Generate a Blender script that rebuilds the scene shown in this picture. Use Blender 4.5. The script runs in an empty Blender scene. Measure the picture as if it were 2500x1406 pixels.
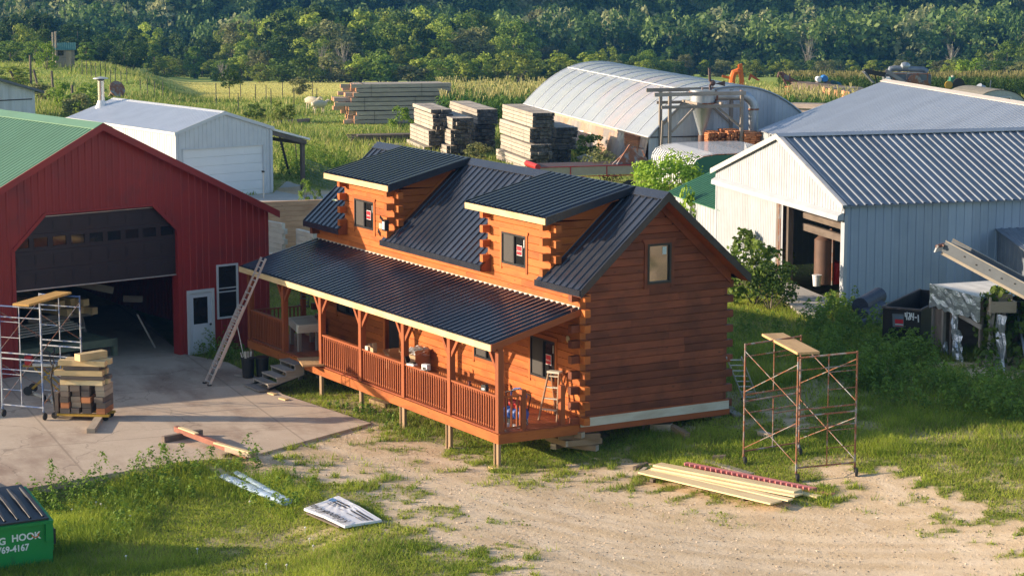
import bpy, math, random
import numpy as np
from mathutils import Vector, Matrix
random.seed(7); RNG = np.random.default_rng(7)
R = math.radians
SC = bpy.context.scene; COL = SC.collection
# ------------------------------------------------------------------ camera, world, sun, exposure
F_PX = 5500.0; PITCH = R(-8.852); YAW = R(59.84)
CAM = np.array([48.018, -29.904, 13.246])
cd = bpy.data.cameras.new('camera'); cam = bpy.data.objects.new('camera', cd); COL.objects.link(cam)
cam.location = CAM; cam.rotation_euler = (R(90) + PITCH, 0, YAW)
cd.sensor_width = 36; cd.lens = 36 * F_PX / 2500; cd.clip_start = 1; cd.clip_end = 6000
SC.camera = cam
SUN_DIR = Vector((.62, 1.0, -.314 * 1.0)).normalized()      # the way the light travels
sun_el = math.asin(-SUN_DIR.z); sun_az = math.atan2(-SUN_DIR.x, -SUN_DIR.y)
w = bpy.data.worlds.new('World'); SC.world = w; w.use_nodes = True
wn = w.node_tree; sky = wn.nodes.new('ShaderNodeTexSky'); sky.sky_type = 'NISHITA'; sky.sun_disc = False
sky.sun_elevation = sun_el; sky.sun_rotation = sun_az; sky.air_density = 1.0; sky.dust_density = 1.0; sky.ozone_density = 1.5
wn.links.new(sky.outputs[0], wn.nodes['Background'].inputs[0]); wn.nodes['Background'].inputs[1].default_value = .130
sl = bpy.data.lights.new('sun', 'SUN'); sl.energy = 4.9; sl.angle = R(.5); sl.color = (1, .80, .585)
so = bpy.data.objects.new('sun', sl); COL.objects.link(so)
so.rotation_euler = SUN_DIR.to_track_quat('-Z', 'Y').to_euler(); so.location = (-30, -60, 40)
SC.view_settings.view_transform = 'Standard'; SC.view_settings.look = 'None'
SC.view_settings.exposure = .95; SC.view_settings.gamma = 1

# ------------------------------------------------------------------ pixel -> world helpers (photo pixels, 2500 wide)
_F = np.array([-math.sin(YAW) * math.cos(PITCH), math.cos(YAW) * math.cos(PITCH), math.sin(PITCH)])
_R = np.array([math.cos(YAW), math.sin(YAW), 0]); _U = np.cross(_R, _F)
def ray(px, py): return _F + _R * ((px - 1250) / F_PX) + _U * ((703 - py) / F_PX)
def at(px, py, v=0., ax=2):
    d = ray(px, py); return CAM + d * ((v - CAM[ax]) / d[ax])
def gat(px, py, off=0.):                                     # the point on the terrain under a pixel
    z = 0.
    for _ in range(12): p = at(px, py, z + off); z = float(hgt(p[0], p[1]))
    return np.array([p[0], p[1], z])
def onplane(px, py, P0, a):
    a = R(a); n = np.array([math.cos(a), -math.sin(a), 0]); d = ray(px, py)
    return CAM + d * (((np.array(P0) - CAM) @ n) / (d @ n))
def smooth(t): t = np.clip(t, 0, 1); return t * t * (3 - 2 * t)
VD = np.array([-math.sin(YAW), math.cos(YAW)]); VR = np.array([math.cos(YAW), math.sin(YAW)])
def polyd(x, y, poly):                                       # signed distance to polygon, + inside
    x = np.asarray(x, float); y = np.asarray(y, float); d = np.full(x.shape, 1e9); ins = np.zeros(x.shape, bool)
    n = len(poly)
    for i in range(n):
        x0, y0 = poly[i][:2]; x1, y1 = poly[(i + 1) % n][:2]
        ex, ey = x1 - x0, y1 - y0; t = np.clip(((x - x0) * ex + (y - y0) * ey) / (ex * ex + ey * ey + 1e-9), 0, 1)
        d = np.minimum(d, np.hypot(x - x0 - t * ex, y - y0 - t * ey))
        c = ((y0 > y) != (y1 > y)) & (x < (x1 - x0) * (y - y0) / (y1 - y0 + 1e-12) + x0); ins ^= c
    return np.where(ins, d, -d)
_gr = {}
def vnoise(x, y, s, seed=0):                                 # value noise 0..1
    if seed not in _gr: _gr[seed] = np.random.default_rng(100 + seed).random((256, 256))
    g = _gr[seed]; x = np.asarray(x) / s + 1000; y = np.asarray(y) / s + 1000
    i = np.floor(x).astype(int); j = np.floor(y).astype(int); u = x - i; v = y - j; u = u * u * (3 - 2 * u); v = v * v * (3 - 2 * v)
    a = g[i % 256, j % 256]; b = g[(i + 1) % 256, j % 256]; c = g[i % 256, (j + 1) % 256]; d = g[(i + 1) % 256, (j + 1) % 256]
    return (a * (1 - u) + b * u) * (1 - v) + (c * (1 - u) + d * u) * v
SLAB_TOP = .1
SLAB_PX = [(-900, 1330), (39, 1196), (446, 1125), (600, 1116), (905, 1032), (690, 962), (640, 925), (556, 884), (440, 862)]
SLAB = [tuple(at(px, py, SLAB_TOP)[:2]) for px, py in SLAB_PX] + [(-46, 2), (-46, -30), (-8, -34)]
def hgt(x, y):
    x = np.asarray(x, float); y = np.asarray(y, float)
    a = .95 * smooth((y + 2.6) / 11.5) * smooth((x + 19) / 6); b = .95 * smooth((-x - 27) / 12)
    z = np.maximum(a, b)
    dx = x - CAM[0]; dy = y - CAM[1]; d = dx * VD[0] + dy * VD[1]; l = dx * VR[0] + dy * VR[1]
    lat = l / np.maximum(d, 1) * F_PX + 1250
    d0 = 168 + 48 * smooth((480 - lat) / 250)
    z = z - .052 * np.clip(d - d0, 0, 290)
    hill = np.clip(d - 478 + 26 * np.sin(lat / 700 + 1.0), 0, None)
    z = z + .40 * hill * smooth(hill / 40)
    z = z - .28 * smooth(polyd(x, y, GRASS_DIP) / 1.5) if len(GRASS_DIP) else z
    z = z + np.where(d < 160, .05 * (vnoise(x, y, 2.3, 1) - .5) + .10 * (vnoise(x, y, 7, 2) - .5), 0) * smooth((np.abs(d - 50) + 30) / 30)
    return z
HAZE = .00017
GRASS_DIP = []
GRASS_DIP = [tuple(at(px, py, 0)[:2]) for px, py in [(-900, 1345), (39, 1196), (446, 1130), (640, 1120), (900, 1300), (700, 1600), (-900, 1800)]]

# ------------------------------------------------------------------ materials
MATS = {}
def _nodes(name):
    m = bpy.data.materials.new(name); m.use_nodes = True; nt = m.node_tree
    b = nt.nodes['Principled BSDF']; return m, nt, b
def mathn(nt, op, a, b=None, clamp=False):
    n = nt.nodes.new('ShaderNodeMath'); n.operation = op; n.use_clamp = clamp
    for i, v in enumerate((a, b)):
        if v is None: continue
        if isinstance(v, (int, float)): n.inputs[i].default_value = v
        else: nt.links.new(v, n.inputs[i])
    return n.outputs[0]
def mixc(nt, f, a, b, mode='MIX'):
    n = nt.nodes.new('ShaderNodeMix'); n.data_type = 'RGBA'; n.blend_type = mode
    for i, v in ((0, f), (6, a), (7, b)):
        if isinstance(v, (int, float)): n.inputs[i].default_value = v
        elif isinstance(v, tuple): n.inputs[i].default_value = (*v[:3], 1)
        else: nt.links.new(v, n.inputs[i])
    return n.outputs[2]
def noise(nt, vec, scale, detail=3, rough=.55):
    n = nt.nodes.new('ShaderNodeTexNoise'); n.inputs['Scale'].default_value = scale; n.inputs['Detail'].default_value = detail
    n.inputs['Roughness'].default_value = rough; nt.links.new(vec, n.inputs['Vector']); return n.outputs['Fac']
def ramp(nt, v, a, b):
    n = nt.nodes.new('ShaderNodeMapRange'); n.inputs[1].default_value = a; n.inputs[2].default_value = b; nt.links.new(v, n.inputs[0]); return n.outputs[0]
def mapping(nt, src, sc):
    n = nt.nodes.new('ShaderNodeMapping'); n.inputs['Scale'].default_value = sc; nt.links.new(src, n.inputs[0]); return n.outputs[0]
def attr(nt, name): 
    n = nt.nodes.new('ShaderNodeAttribute'); n.attribute_name = name; return n
def M(name, c1, c2=None, scale=2., stretch=(1, 1, 1), rough=.6, metal=0, bump=0, rnd=.25, spec=None, c3=None, c3s=1.2, c3t=(.6, .75), trans=0, coat=0, space='Object'):
    """generic worn surface: two colours mixed by noise, an optional third in patches, each piece a little lighter or darker"""
    if name in MATS: return MATS[name]
    m, nt, b = _nodes(name); MATS[name] = m
    tc = nt.nodes.new('ShaderNodeTexCoord'); v = mapping(nt, tc.outputs[space], stretch)
    nz = noise(nt, v, scale, 4); c2 = c2 or tuple(x * .75 for x in c1)
    col = mixc(nt, ramp(nt, nz, .3, .7), c1, c2)
    if c3:
        n3 = noise(nt, tc.outputs[space], c3s, 4, .65); col = mixc(nt, ramp(nt, n3, *c3t), col, c3)
    if rnd:
        k = mathn(nt, 'MULTIPLY_ADD', attr(nt, 'rnd').outputs['Fac'], rnd); k.node.inputs[2].default_value = 1 - rnd / 2
        n = nt.nodes.new('ShaderNodeVectorMath'); n.operation = 'SCALE'; nt.links.new(col, n.inputs[0]); nt.links.new(k, n.inputs['Scale']); col = n.outputs[0]
    nt.links.new(col, b.inputs['Base Color']); b.inputs['Metallic'].default_value = metal
    r = ramp(nt, nz, 0, 1); r.node.inputs[3].default_value = max(.02, rough - .1); r.node.inputs[4].default_value = min(1, rough + .12)
    nt.links.new(r, b.inputs['Roughness'])
    if spec is not None: b.inputs['Specular IOR Level'].default_value = spec
    if trans: b.inputs['Transmission Weight'].default_value = trans
    if coat: b.inputs['Coat Weight'].default_value = coat
    if bump:
        bn = nt.nodes.new('ShaderNodeBump'); bn.inputs['Strength'].default_value = bump; bn.inputs['Distance'].default_value = .02
        nt.links.new(noise(nt, v, scale * 4, 3), bn.inputs['Height']); nt.links.new(bn.outputs[0], b.inputs['Normal'])
    return m
def WOOD(name, c1, c2, dark, rough=.6, rnd=.35, knots=.5, patch=None, spec=.3):
    """boards: grain runs along U, knots, each board its own tone, ends slightly different by geometry only"""
    if name in MATS: return MATS[name]
    m, nt, b = _nodes(name); MATS[name] = m
    uv = nt.nodes.new('ShaderNodeUVMap').outputs[0]
    g = noise(nt, mapping(nt, uv, (.8, 14, 1)), 3.0, 4, .6); g2 = noise(nt, mapping(nt, uv, (.5, 1.6, 1)), 2.2, 3)
    col = mixc(nt, ramp(nt, g, .25, .75), c1, c2); col = mixc(nt, mathn(nt, 'MULTIPLY', ramp(nt, g2, .45, .75), .6), col, dark)
    if knots:
        vo = nt.nodes.new('ShaderNodeTexVoronoi'); vo.inputs['Scale'].default_value = 2.3; nt.links.new(mapping(nt, uv, (1, 2.2, 1)), vo.inputs['Vector'])
        k = mathn(nt, 'MULTIPLY', ramp(nt, vo.outputs['Distance'], .13, .05), knots); col = mixc(nt, k, col, dark)
    if patch:
        tc = nt.nodes.new('ShaderNodeTexCoord'); n3 = noise(nt, tc.outputs['Object'], patch[1], 4, .6)
        col = mixc(nt, mathn(nt, 'MULTIPLY', ramp(nt, n3, .5, .7), .8), col, patch[0])
    k = mathn(nt, 'MULTIPLY_ADD', attr(nt, 'rnd').outputs['Fac'], rnd); k.node.inputs[2].default_value = 1 - rnd / 2
    n = nt.nodes.new('ShaderNodeVectorMath'); n.operation = 'SCALE'; nt.links.new(col, n.inputs[0]); nt.links.new(k, n.inputs['Scale'])
    nt.links.new(n.outputs[0], b.inputs['Base Color']); b.inputs['Roughness'].default_value = rough; b.inputs['Specular IOR Level'].default_value = spec
    bn = nt.nodes.new('ShaderNodeBump'); bn.inputs['Strength'].default_value = .25; bn.inputs['Distance'].default_value = .01
    nt.links.new(g, bn.inputs['Height']); nt.links.new(bn.outputs[0], b.inputs['Normal'])
    return m
def LEAF(name, c1, c2, c3=None, transl=.35):
    if name in MATS: return MATS[name]
    m, nt, b = _nodes(name); MATS[name] = m
    a = attr(nt, 'rnd').outputs['Fac']; col = mixc(nt, a, c1, c2)
    oi = nt.nodes.new('ShaderNodeObjectInfo'); f = ramp(nt, oi.outputs['Random'], 0, 1); f.node.inputs[3].default_value = .58; f.node.inputs[4].default_value = 1.32
    n = nt.nodes.new('ShaderNodeVectorMath'); n.operation = 'SCALE'; nt.links.new(col, n.inputs[0]); nt.links.new(f, n.inputs['Scale'])
    b.inputs['Roughness'].default_value = .6; b.inputs['Specular IOR Level'].default_value = .25; nt.links.new(n.outputs[0], b.inputs['Base Color'])
    t = nt.nodes.new('ShaderNodeBsdfTranslucent'); nt.links.new(n.outputs[0], t.inputs[0])
    mx = nt.nodes.new('ShaderNodeMixShader'); mx.inputs[0].default_value = transl; nt.links.new(b.outputs[0], mx.inputs[1]); nt.links.new(t.outputs[0], mx.inputs[2])
    nt.links.new(mx.outputs[0], nt.nodes['Material Output'].inputs[0]); return m

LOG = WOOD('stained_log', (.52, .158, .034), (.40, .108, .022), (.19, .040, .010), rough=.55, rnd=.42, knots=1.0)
LOGG = WOOD('stained_log_dark', (.25, .072, .031), (.165, .047, .021), (.07, .023, .012), rough=.6, rnd=.5, knots=.9, patch=((.11, .034, .016), 1.3))  # darker, patchy variant of the log colour for gables, back wall and trim
STAIN = WOOD('stained_timber', (.35, .098, .030), (.26, .068, .021), (.20, .045, .014), rough=.55, rnd=.25, knots=.3)
DECK = WOOD('stained_deck', (.30, .075, .026), (.22, .052, .02), (.12, .03, .014), rough=.5, rnd=.4, knots=.2)
PINE = WOOD('fresh_pine', (.74, .56, .30), (.66, .46, .22), (.42, .25, .11), rough=.6, rnd=.2)
PALE = WOOD('pale_board', (.66, .62, .52), (.55, .50, .40), (.36, .27, .18), rough=.65, rnd=.15)
GREY = WOOD('weathered_timber', (.33, .29, .25), (.24, .205, .175), (.13, .10, .08), rough=.8, rnd=.45)
TAN = WOOD('sawn_timber', (.50, .41, .31), (.40, .32, .235), (.24, .17, .11), rough=.75, rnd=.35)
CEDAR = WOOD('orange_lumber', (.58, .24, .10), (.45, .17, .07), (.25, .09, .04), rough=.7, rnd=.6)
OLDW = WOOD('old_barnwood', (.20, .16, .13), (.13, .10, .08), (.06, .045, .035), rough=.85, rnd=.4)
DARKEND = M('charred_end', (.03, .028, .026), (.10, .09, .08), 9, rough=.85, rnd=.9)
ENDW = M('sawn_end', (.62, .30, .15), (.48, .22, .11), 6, rough=.8, rnd=.5)
BLACKM = M('black_metal', (.024, .028, .040), (.034, .038, .05), 2.2, rough=.22, rnd=.35, spec=.6)
REDM = M('red_steel', (.33, .027, .023), (.27, .022, .019), .5, rough=.45, rnd=.14, c3=(.20, .026, .026), c3s=.8, c3t=(.5, .72))
GREENM = M('green_steel', (.135, .27, .165), (.12, .235, .145), .8, rough=.45, rnd=.1)
WHITEM = M('white_steel', (.60, .62, .64), (.53, .55, .57), 1.5, rough=.45, rnd=.06)
WHITEW = M('worn_white_steel', (.43, .455, .49), (.36, .38, .405), 1.6, rough=.55, rnd=.1, c3=(.30, .26, .21), c3s=2.3, c3t=(.68, .78))
GALV = M('galvanised', (.42, .46, .50), (.32, .35, .39), 1.3, (1, 1, 1), rough=.42, metal=.55, rnd=.12)
GALVD = M('old_galvanised', (.23, .26, .30), (.17, .195, .23), 1.8, rough=.5, metal=.4, rnd=.2, c3=(.22, .17, .14), c3s=1.7, c3t=(.66, .8))
ALU = M('aluminium', (.62, .61, .58), (.48, .47, .45), 6, rough=.42, metal=.55, rnd=.15)
RUST = M('rusty_tube', (.30, .115, .05), (.20, .085, .05), 7, rough=.8, rnd=.3, c3=(.26, .27, .28), c3s=3.0, c3t=(.48, .62))
BLUET = M('blue_tube', (.045, .10, .24), (.07, .13, .28), 6, rough=.5, rnd=.3, c3=(.42, .43, .45), c3s=1.6, c3t=(.44, .54))
STILT = WOOD('brown_prop_timber', (.34, .23, .135), (.27, .175, .10), (.14, .09, .055), rough=.8, rnd=.3)
BLACKM.node_tree.nodes['Principled BSDF'].inputs['Roughness'].default_value = .3
GLASS = M('dark_glass', (.012, .013, .014), (.02, .02, .02), 1, rough=.04, rnd=0, spec=.6)
SCREEN = M('insect_screen', (.055, .05, .046), (.045, .042, .04), 30, rough=.75, rnd=0)
BFRAME = M('black_frame', (.012, .012, .013), (.02, .02, .02), 5, rough=.4, rnd=0)
STRED = M('red_sticker', (.62, .02, .035), (.55, .02, .03), 8, rough=.4, rnd=0)
STWHT = M('white_print', (.8, .8, .78), (.75, .75, .74), 8, rough=.5, rnd=0)
RUBBER = M('rubber', (.02, .02, .02), (.035, .033, .03), 8, rough=.8, rnd=0)
BROWND = M('brown_door', (.030, .022, .024), (.024, .018, .02), 2, rough=.5, rnd=.1)
CARD = M('cardboard', (.45, .30, .17), (.38, .25, .14), 5, rough=.8, rnd=.2)
def concrete(name, c1, c2, stain, joint=6.1, rot=.15):
    m, nt, bs = _nodes(name); tc = nt.nodes.new('ShaderNodeTexCoord').outputs['Object']; mp = nt.nodes.new('ShaderNodeMapping'); mp.inputs['Rotation'].default_value = (0, 0, rot); nt.links.new(tc, mp.inputs[0]); v = mp.outputs[0]
    col = mixc(nt, ramp(nt, noise(nt, v, .8, 6, .7), .3, .7), c1, c2); col = mixc(nt, mathn(nt, 'MULTIPLY', ramp(nt, noise(nt, mapping(nt, v, (.5, 1.1, 1)), .38, 5, .65), .48, .68), .9), col, stain)
    col = mixc(nt, mathn(nt, 'MULTIPLY', ramp(nt, noise(nt, v, 14, 4, .7), .55, .8), .5), col, tuple(x * .55 for x in c2)); col = mixc(nt, mathn(nt, 'MULTIPLY', ramp(nt, noise(nt, v, 3.2, 6, .75), .60, .70), .45), col, tuple(min(.8, x * 1.45) for x in c1))
    sp = nt.nodes.new('ShaderNodeSeparateXYZ'); nt.links.new(v, sp.inputs[0]); js = []
    for k in (0, 1): f = mathn(nt, 'FRACT', mathn(nt, 'MULTIPLY', sp.outputs[k], 1 / joint)); js.append(mathn(nt, 'GREATER_THAN', mathn(nt, 'ABSOLUTE', mathn(nt, 'SUBTRACT', f, .5)), .4955))
    vo = nt.nodes.new('ShaderNodeTexVoronoi'); vo.feature = 'DISTANCE_TO_EDGE'; vo.inputs['Scale'].default_value = .23; wn_ = nt.nodes.new('ShaderNodeVectorMath'); wn_.operation = 'ADD'; nz = nt.nodes.new('ShaderNodeTexNoise'); nz.inputs['Scale'].default_value = 1.1; nt.links.new(v, nz.inputs['Vector']); nt.links.new(v, wn_.inputs[0]); nt.links.new(nz.outputs['Color'], wn_.inputs[1]); nt.links.new(wn_.outputs[0], vo.inputs['Vector'])
    cr = mathn(nt, 'LESS_THAN', vo.outputs['Distance'], .0035); j = mathn(nt, 'MAXIMUM', mathn(nt, 'MAXIMUM', js[0], js[1]), cr); col = mixc(nt, mathn(nt, 'MULTIPLY', j, .38), col, (.12, .09, .065))
    nt.links.new(col, bs.inputs['Base Color']); bs.inputs['Roughness'].default_value = .88; bn = nt.nodes.new('ShaderNodeBump'); bn.inputs['Strength'].default_value = .35; bn.inputs['Distance'].default_value = .012; nt.links.new(noise(nt, v, 26, 4, .7), bn.inputs['Height']); nt.links.new(bn.outputs[0], bs.inputs['Normal']); return m
CONC = concrete('concrete', (.55, .445, .335), (.45, .35, .255), (.25, .165, .115))
CONC2 = M('pale_concrete', (.48, .45, .40), (.40, .37, .33), .5, rough=.85, bump=.2, rnd=0)
DKSTEEL = M('black_painted_steel', (.012, .012, .012), (.03, .022, .018), 3, rough=.5, rnd=.1)
YEL = M('yellow_paint', (.50, .30, .03), (.38, .22, .03), 6, rough=.5, rnd=0)
REDP = M('red_paint', (.50, .02, .02), (.38, .02, .02), 4, rough=.45, rnd=.1)
ORANGE = M('orange_paint', (.72, .17, .02), (.60, .13, .015), 3, rough=.45, rnd=.1)
BLUEP = M('blue_plastic', (.03, .20, .55), (.03, .16, .45), 3, rough=.4, rnd=0)
WHITEP = M('white_plastic', (.75, .76, .78), (.66, .67, .69), 3, rough=.45, rnd=0)
SLV = M('silver_foil', (.66, .70, .76), (.36, .40, .46), 5, rough=.3, metal=.75, bump=1.0, rnd=0)
FILM = M('clear_film', (.42, .52, .66), (.28, .38, .52), 4, rough=.22, metal=.1, bump=.3, rnd=0)

# ------------------------------------------------------------------ mesh building
class MB:
    def __init__(s): s.v = []; s.f = []; s.uv = []; s.r = []; s.m = []
    def face(s, idx, uvs, r=.5, m=0): s.f.append(tuple(idx)); s.uv.extend(uvs); s.r.append(r); s.m.append(m)
    def poly(s, pts, r=.5, m=0, uvs=None):
        b = len(s.v); s.v.extend(tuple(map(float, p)) for p in pts); s.face(range(b, b + len(pts)), uvs or [(p[0], p[1] + p[2]) for p in pts], r, m); return s
    def beam(s, p0, p1, w, h, up=(0, 0, 1), r=None, m=0, me=None, taper=1):
        """box from p0 to p1, w across, h along up; grain UV follows its length; me = material of the two ends"""
        p0 = Vector(p0); p1 = Vector(p1); d = p1 - p0; L = d.length; d = d / max(L, 1e-9); up = Vector(up)
        if abs(d.dot(up)) > .99: up = Vector((1, 0, 0)) if abs(d.x) < .9 else Vector((0, 1, 0))
        x = d.cross(up).normalized(); y = x.cross(d).normalized(); r = random.random() if r is None else r
        ou, ov = random.random() * 50, random.random() * 50; b = len(s.v)
        for P, k in ((p0, 1), (p1, taper)):
            for a, c in ((-1, -1), (1, -1), (1, 1), (-1, 1)): s.v.append(tuple(P + x * (a * w / 2 * k) + y * (c * h / 2 * k)))
        for i in range(4):
            j = (i + 1) % 4; ww = w if i % 2 == 0 else h; o = ov + i * 3.1
            s.face((b + i, b + 4 + i, b + 4 + j, b + j), [(ou, o), (ou + L, o), (ou + L, o + ww), (ou, o + ww)], r, m)
        em = m if me is None else me; e = [(ou, ov), (ou + .02, ov), (ou + .02, ov + .3), (ou, ov + .3)]
        s.face((b, b + 1, b + 2, b + 3), e, r, em); s.face((b + 7, b + 6, b + 5, b + 4), e, r, em); return s
    def box(s, x0, x1, y0, y1, z0, z1, r=None, m=0, me=None):
        dx, dy, dz = x1 - x0, y1 - y0, z1 - z0; cx, cy, cz = (x0 + x1) / 2, (y0 + y1) / 2, (z0 + z1) / 2
        if dx >= dy and dx >= dz: return s.beam((x0, cy, cz), (x1, cy, cz), dy, dz, (0, 0, 1), r, m, me)
        if dy >= dz: return s.beam((cx, y0, cz), (cx, y1, cz), dx, dz, (0, 0, 1), r, m, me)
        return s.beam((cx, cy, z0), (cx, cy, z1), dx, dy, (0, 1, 0), r, m, me)
    def prism(s, prof, o, ex, ey, dvec, r=None, m=0, caps=True):
        """profile points (a, b) on axes ex, ey at o, extruded by dvec"""
        o = Vector(o); ex = Vector(ex); ey = Vector(ey); dv = Vector(dvec); L = dv.length; n = len(prof); b = len(s.v)
        r = random.random() if r is None else r; ou, ov = random.random() * 50, random.random() * 50
        for q in (Vector((0, 0, 0)), dv):
            for a, c in prof: s.v.append(tuple(o + ex * a + ey * c + q))
        t = 0
        for i in range(n):
            j = (i + 1) % n; e = math.hypot(prof[j][0] - prof[i][0], prof[j][1] - prof[i][1])
            s.face((b + i, b + j, b + n + j, b + n + i), [(ou, ov + t), (ou, ov + t + e), (ou + L, ov + t + e), (ou + L, ov + t)], r, m); t += e
        if caps:
            u = [(ou + p[0] * .1, ov + p[1]) for p in prof]; s.face(range(b + n - 1, b - 1, -1), u[::-1], r, m); s.face(range(b + n, b + 2 * n), u, r, m)
        return s
    def tube(s, pts, rad, n=8, r=.5, m=0, caps=True):
        pts = [Vector(p) for p in pts]; b = len(s.v); k = len(pts); up = Vector((0, 0, 1)); L = 0
        rads = rad if isinstance(rad, (list, tuple)) else [rad] * k; prev = None
        for i, p in enumerate(pts):
            d = ((pts[min(i + 1, k - 1)] - pts[max(i - 1, 0)])).normalized()
            if prev is None: x = d.cross(up if abs(d.z) < .95 else Vector((1, 0, 0))).normalized()
            else: x = (prev - d * prev.dot(d)).normalized()
            prev = x; y = d.cross(x)
            for j in range(n):
                a = 2 * math.pi * j / n; s.v.append(tuple(p + x * (math.cos(a) * rads[i]) + y * (math.sin(a) * rads[i])))
        for i in range(k - 1):
            l = (pts[i + 1] - pts[i]).length
            for j in range(n):
                q = (j + 1) % n; s.face((b + i * n + j, b + i * n + q, b + (i + 1) * n + q, b + (i + 1) * n + j), [(L, j * .1), (L, j * .1 + .1), (L + l, j * .1 + .1), (L + l, j * .1)], r, m)
            L += l
        if caps:
            s.face(range(b + n - 1, b - 1, -1), [(0, 0)] * n, r, m); e = b + (k - 1) * n; s.face(range(e, e + n), [(0, 0)] * n, r, m)
        return s
    def lathe(s, prof, c, axis=(0, 0, 1), n=20, r=.5, m=0):
        """prof = (radius, height) pairs along axis from c"""
        c = Vector(c); a = Vector(axis).normalized(); return s.tube([c + a * h for _, h in prof], [max(q, .001) for q, _ in prof], n, r, m) if all(prof[i][1] < prof[i + 1][1] for i in range(len(prof) - 1)) else s
    def ribbed(s, o, eu, ev, U, v0, v1, pitch=.23, h=.02, rw=.05, nrm=None, r=.5, m=0, flat=.5, u0=0):
        """ribbed sheet: ribs run along ev, repeat along eu; v0, v1 numbers or functions of u; nrm = outward"""
        o = Vector(o); eu = Vector(eu).normalized(); ev = Vector(ev).normalized(); nv = Vector(nrm) if nrm is not None else eu.cross(ev)
        fa = v0 if callable(v0) else (lambda u: v0); fb = v1 if callable(v1) else (lambda u: v1)
        us = []; u = u0
        while u < U - 1e-6:
            for du, hh in ((0, 0), (pitch - rw * 1.6, 0), (pitch - rw * 1.3, h), (pitch - rw * .3, h)):
                if u + du < U: us.append((u + du, hh))
            u += pitch
        us.append((U, 0)); b = len(s.v)
        for (u, hh) in us:
            s.v.append(tuple(o + eu * u + ev * fa(u) + nv * hh)); s.v.append(tuple(o + eu * u + ev * fb(u) + nv * hh))
        for i in range(len(us) - 1):
            if fb(us[i][0]) - fa(us[i][0]) < .01 and fb(us[i + 1][0]) - fa(us[i + 1][0]) < .01: continue
            a = b + 2 * i; s.face((a, a + 2, a + 3, a + 1), [(us[i][0], 0), (us[i + 1][0], 0), (us[i + 1][0], 3), (us[i][0], 3)], random.Random(int(us[i][0] / .9) + 11).random() if r is None else r, m)
        return s
    def build(s, name, mats, parent=None, smooth=False, **kw):
        if not isinstance(mats, (list, tuple)): mats = [mats]
        me = bpy.data.meshes.new(name); me.from_pydata(s.v, [], s.f)
        for m in mats: me.materials.append(m)
        uv = me.uv_layers.new(name='UVMap'); uv.data.foreach_set('uv', np.array(s.uv, 'f').ravel())
        at_ = me.attributes.new('rnd', 'FLOAT', 'FACE'); at_.data.foreach_set('value', np.array(s.r, 'f'))
        me.polygons.foreach_set('material_index', np.array(s.m, 'i'))
        if smooth: me.polygons.foreach_set('use_smooth', np.ones(len(s.f), bool)); 
        if smooth: me.set_sharp_from_angle(angle=R(40))
        me.update(); o = bpy.data.objects.new(name, me); COL.objects.link(o)
        if parent: o.parent = parent
        if kw: tag(o, **kw)
        return o
def tag(o, label=None, cat=None, group=None, kind=None):
    if label: o['label'] = label
    if cat: o['category'] = cat
    if group: o['group'] = group
    if kind: o['kind'] = kind
    return o
def thing(name, loc, rz=0, **kw):
    o = bpy.data.objects.new(name, None); COL.objects.link(o); o.location = Vector(loc); o.rotation_euler = (0, 0, rz); o.empty_display_size = .2
    return tag(o, **kw)
def copy_tree(o, parent=None):
    c = o.copy(); COL.objects.link(c)
    if parent: c.parent = parent
    for ch in list(o.children): copy_tree(ch, c)
    return c
def npmesh(name, V, Fq, rnd, mats, kind=None, parent=None, k=4, mi=None):
    """fast mesh: V (n,3), Fq (m,k) ints, rnd per face"""
    me = bpy.data.meshes.new(name); me.vertices.add(len(V)); me.vertices.foreach_set('co', np.ascontiguousarray(V, 'f').ravel())
    me.loops.add(Fq.size); me.loops.foreach_set('vertex_index', np.ascontiguousarray(Fq, 'i').ravel())
    me.polygons.add(len(Fq)); me.polygons.foreach_set('loop_start', np.arange(0, Fq.size, k, dtype='i'))
    a = me.attributes.new('rnd', 'FLOAT', 'FACE'); a.data.foreach_set('value', np.ascontiguousarray(rnd, 'f'))
    for m in (mats if isinstance(mats, list) else [mats]): me.materials.append(m)
    if mi is not None: me.polygons.foreach_set('material_index', np.ascontiguousarray(mi, 'i'))
    me.update(calc_edges=True); me.validate()
    o = bpy.data.objects.new(name, me); COL.objects.link(o)
    if parent: o.parent = parent
    if kind: o['kind'] = kind
    return o
# ================================================================== GROUND
def pxpoly(L, z=0.): return [tuple(at(px, py, z)[:2]) for px, py in L]
DIRT1 = pxpoly([(590, 1128), (700, 1085), (905, 1040), (960, 1060), (1040, 1075), (1150, 1105), (1240, 1150), (1330, 1150), (1480, 1128), (1560, 1150), (1620, 1190), (1820, 1240), (1960, 1250), (2060, 1208), (2190, 1215), (2300, 1250), (2390, 1300), (2440, 1335), (2600, 1330), (2700, 1500), (1260, 1500), (1150, 1390), (1060, 1300), (1010, 1250), (900, 1200), (790, 1160), (680, 1150)])
DIRT2 = pxpoly([(1000, 1010), (1230, 1060), (1420, 1080), (1430, 1030), (1000, 940)])                      # under the porch
DIRT3 = pxpoly([(2300, 900), (2500, 860), (2560, 900), (2500, 945), (2330, 925)], .9)                # by the silver shed
DIRT4 = pxpoly([(1900, 1085), (1990, 1080), (2010, 1110), (1930, 1125)])
PAD2 = pxpoly([(430, 500), (666, 482), (700, 452), (760, 470), (830, 480), (860, 560), (640, 560), (400, 560)], .8)
PAD3 = pxpoly([(1918, 690), (2056, 748), (1990, 778), (1950, 768), (1905, 730)], .9)
def farpoly(L): return [tuple((CAM[:2] + VD * d + VR * ((px - 1250) / F_PX * d))) for px, d in L]
HAY = farpoly([(330, 330), (330, 200), (400, 192), (480, 178), (560, 170), (700, 172), (760, 184), (1060, 186), (1080, 192), (1450, 200), (1450, 330)])
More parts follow.
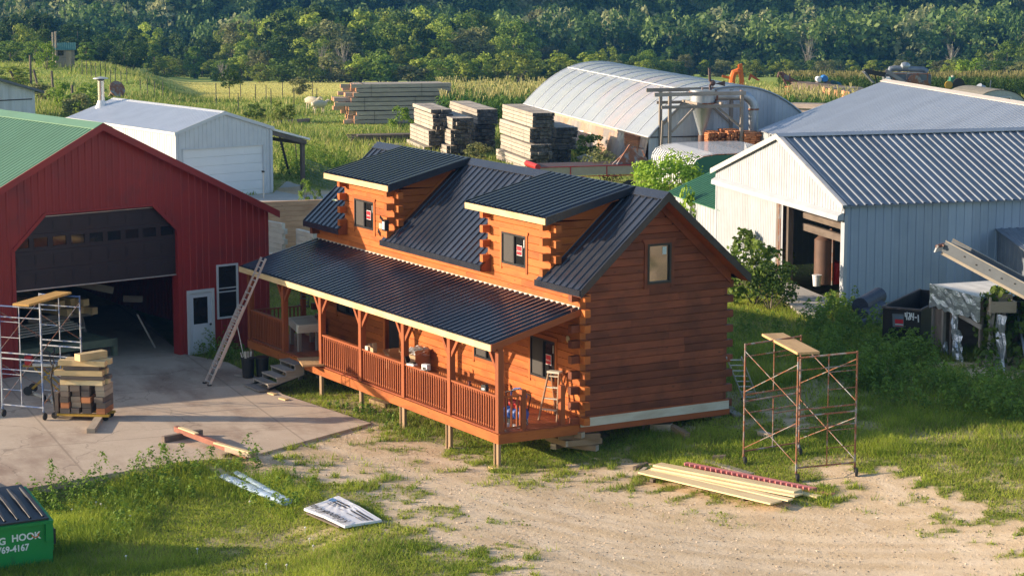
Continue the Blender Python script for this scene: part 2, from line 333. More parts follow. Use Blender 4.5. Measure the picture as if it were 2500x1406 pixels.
FARGRASS = pxpoly([(-200, 560), (-200, 200), (330, 190), (560, 236), (800, 230), (1100, 300), (1000, 420), (400, 480)], 1.)
def grassmask(x, y):
    n = .38 * vnoise(x, y, 1.7, 3) + .34 * vnoise(x, y, .5, 4) + .28 * vnoise(x, y, .19, 5)
    d = np.maximum(polyd(x, y, DIRT1), polyd(x, y, DIRT2) - .2); d = np.maximum(d, np.maximum(polyd(x, y, DIRT3), polyd(x, y, DIRT4)))
    g = smooth((-d + (n - .50) * 4.0 + .0) / .35)
    tuft = smooth((vnoise(x, y, .42, 9) * .6 + vnoise(x, y, .17, 10) * .4 - .60 + .05 * (vnoise(x, y, 2.2, 11) - .5)) / .07) * smooth((2.6 - d) / 2.0)              # stray tufts spreading into the dirt
    g = np.maximum(g, tuft * .8)
    thin = 1 - .55 * smooth((vnoise(x, y, 1.1, 6) * .6 + vnoise(x, y, .4, 7) * .4 - .55) / .12)  # worn spots in the lawn
    g = g * np.where(d > -5, thin, 1)
    sd = np.maximum(polyd(x, y, SLAB), np.maximum(polyd(x, y, PAD2), polyd(x, y, PAD3)))
    return g * smooth(-sd / .1)
RUTS = [[tuple(at(px, py, 0)[:2]) for px, py in L] for L in ([(640, 1105), (900, 1180), (1150, 1275), (1500, 1350), (2000, 1400), (2600, 1440)], [(980, 1150), (1250, 1215), (1600, 1290), (2000, 1330), (2600, 1370)], [(700, 1120), (980, 1230), (1130, 1330), (1400, 1440)])]
def rutmask(x, y):
    r = np.zeros(np.shape(x))
    for L in RUTS:
        d = np.full(np.shape(x), 1e9)
        for (x0, y0), (x1, y1) in zip(L, L[1:]):
            ex, ey = x1 - x0, y1 - y0; t = np.clip(((x - x0) * ex + (y - y0) * ey) / (ex * ex + ey * ey), 0, 1); d = np.minimum(d, np.hypot(x - x0 - t * ex, y - y0 - t * ey))
        d = d + .25 * (vnoise(x, y, 1.2, 13) - .5)
        for o in (.15, 1.5): r = np.maximum(r, np.exp(-((d - o) / .2) ** 2) * (.4 + .6 * vnoise(x, y, 1.5, 14)))
    return r
def haymask(x, y): return smooth((polyd(x, y, HAY) + 6 * (vnoise(x, y, 9, 8) - .5)) / 5)
def build_ground():
    d1 = np.concatenate([np.arange(20, 38, 1.), np.arange(38, 84, .16), 84 * 1.012 ** np.arange(0, 90), np.array([260, 275, 290, 310, 330, 360, 390, 420, 450, 470, 485, 500, 515, 530, 550, 575, 600, 640, 700, 780, 900, 1100, 1500, 2500])])
    d1 = np.unique(np.round(d1, 3)); d1 = d1[np.insert(np.diff(d1) > .05, 0, True)]
    l1 = np.concatenate([-np.array([1500, 800, 500, 350, 250, 180, 130, 100, 80, 65, 52, 44, 38, 33, 29, 26, 24, 22]), np.arange(-20, 20.01, .17), np.array([22, 24, 26, 29, 33, 38, 44, 52, 65, 80, 100, 130, 180, 250, 350, 500, 800, 1500])])
    D, Lt = np.meshgrid(d1, l1, indexing='ij')
    wid = np.where(np.abs(Lt) <= 22, np.maximum(1, D / 80), 1); Lw = Lt * wid; Lw = np.where(np.abs(Lt) > 22, np.sign(Lt) * np.maximum(np.abs(Lt), 22 * np.maximum(1, D / 80) + (np.abs(Lt) - 22)), Lw)
    X = CAM[0] + D * VD[0] + Lw * VR[0]; Y = CAM[1] + D * VD[1] + Lw * VR[1]; Z = hgt(X, Y) - .012 * rutmask(X, Y)
    n, m = D.shape; idx = np.arange(n * m).reshape(n, m)
    Fq = np.stack([idx[:-1, :-1], idx[:-1, 1:], idx[1:, 1:], idx[1:, :-1]], -1).reshape(-1, 4)[:, ::-1]
    V = np.stack([X, Y, Z], -1).reshape(-1, 3)
    rt_ = rutmask(X, Y).ravel(); g = grassmask(X, Y).ravel(); h = haymask(X, Y).ravel()
    m_, nt, b = _nodes('soil_and_turf')
    tc = nt.nodes.new('ShaderNodeTexCoord').outputs['Object']
    n1 = noise(nt, tc, 1.1, 5, .6); n2 = noise(nt, tc, 9, 5, .65); n3 = noise(nt, tc, 45, 3, .7)
    n4 = noise(nt, mapping(nt, tc, (.5, 1.6, 1)), 1.3, 4, .6)
    dirt = mixc(nt, ramp(nt, n1, .3, .7), (.63, .48, .30), (.50, .37, .225)); dirt = mixc(nt, ramp(nt, n4, .5, .75), dirt, (.68, .55, .39))
    dirt = mixc(nt, ramp(nt, n3, .52, .72), dirt, (.34, .23, .15)); dirt = mixc(nt, ramp(nt, n3, .44, .26), dirt, (.80, .68, .54))
    dirt = mixc(nt, mathn(nt, 'MULTIPLY', attr(nt, 'rut').outputs['Fac'], .42), dirt, (.84, .70, .53))
    turf = mixc(nt, ramp(nt, n2, .3, .7), (.13, .155, .028), (.23, .22, .06)); turf = mixc(nt, ramp(nt, n1, .4, .7), turf, (.30, .26, .09))
    hay = mixc(nt, ramp(nt, noise(nt, mapping(nt, tc, (.25, 1, 1)), .7, 4), .35, .65), (.72, .62, .18), (.58, .58, .13))
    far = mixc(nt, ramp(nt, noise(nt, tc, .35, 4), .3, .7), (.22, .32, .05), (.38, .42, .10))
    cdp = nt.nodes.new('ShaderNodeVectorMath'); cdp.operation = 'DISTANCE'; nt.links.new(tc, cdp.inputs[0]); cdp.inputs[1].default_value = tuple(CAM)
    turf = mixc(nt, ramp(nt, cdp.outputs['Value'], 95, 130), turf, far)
    turf = mixc(nt, attr(nt, 'hay').outputs['Fac'], turf, hay)
    nt.links.new(mixc(nt, attr(nt, 'grassy').outputs['Fac'], dirt, turf), b.inputs['Base Color']); b.inputs['Roughness'].default_value = .95; b.inputs['Specular IOR Level'].default_value = .1
    bn = nt.nodes.new('ShaderNodeBump'); bn.inputs['Strength'].default_value = .6; bn.inputs['Distance'].default_value = .03
    hsum = mathn(nt, 'ADD', n2, mathn(nt, 'MULTIPLY', n3, .5)); nt.links.new(hsum, bn.inputs['Height']); nt.links.new(bn.outputs[0], b.inputs['Normal'])
    o = npmesh('ground', V, Fq, np.full(len(Fq), .5), m_, kind='structure')
    for nm, a in (('grassy', g), ('hay', h), ('rut', rt_)):
        q = o.data.attributes.new(nm, 'FLOAT', 'POINT'); q.data.foreach_set('value', a.astype('f'))
    o.data.polygons.foreach_set('use_smooth', np.ones(len(Fq), bool))
build_ground()
def slab(name, poly, top, depth, mat):
    mb = MB(); n = len(poly); area = sum(poly[i][0] * poly[(i + 1) % n][1] - poly[(i + 1) % n][0] * poly[i][1] for i in range(n))
    if area < 0: poly = poly[::-1]
    mb.prism([(p[0], p[1]) for p in poly], (0, 0, top - depth), (1, 0, 0), (0, 1, 0), (0, 0, depth), r=.5)
    return mb.build(name, mat, kind='structure')
slab('concrete_apron', SLAB, SLAB_TOP, .7, CONC)
slab('garage_apron', PAD2, .99, .4, CONC2)
slab('shed_path', PAD3, .985, .3, CONC2)

# ================================================================== LOG CABIN
LX, WY, DZ, PY = 15.6, 4.66, .95, -2.32
CH = .2                                                       # one log course
cabin = thing('log_cabin', (0, 0, 0), label='orange stained log cabin with black metal roof, two shed dormers and long front porch', cat='cabin')
def logprof(h=CH, d=.17): c = .011; return [(0, c), (c, 0), (d, 0), (d, h - .004), (c, h - .004), (0, h - c)]
def cut(a, b, holes):
    segs = [(a, b)]
    for h0, h1 in holes:
        out = []
        for s0, s1 in segs:
            if h1 <= s0 or h0 >= s1: out.append((s0, s1)); continue
            if h0 > s0: out.append((s0, h0))
            if h1 < s1: out.append((h1, s1))
        segs = out
    return [q for q in segs if q[1] - q[0] > .02]
def split(a, b, k, rnd):                                      # butt joints inside a course
    pts = [a]; x = a + rnd.uniform(1.2, 3.6)
    while x < b - .7: pts.append(x); x += rnd.uniform(2.0, 3.8)
    return list(zip(pts, pts[1:] + [b]))
W1 = [(-14.2, -12.95, 1.8, 2.8), (-10.95, -9.95, DZ, 3.0), (-5.5, -4.2, 1.8, 2.8), (-2.45, -1.2, 1.8, 2.86)]
DORM = [(-13.6, -10.3), (-4.75, -1.45)]
DW = [(-12.9, -11.62), (-3.97, -2.70)]
rnd = random.Random(3)
mb = MB(); z = DZ - .05; k = 0
while z < 5.95:
    zc = z + CH / 2
    if z < 4.25:
        holes = [(h[0], h[1]) for h in W1 if h[2] - .02 < zc < h[3] + .02]
        ex = .24 if k % 2 == 0 else 0; spans = [(-LX - ex, ex)]
    else:
        holes = []; spans = [(a - (.26 if k % 2 == 0 else 0), b + (.26 if k % 2 == 0 else 0)) for a, b in DORM]
    holes += [h for h in DW if 4.58 < zc < 5.47]
    for a, b in spans:
        for c, d in cut(a, b, holes):
            for e, f in split(c, d, k, rnd): mb.prism([(0 + p[0], p[1]) for p in logprof()], (e + .002, 0, z), (0, 1, 0), (0, 0, 1), (f - e - .004, 0, 0), r=rnd.random())
    z += CH; k += 1
mb.build('front_wall', LOG, cabin)
SL = .875; EZ = 4.42; RY = WY / 2; RZ = EZ + SL * (RY + .3)
def roofz(y): return EZ + SL * (y + .3) if y <= RY else EZ + SL * (WY + .3 - y)
def gable(x, out, name, mat, holes):
    mb = MB(); z = DZ - .05 - CH; k = 1; z = DZ - .06
    while z < RZ - .3:
        zt = z + CH; lo, hi = 0, WY
        if zt > roofz(0) - .17: lo = (zt - EZ + .22) / SL - .3; hi = WY - lo
        if hi - lo < .15: break
        ex = .25 if (k % 2 == 1 and z < 4.15) else 0
        if ex: lo -= ex; hi += .13
        elif z < 4.15: lo += .172; hi -= .172
        hs = [(h[0], h[1]) for h in holes if h[2] - .02 < z + CH / 2 < h[3] + .02]
        for c, d in cut(lo, hi, hs):
            for e, f in split(c, d, k, rnd): mb.prism([(-p[0] * out, p[1]) for p in logprof()], (x, e + .002, z), (1, 0, 0), (0, 0, 1), (0, f - e - .004, 0), r=rnd.random())
        z += CH; k += 1
    mb.build(name, mat, cabin)
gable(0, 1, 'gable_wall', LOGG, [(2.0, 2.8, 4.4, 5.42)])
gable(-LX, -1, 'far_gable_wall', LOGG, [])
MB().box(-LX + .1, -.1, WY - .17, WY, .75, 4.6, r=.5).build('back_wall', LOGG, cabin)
mb = MB()                                                     # the dark inside
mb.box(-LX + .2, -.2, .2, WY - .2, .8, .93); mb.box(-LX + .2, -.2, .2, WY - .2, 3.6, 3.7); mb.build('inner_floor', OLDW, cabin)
mb = MB(); mb.box(.0, .05, -.02, WY + .02, .68, .83); mb.box(-LX, .0, .02, .06, .68, .9); mb.box(-LX - .05, -LX, 0, WY, .68, .83)
mb.build('sill_beam', STAIN, cabin)
for x in (.02, -LX - .05):
    for s in (1, -1):
        mb = MB()
        ya, yb_ = (RY - 1.9 * 0, .0) if s == 1 else (RY, WY); za, zb_ = RZ - .06, roofz(0) - .17
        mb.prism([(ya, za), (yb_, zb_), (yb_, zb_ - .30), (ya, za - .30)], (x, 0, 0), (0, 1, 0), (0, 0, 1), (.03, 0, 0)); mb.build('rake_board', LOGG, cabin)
MB().box(.004, .055, .02, WY - .01, .835, 1.06, r=.4).build('skirt_board', PALE, cabin)
MB().box(.0, .04, .02, WY - .02, 1.06, 1.1, r=.4).build('skirt_strip', STAIN, cabin)
# ---- main roof
roof = MB()
def slope_pt(x, y): return (x, y, roofz(y))
L_ = math.hypot(1, SL); UPV = (0, 1 / L_, SL / L_); NRM = (0, -SL / L_, 1 / L_)
SECT = [(-LX - .33, -13.45), (-10.62, -4.60), (-1.72, .50)]
for a, b in SECT: roof.ribbed((a, -.3, EZ + .03), (1, 0, 0), UPV, b - a, 0, (RY + .3) * L_, .305, .034, .065, NRM, r=None)
for a, b in DORM:                                             # roof between the dormer cheeks lies behind; fill the strips up the sides
    pass
roof.ribbed((-LX - .33, WY + .3, EZ + .03), (1, 0, 0), (0, -1 / L_, SL / L_), LX + .83, 0, (RY + .3) * L_, .305, .022, .05, (0, SL / L_, 1 / L_), r=.5)
ro = roof.build('roof', BLACKM, cabin)
mb = MB()
for a, b in SECT: mb.prism([(-.3, EZ + .01), (-.3, EZ - .03), (RY, RZ - .04), (RY, RZ + .0)], (a, 0, 0), (0, 1, 0), (0, 0, 1), (b - a, 0, 0))
mb.prism([(WY + .3, EZ + .01), (WY + .3, EZ - .03), (RY, RZ - .04), (RY, RZ + .0)], (-LX - .33, 0, 0), (0, 1, 0), (0, 0, 1), (LX + .83, 0, 0))
mb.build('roof_deck', STAIN, cabin)
mb = MB()
for a, b in SECT: mb.box(a, b, -.335, -.3, EZ - .12, EZ + .045)
mb.box(-LX - .33, .5, WY + .3, WY + .335, EZ - .12, EZ + .045)
for x in (.5, -LX - .365):
    for s in (1, -1):
        y0 = -.3 if s == 1 else WY + .3
        mb.prism([(y0, EZ - .16), (y0, EZ + .07), (RY, RZ + .07), (RY, RZ - .16)], (x, 0, 0), (0, 1, 0), (0, 0, 1), (.035, 0, 0))
mb.build('fascia', BLACKM, ro)
mb = MB()                                                     # soffits and cut ends of the eaves
for a, b in SECT: mb.box(a + .01, b - .01, -.295, 0, EZ - .14, EZ - .12)
for x in (-13.45, -10.62, -4.60, -1.72): mb.prism([(-.295, EZ - .12), (-.295, EZ + .0), (.0, EZ + .26), (.0, EZ - .12)], (x - .012, 0, 0), (0, 1, 0), (0, 0, 1), (.03, 0, 0))
mb.prism([(0, 0), (RY + .25, SL * (RY + .25)), (RY + .25, SL * (RY + .25) + .02), (0, .02)], (.06, -.25, EZ - .12), (0, 1, 0), (0, 0, 1), (.44, 0, 0))
mb.prism([(0, 0), (-RY - .25, SL * (RY + .25)), (-RY - .25, SL * (RY + .25) + .02), (0, .02)], (.06, WY + .25, EZ - .12), (0, 1, 0), (0, 0, 1), (.44, 0, 0))
mb.build('soffit', STAIN, cabin)
mb = MB()
for s in (1, -1): mb.prism([(0, RZ + .075), (0, RZ + .095), (s * .2, RZ + .095 - .2 * SL), (s * .2, RZ + .075 - .2 * SL)], (-LX - .38, RY, 0), (0, 1, 0), (0, 0, 1), (LX + .93, 0, 0))
mb.build('ridge_cap', BLACKM, ro)
# ---- dormers
def window(parent, x0, x1, z0, z1, sticker=True, y=0, slide=True):
    """sliding window in the front wall: black frame, screened half, dark pane, stickers"""
    fr = MB(); f = .055
    fr.box(x0, x1, y - .03, y + .05, z0, z0 + f); fr.box(x0, x1, y - .03, y + .05, z1 - f, z1); fr.box(x0, x0 + f, y - .03, y + .05, z0 + f, z1 - f); fr.box(x1 - f, x1, y - .03, y + .05, z0 + f, z1 - f)
    xm = (x0 + x1) / 2; fr.box(xm - .03, xm + .03, y - .02, y + .04, z0 + f, z1 - f)
    wo = fr.build('window', BFRAME, parent)
    MB().box(xm + .03, x1 - f, y + .025, y + .035, z0 + f, z1 - f).build('pane', GLASS, wo)
    MB().box(x0 + f, xm - .03, y + .03, y + .04, z0 + f, z1 - f).build('pane', GLASS, wo)
    MB().box(x0 + f + .005, xm - .035, y + .0, y + .008, z0 + f + .005, z1 - f - .005).build('screen', SCREEN, wo)
    if sticker:
        cx = xm + .03 + (x1 - f - xm - .03) * .40; cz = z0 + (z1 - z0) * .50; s = .135
        MB().box(cx - s, cx + s, y + .018, y + .024, cz - s, cz + s).build('sticker', STWHT, wo)
        MB().box(cx - s + .015, cx + s - .015, y + .012, y + .0178, cz - s + .015, cz + s - .015).build('sticker_field', STRED, wo)
        text('sticker_text', 'Andersen', .062, (cx - s + .012, y + .010, cz - .03), (R(90), 0, 0), STWHT, wo, shear=.3)
        MB().box(x1 - f - .10, x1 - f - .03, y + .012, y + .018, z1 - f - .27, z1 - f - .06).build('paper_label', STWHT, wo)
    tr = MB(); t = .09
    tr.box(x0 - t, x0, y - .025, y + .02, z0 - .16, z1 + .0); tr.box(x1, x1 + t, y - .025, y + .02, z0 - .16, z1 + .0)
    tr.prism([(x0 - t - .05, .11), (x0 - t, 0), (x1 + t, 0), (x1 + t + .05, .11)], (0, y - .03, z1), (1, 0, 0), (0, 0, 1), (0, .05, 0)); tr.box(x0, x1, y - .015, y + .02, z0 - .1, z0)
    tr.build('window_trim', LOG, wo)
    return wo
def text(name, body, size, loc, rot, mat, parent=None, shear=0, extrude=.002, align='LEFT', scale=(1, 1, 1), bold=0):
    c = bpy.data.curves.new(name, 'FONT'); c.body = body; c.size = size; c.extrude = extrude; c.shear = shear; c.align_x = align; c.resolution_u = 3; c.offset = bold * size
    o = bpy.data.objects.new('tmp', c); COL.objects.link(o); me = bpy.data.meshes.new_from_object(o.evaluated_get(bpy.context.evaluated_depsgraph_get()))
    bpy.data.objects.remove(o); me.materials.clear(); me.materials.append(mat); q = bpy.data.objects.new(name, me); COL.objects.link(q)
    q.location = loc; q.rotation_euler = rot; q.scale = scale
    if parent: q.parent = parent
    return q
DS = (6.78 - 6.12) / (RY + .38)
for i, (a, b) in enumerate(DORM):
    e0, e1 = (-14.18, -9.9) if i == 0 else (-5.28, -1.04)
    Ld = math.hypot(1, DS); zf = 6.12
    q = MB().ribbed((e0, -.38, zf + .01), (1, 0, 0), (0, 1 / Ld, DS / Ld), e1 - e0, 0, (RY + .34) * Ld, .285, .042, .085, (0, -DS / Ld, 1 / Ld), r=None)
    q.prism([(-.38, zf - .02), (RY - .02, zf - .02 + DS * (RY + .36)), (RY - .02, zf + DS * (RY + .36)), (-.38, zf)], (e0 + .01, 0, 0), (0, 1, 0), (0, 0, 1), (e1 - e0 - .02, 0, 0))
    dr = q.build('dormer_roof', BLACKM, cabin)
    for x, s in ((a, -1), (b, 1)):                            # cheeks of logs, ends standing proud of the front, siding under the shed roof
        d = MB(); k = 0; z = 4.35
        while z < 5.95:
            y0 = -.25 if k % 2 == 1 else .17
            if z + CH > EZ - .1: d.prism([(-p[0] * s, p[1]) for p in logprof(CH, .16)], (x, y0, z), (1, 0, 0), (0, 0, 1), (0, max(.1, min(RY - .05, (z + CH - EZ) / SL - .3) - y0), 0), r=rnd.random())
            z += CH; k += 1
        d.prism([(0.1, 6.0), (RY - .1, 6.0 + (RY - .1) * DS + .02), (RY - .1, 6.3), (1.45, 5.95)], (x - s * .15, 0, 0), (0, 1, 0), (0, 0, 1), (s * .149, 0, 0))
        d.beam((x + s * .012, -.05, EZ + .24), (x + s * .012, RY - .35, RZ - .26), .02, .12)
        d.build('dormer_cheek', LOG, cabin)
    for x in (e0 - .03, e1): MB().prism([(-.40, zf - .18), (-.40, zf + .045), (RY, zf + .045 + DS * (RY + .38)), (RY, zf - .14 + DS * (RY + .38))], (x, 0, 0), (0, 1, 0), (0, 0, 1), (.03, 0, 0)).build('rake_trim', BLACKM, dr)
    MB().box(e0, e1, -.42, -.385, zf - .165, zf - .005, r=.8).build('dormer_fascia', PINE, dr)
    MB().prism([(-.38, zf - .17), (RY - .5, zf - .17 + DS * (RY - .2)), (RY - .5, zf - .15 + DS * (RY - .2)), (-.38, zf - .15)], (e0 + .01, 0, 0), (0, 1, 0), (0, 0, 1), (e1 - e0 - .02, 0, 0)).build('dormer_soffit', STAIN, dr)
    window(cabin, *DW[i], 4.6, 5.45)
# ---- floor lamp clamped on the dormer corner and a caulk gun
lamp = thing('work_light', (-10.12, -.42, 4.95), label='black clamp-on work light hanging on the corner logs of the far dormer', cat='work light')
MB().box(-.11, .1, -.03, .1, -.16, .16).build('lamp_housing', DKSTEEL, lamp)
MB().beam((-.12, -.10, -.16), (.14, -.24, -.22), .02, .16, (0, -.7, 1)).beam((-.1, -.05, .17), (.12, -.15, .26), .02, .14, (0, -.7, 1)).build('barn_door', DKSTEEL, lamp)
MB().box(-.05, .08, -.045, -.03, -.11, .11).build('lamp_face', WHITEP, lamp)
MB().box(-.30, -.12, -.02, .06, -.12, .04).build('clamp', PALE, lamp)
g = thing('caulk_gun', (-13.75, -.32, 5.33), label='pale green caulk tube stuck on the corner logs left of the far dormer window', cat='caulk gun')
MB().tube([(-.02, 0, 0), (.24, 0, .01)], .03, 8).build('tube', M('pale_green', (.55, .68, .45), rough=.5), g); MB().tube([(.24, 0, .01), (.31, 0, .01)], .012, 6).build('nozzle', WHITEP, g)
# ---- front windows and door
window(cabin, -14.2, -12.95, 1.8, 2.8, False); window(cabin, -5.5, -4.2, 1.8, 2.8, False); window(cabin, -2.45, -1.2, 1.8, 2.86, True)
mb = MB(); mb.box(-10.95, -10.9, -.03, .1, DZ, 3.0); mb.box(-10.0, -9.95, -.03, .1, DZ, 3.0); mb.box(-10.9, -10.0, -.03, .1, 2.94, 3.0); mb.box(-11.05, -10.95, -.025, .02, DZ, 3.08); mb.box(-9.95, -9.85, -.025, .02, DZ, 3.08)
dr = mb.build('door_frame', LOG, cabin)
mb = MB(); mb.beam((-10.88, .1, 1.97), (-10.45, .55, 1.97), .04, 1.95, (0, 0, 1)); mb.box(-10.9, -10.0, 1.0, 1.04, DZ, 2.94); dd = mb.build('door', DKSTEEL, cabin)
MB().tube([(-10.46, .46, 1.9), (-10.38, .40, 1.9)], .03, 8).build('door_knob', ALU, dd)
MB().lathe([(.02, -.03), (.09, -.01), (.09, .0), (.03, .02)], (-.55, -.03, 3.04), (0, -1, 0), 14).build('junction_cover', PINE, cabin)
# gable window
gw = MB(); y0, y1, z0, z1 = 2.03, 2.77, 4.37, 5.42
for q in ((y0, y1, z0, z0 + .06), (y0, y1, z1 - .06, z1), (y0, y0 + .06, z0 + .06, z1 - .06), (y1 - .06, y1, z0 + .06, z1 - .06)): gw.box(-.05, .035, *q)
gwo = gw.build('window', BFRAME, cabin); gwo['label'] = 'upright gable window reflecting a heap of firewood'
MIRROR = M('reflective_glass', (.02, .02, .02), (.02, .02, .02), rough=.02, rnd=0, spec=1.0); MIRROR.node_tree.nodes['Principled BSDF'].inputs['IOR'].default_value = 2.3
MB().box(-.03, -.02, y0 + .06, y1 - .06, z0 + .06, z1 - .06).build('pane', MIRROR, gwo)
MB().box(-.018, -.012, y1 - .25, y1 - .13, z1 - .3, z1 - .1).build('paper_label', M('pale_blue_paper', (.55, .70, .75), rnd=0), gwo)
t = MB()
for q in ((y0 - .09, y0, z0 - .12, z1), (y1, y1 + .09, z0 - .12, z1)): t.box(-.02, .028, *q)
t.prism([(y0 - .16, .13), (y0 - .09, 0), (y1 + .09, 0), (y1 + .16, .13)], (-.02, 0, z1), (0, 1, 0), (0, 0, 1), (.05, 0, 0)); t.box(-.02, .02, y0, y1, z0 - .1, z0)
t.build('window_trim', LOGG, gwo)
# ---- porch
mb = MB()
y = PY - .05
while y < -.06: mb.box(-LX - .02, .03, y, y + .138, DZ - .04, DZ, r=rnd.random()); y += .145
mb.build('porch_floor', DECK, cabin)
mb = MB(); mb.box(-LX - .02, .04, PY - .1, PY - .055, DZ - .29, DZ - .045); mb.box(-.01, .035, PY - .05, -.02, DZ - .29, DZ - .045); mb.box(-LX - .02, -LX + .03, PY - .05, -.02, DZ - .29, DZ - .045)
mb.box(-LX, 0, -1.2, -1.15, DZ - .29, DZ - .05); mb.build('rim_beam', LOG, cabin)
PX = [-.07 if i == 0 else -2.6 * i + (.07 if i == 6 else 0) for i in range(7)]
for i, x in enumerate(PX):
    p = MB().box(x - .08, x + .08, PY - .085, PY + .075, DZ - .02, 3.02, r=rnd.random()).build('porch_post', STAIN, cabin)
    for s in (-1, 1):
        if (i == 0 and s == 1) or (i == 6 and s == -1): continue
        MB().beam((x + s * .06, PY - .01, 2.5), (x + s * .46, PY - .01, 3.0), .09, .09, (0, 1, 0)).build('brace', STAIN, p)
MB().box(PX[6] - .07, PX[6] + .07, -.62, -.48, DZ, 3.3).build('porch_post', STAIN, cabin)
mb = MB(); mb.box(-LX - .02, .0, PY - .08, PY + .06, 2.99, 3.13); mb.build('porch_beam', STAIN, cabin)
for i in range(6):
    if i == 4: continue
    x0, x1 = PX[i + 1] + .08, PX[i] - .08; m_ = MB()
    m_.box(x0, x1, PY - .06, PY + .06, DZ + .88, DZ + .925); m_.box(x0, x1, PY - .02, PY + .02, DZ + .80, DZ + .88); m_.box(x0, x1, PY - .02, PY + .02, DZ + .06, DZ + .10)
    n = 19
    for j in range(n):
        x = x0 + (x1 - x0) * (j + .7) / n; m_.box(x - .02, x + .02, PY - .045, PY - .005, DZ + .04, DZ + .86)
    m_.build('railing', STAIN, cabin)
yA = float(onplane(1276, 1044, (-.07, 0, 0), 0)[1]); yB = float(onplane(1371, 1030, (-.07, 0, 0), 0)[1])
for yy in (yA, yB): MB().box(-.14, 0, yy - .065, yy + .065, DZ - .28, DZ + 1.02).build('newel_post', STAIN, cabin)
m_ = MB(); m_.box(-.11, -.03, PY + .08, yA - .07, DZ + .86, DZ + .90); m_.box(-.09, -.05, PY + .08, yA - .07, DZ + .06, DZ + .10)
for j in range(3): q = PY + .08 + (yA - PY - .15) * (j + .6) / 3.2; m_.box(-.095, -.045, q - .02, q + .02, DZ + .1, DZ + .86)
m_.build('railing', STAIN, cabin)
m_ = MB(); m_.box(-LX + .03, -LX + .11, PY + .08, -.6, DZ + .86, DZ + .90)
for j in range(12): q = PY + .1 + 1.6 * j / 12; m_.box(-LX + .05, -LX + .09, q, q + .04, DZ + .05, DZ + .86)
m_.build('railing', STAIN, cabin)
# porch roof
PR = (3.90 - 3.22) / 2.58; Lp = math.hypot(1, PR)
pr = MB().ribbed((-LX - .1, -2.6, 3.225), (1, 0, 0), (0, 1 / Lp, PR / Lp), LX + .12, 0, 2.6 * Lp, .27, .042, .08, (0, -PR / Lp, 1 / Lp), r=None)
pr.prism([(-2.59, 3.19), (-.01, 3.19 + PR * 2.58), (-.01, 3.215 + PR * 2.58), (-2.59, 3.215)], (-LX - .09, 0, 0), (0, 1, 0), (0, 0, 1), (LX + .09, 0, 0))
pro = pr.build('porch_roof', BLACKM, cabin)
MB().box(-LX - .1, .0, -2.625, -2.59, 3.04, 3.2, r=.9).build('porch_fascia', PINE, pro)
for xq in (.0, -LX - .14): MB().prism([(-2.62, 3.05), (.0, 3.05 + PR * 2.6), (.0, 3.215 + PR * 2.6), (-2.62, 3.215)], (xq, 0, 0), (0, 1, 0), (0, 0, 1), (.04, 0, 0)).build('barge_board', STAIN, pro)
MB().box(-LX, 0, -.035, -.005, 3.89, 3.95, r=.9).build('flashing', PALE, pro)
# stilts
for i, (x, wdt) in enumerate(zip(PX[:6], (.16, .17, .19, .13, .14, .13))):
    zb = float(hgt(x, PY)) - .05; m_ = MB(); m_.box(x - wdt, x + (.02 if i < 3 else 0), PY - .05, PY + .03, zb, DZ - .29, r=.7)
    if i < 3: m_.box(x - wdt + .01, x - wdt + .05, PY - .09, PY - .052, zb, DZ - .29, r=.9)
    m_.build('stilt', STILT, cabin)
MB().box(PX[6] - .05, PX[6] + .09, PY - .05, PY + .03, 0, DZ - .29).build('stilt', STILT, cabin)
MB().box(-.3, .02, PY - .2, PY + .02, float(hgt(0, PY)) - .02, float(hgt(0, PY)) + .05).build('foot_block', PINE, cabin)
# support skids under the house
for yy in (.5, 2.6, 4.3): MB().box(-15, -.6, yy, yy + .14, .40, .68).build('skid_beam', TAN, cabin)

# ================================================================== OTHER BUILDINGS
# local frame of a building: +x along its face to the viewer's right, +y into the building, z up
def bframe(name, P0, az_, label, cat): return thing(name, (P0[0], P0[1], 0), R(90 - az_), label=label, cat=cat)
X3, Y3, Z3 = (1, 0, 0), (0, 1, 0), (0, 0, 1)
# ---------------- red barn
b = bframe('red_barn', at(440, 866, .1), -8.7, 'big red steel barn with green roof and half-raised brown sectional door', 'barn')
XL, XR, XP = -8.78, 3.4, -2.69; ZE, ZR = 4.50, 7.55; BL = 27
rt = lambda x: ZR - (ZR - ZE) * abs(x - XP) / (XR - XP)
def topf(x0): return lambda u: rt(x0 + u)
mb = MB()
mb.ribbed((XL, 0, 0), X3, Z3, -5.64 - XL, .05, topf(XL), .23, .02, .05, (0, -1, 0), r=None)
def overdoor(u):
    x = -5.64 + u
    if x < -4.58: return 3.95 + (x + 5.64) / 1.06 * .98
    if x > -.88: return 4.98 - (x + .88) / .88 * .88
    return 4.93 + (x + 4.58) / 3.7 * .05
mb.ribbed((-5.64, 0, 0), X3, Z3, 5.64, overdoor, topf(-5.64), .23, .02, .05, (0, -1, 0), r=None)
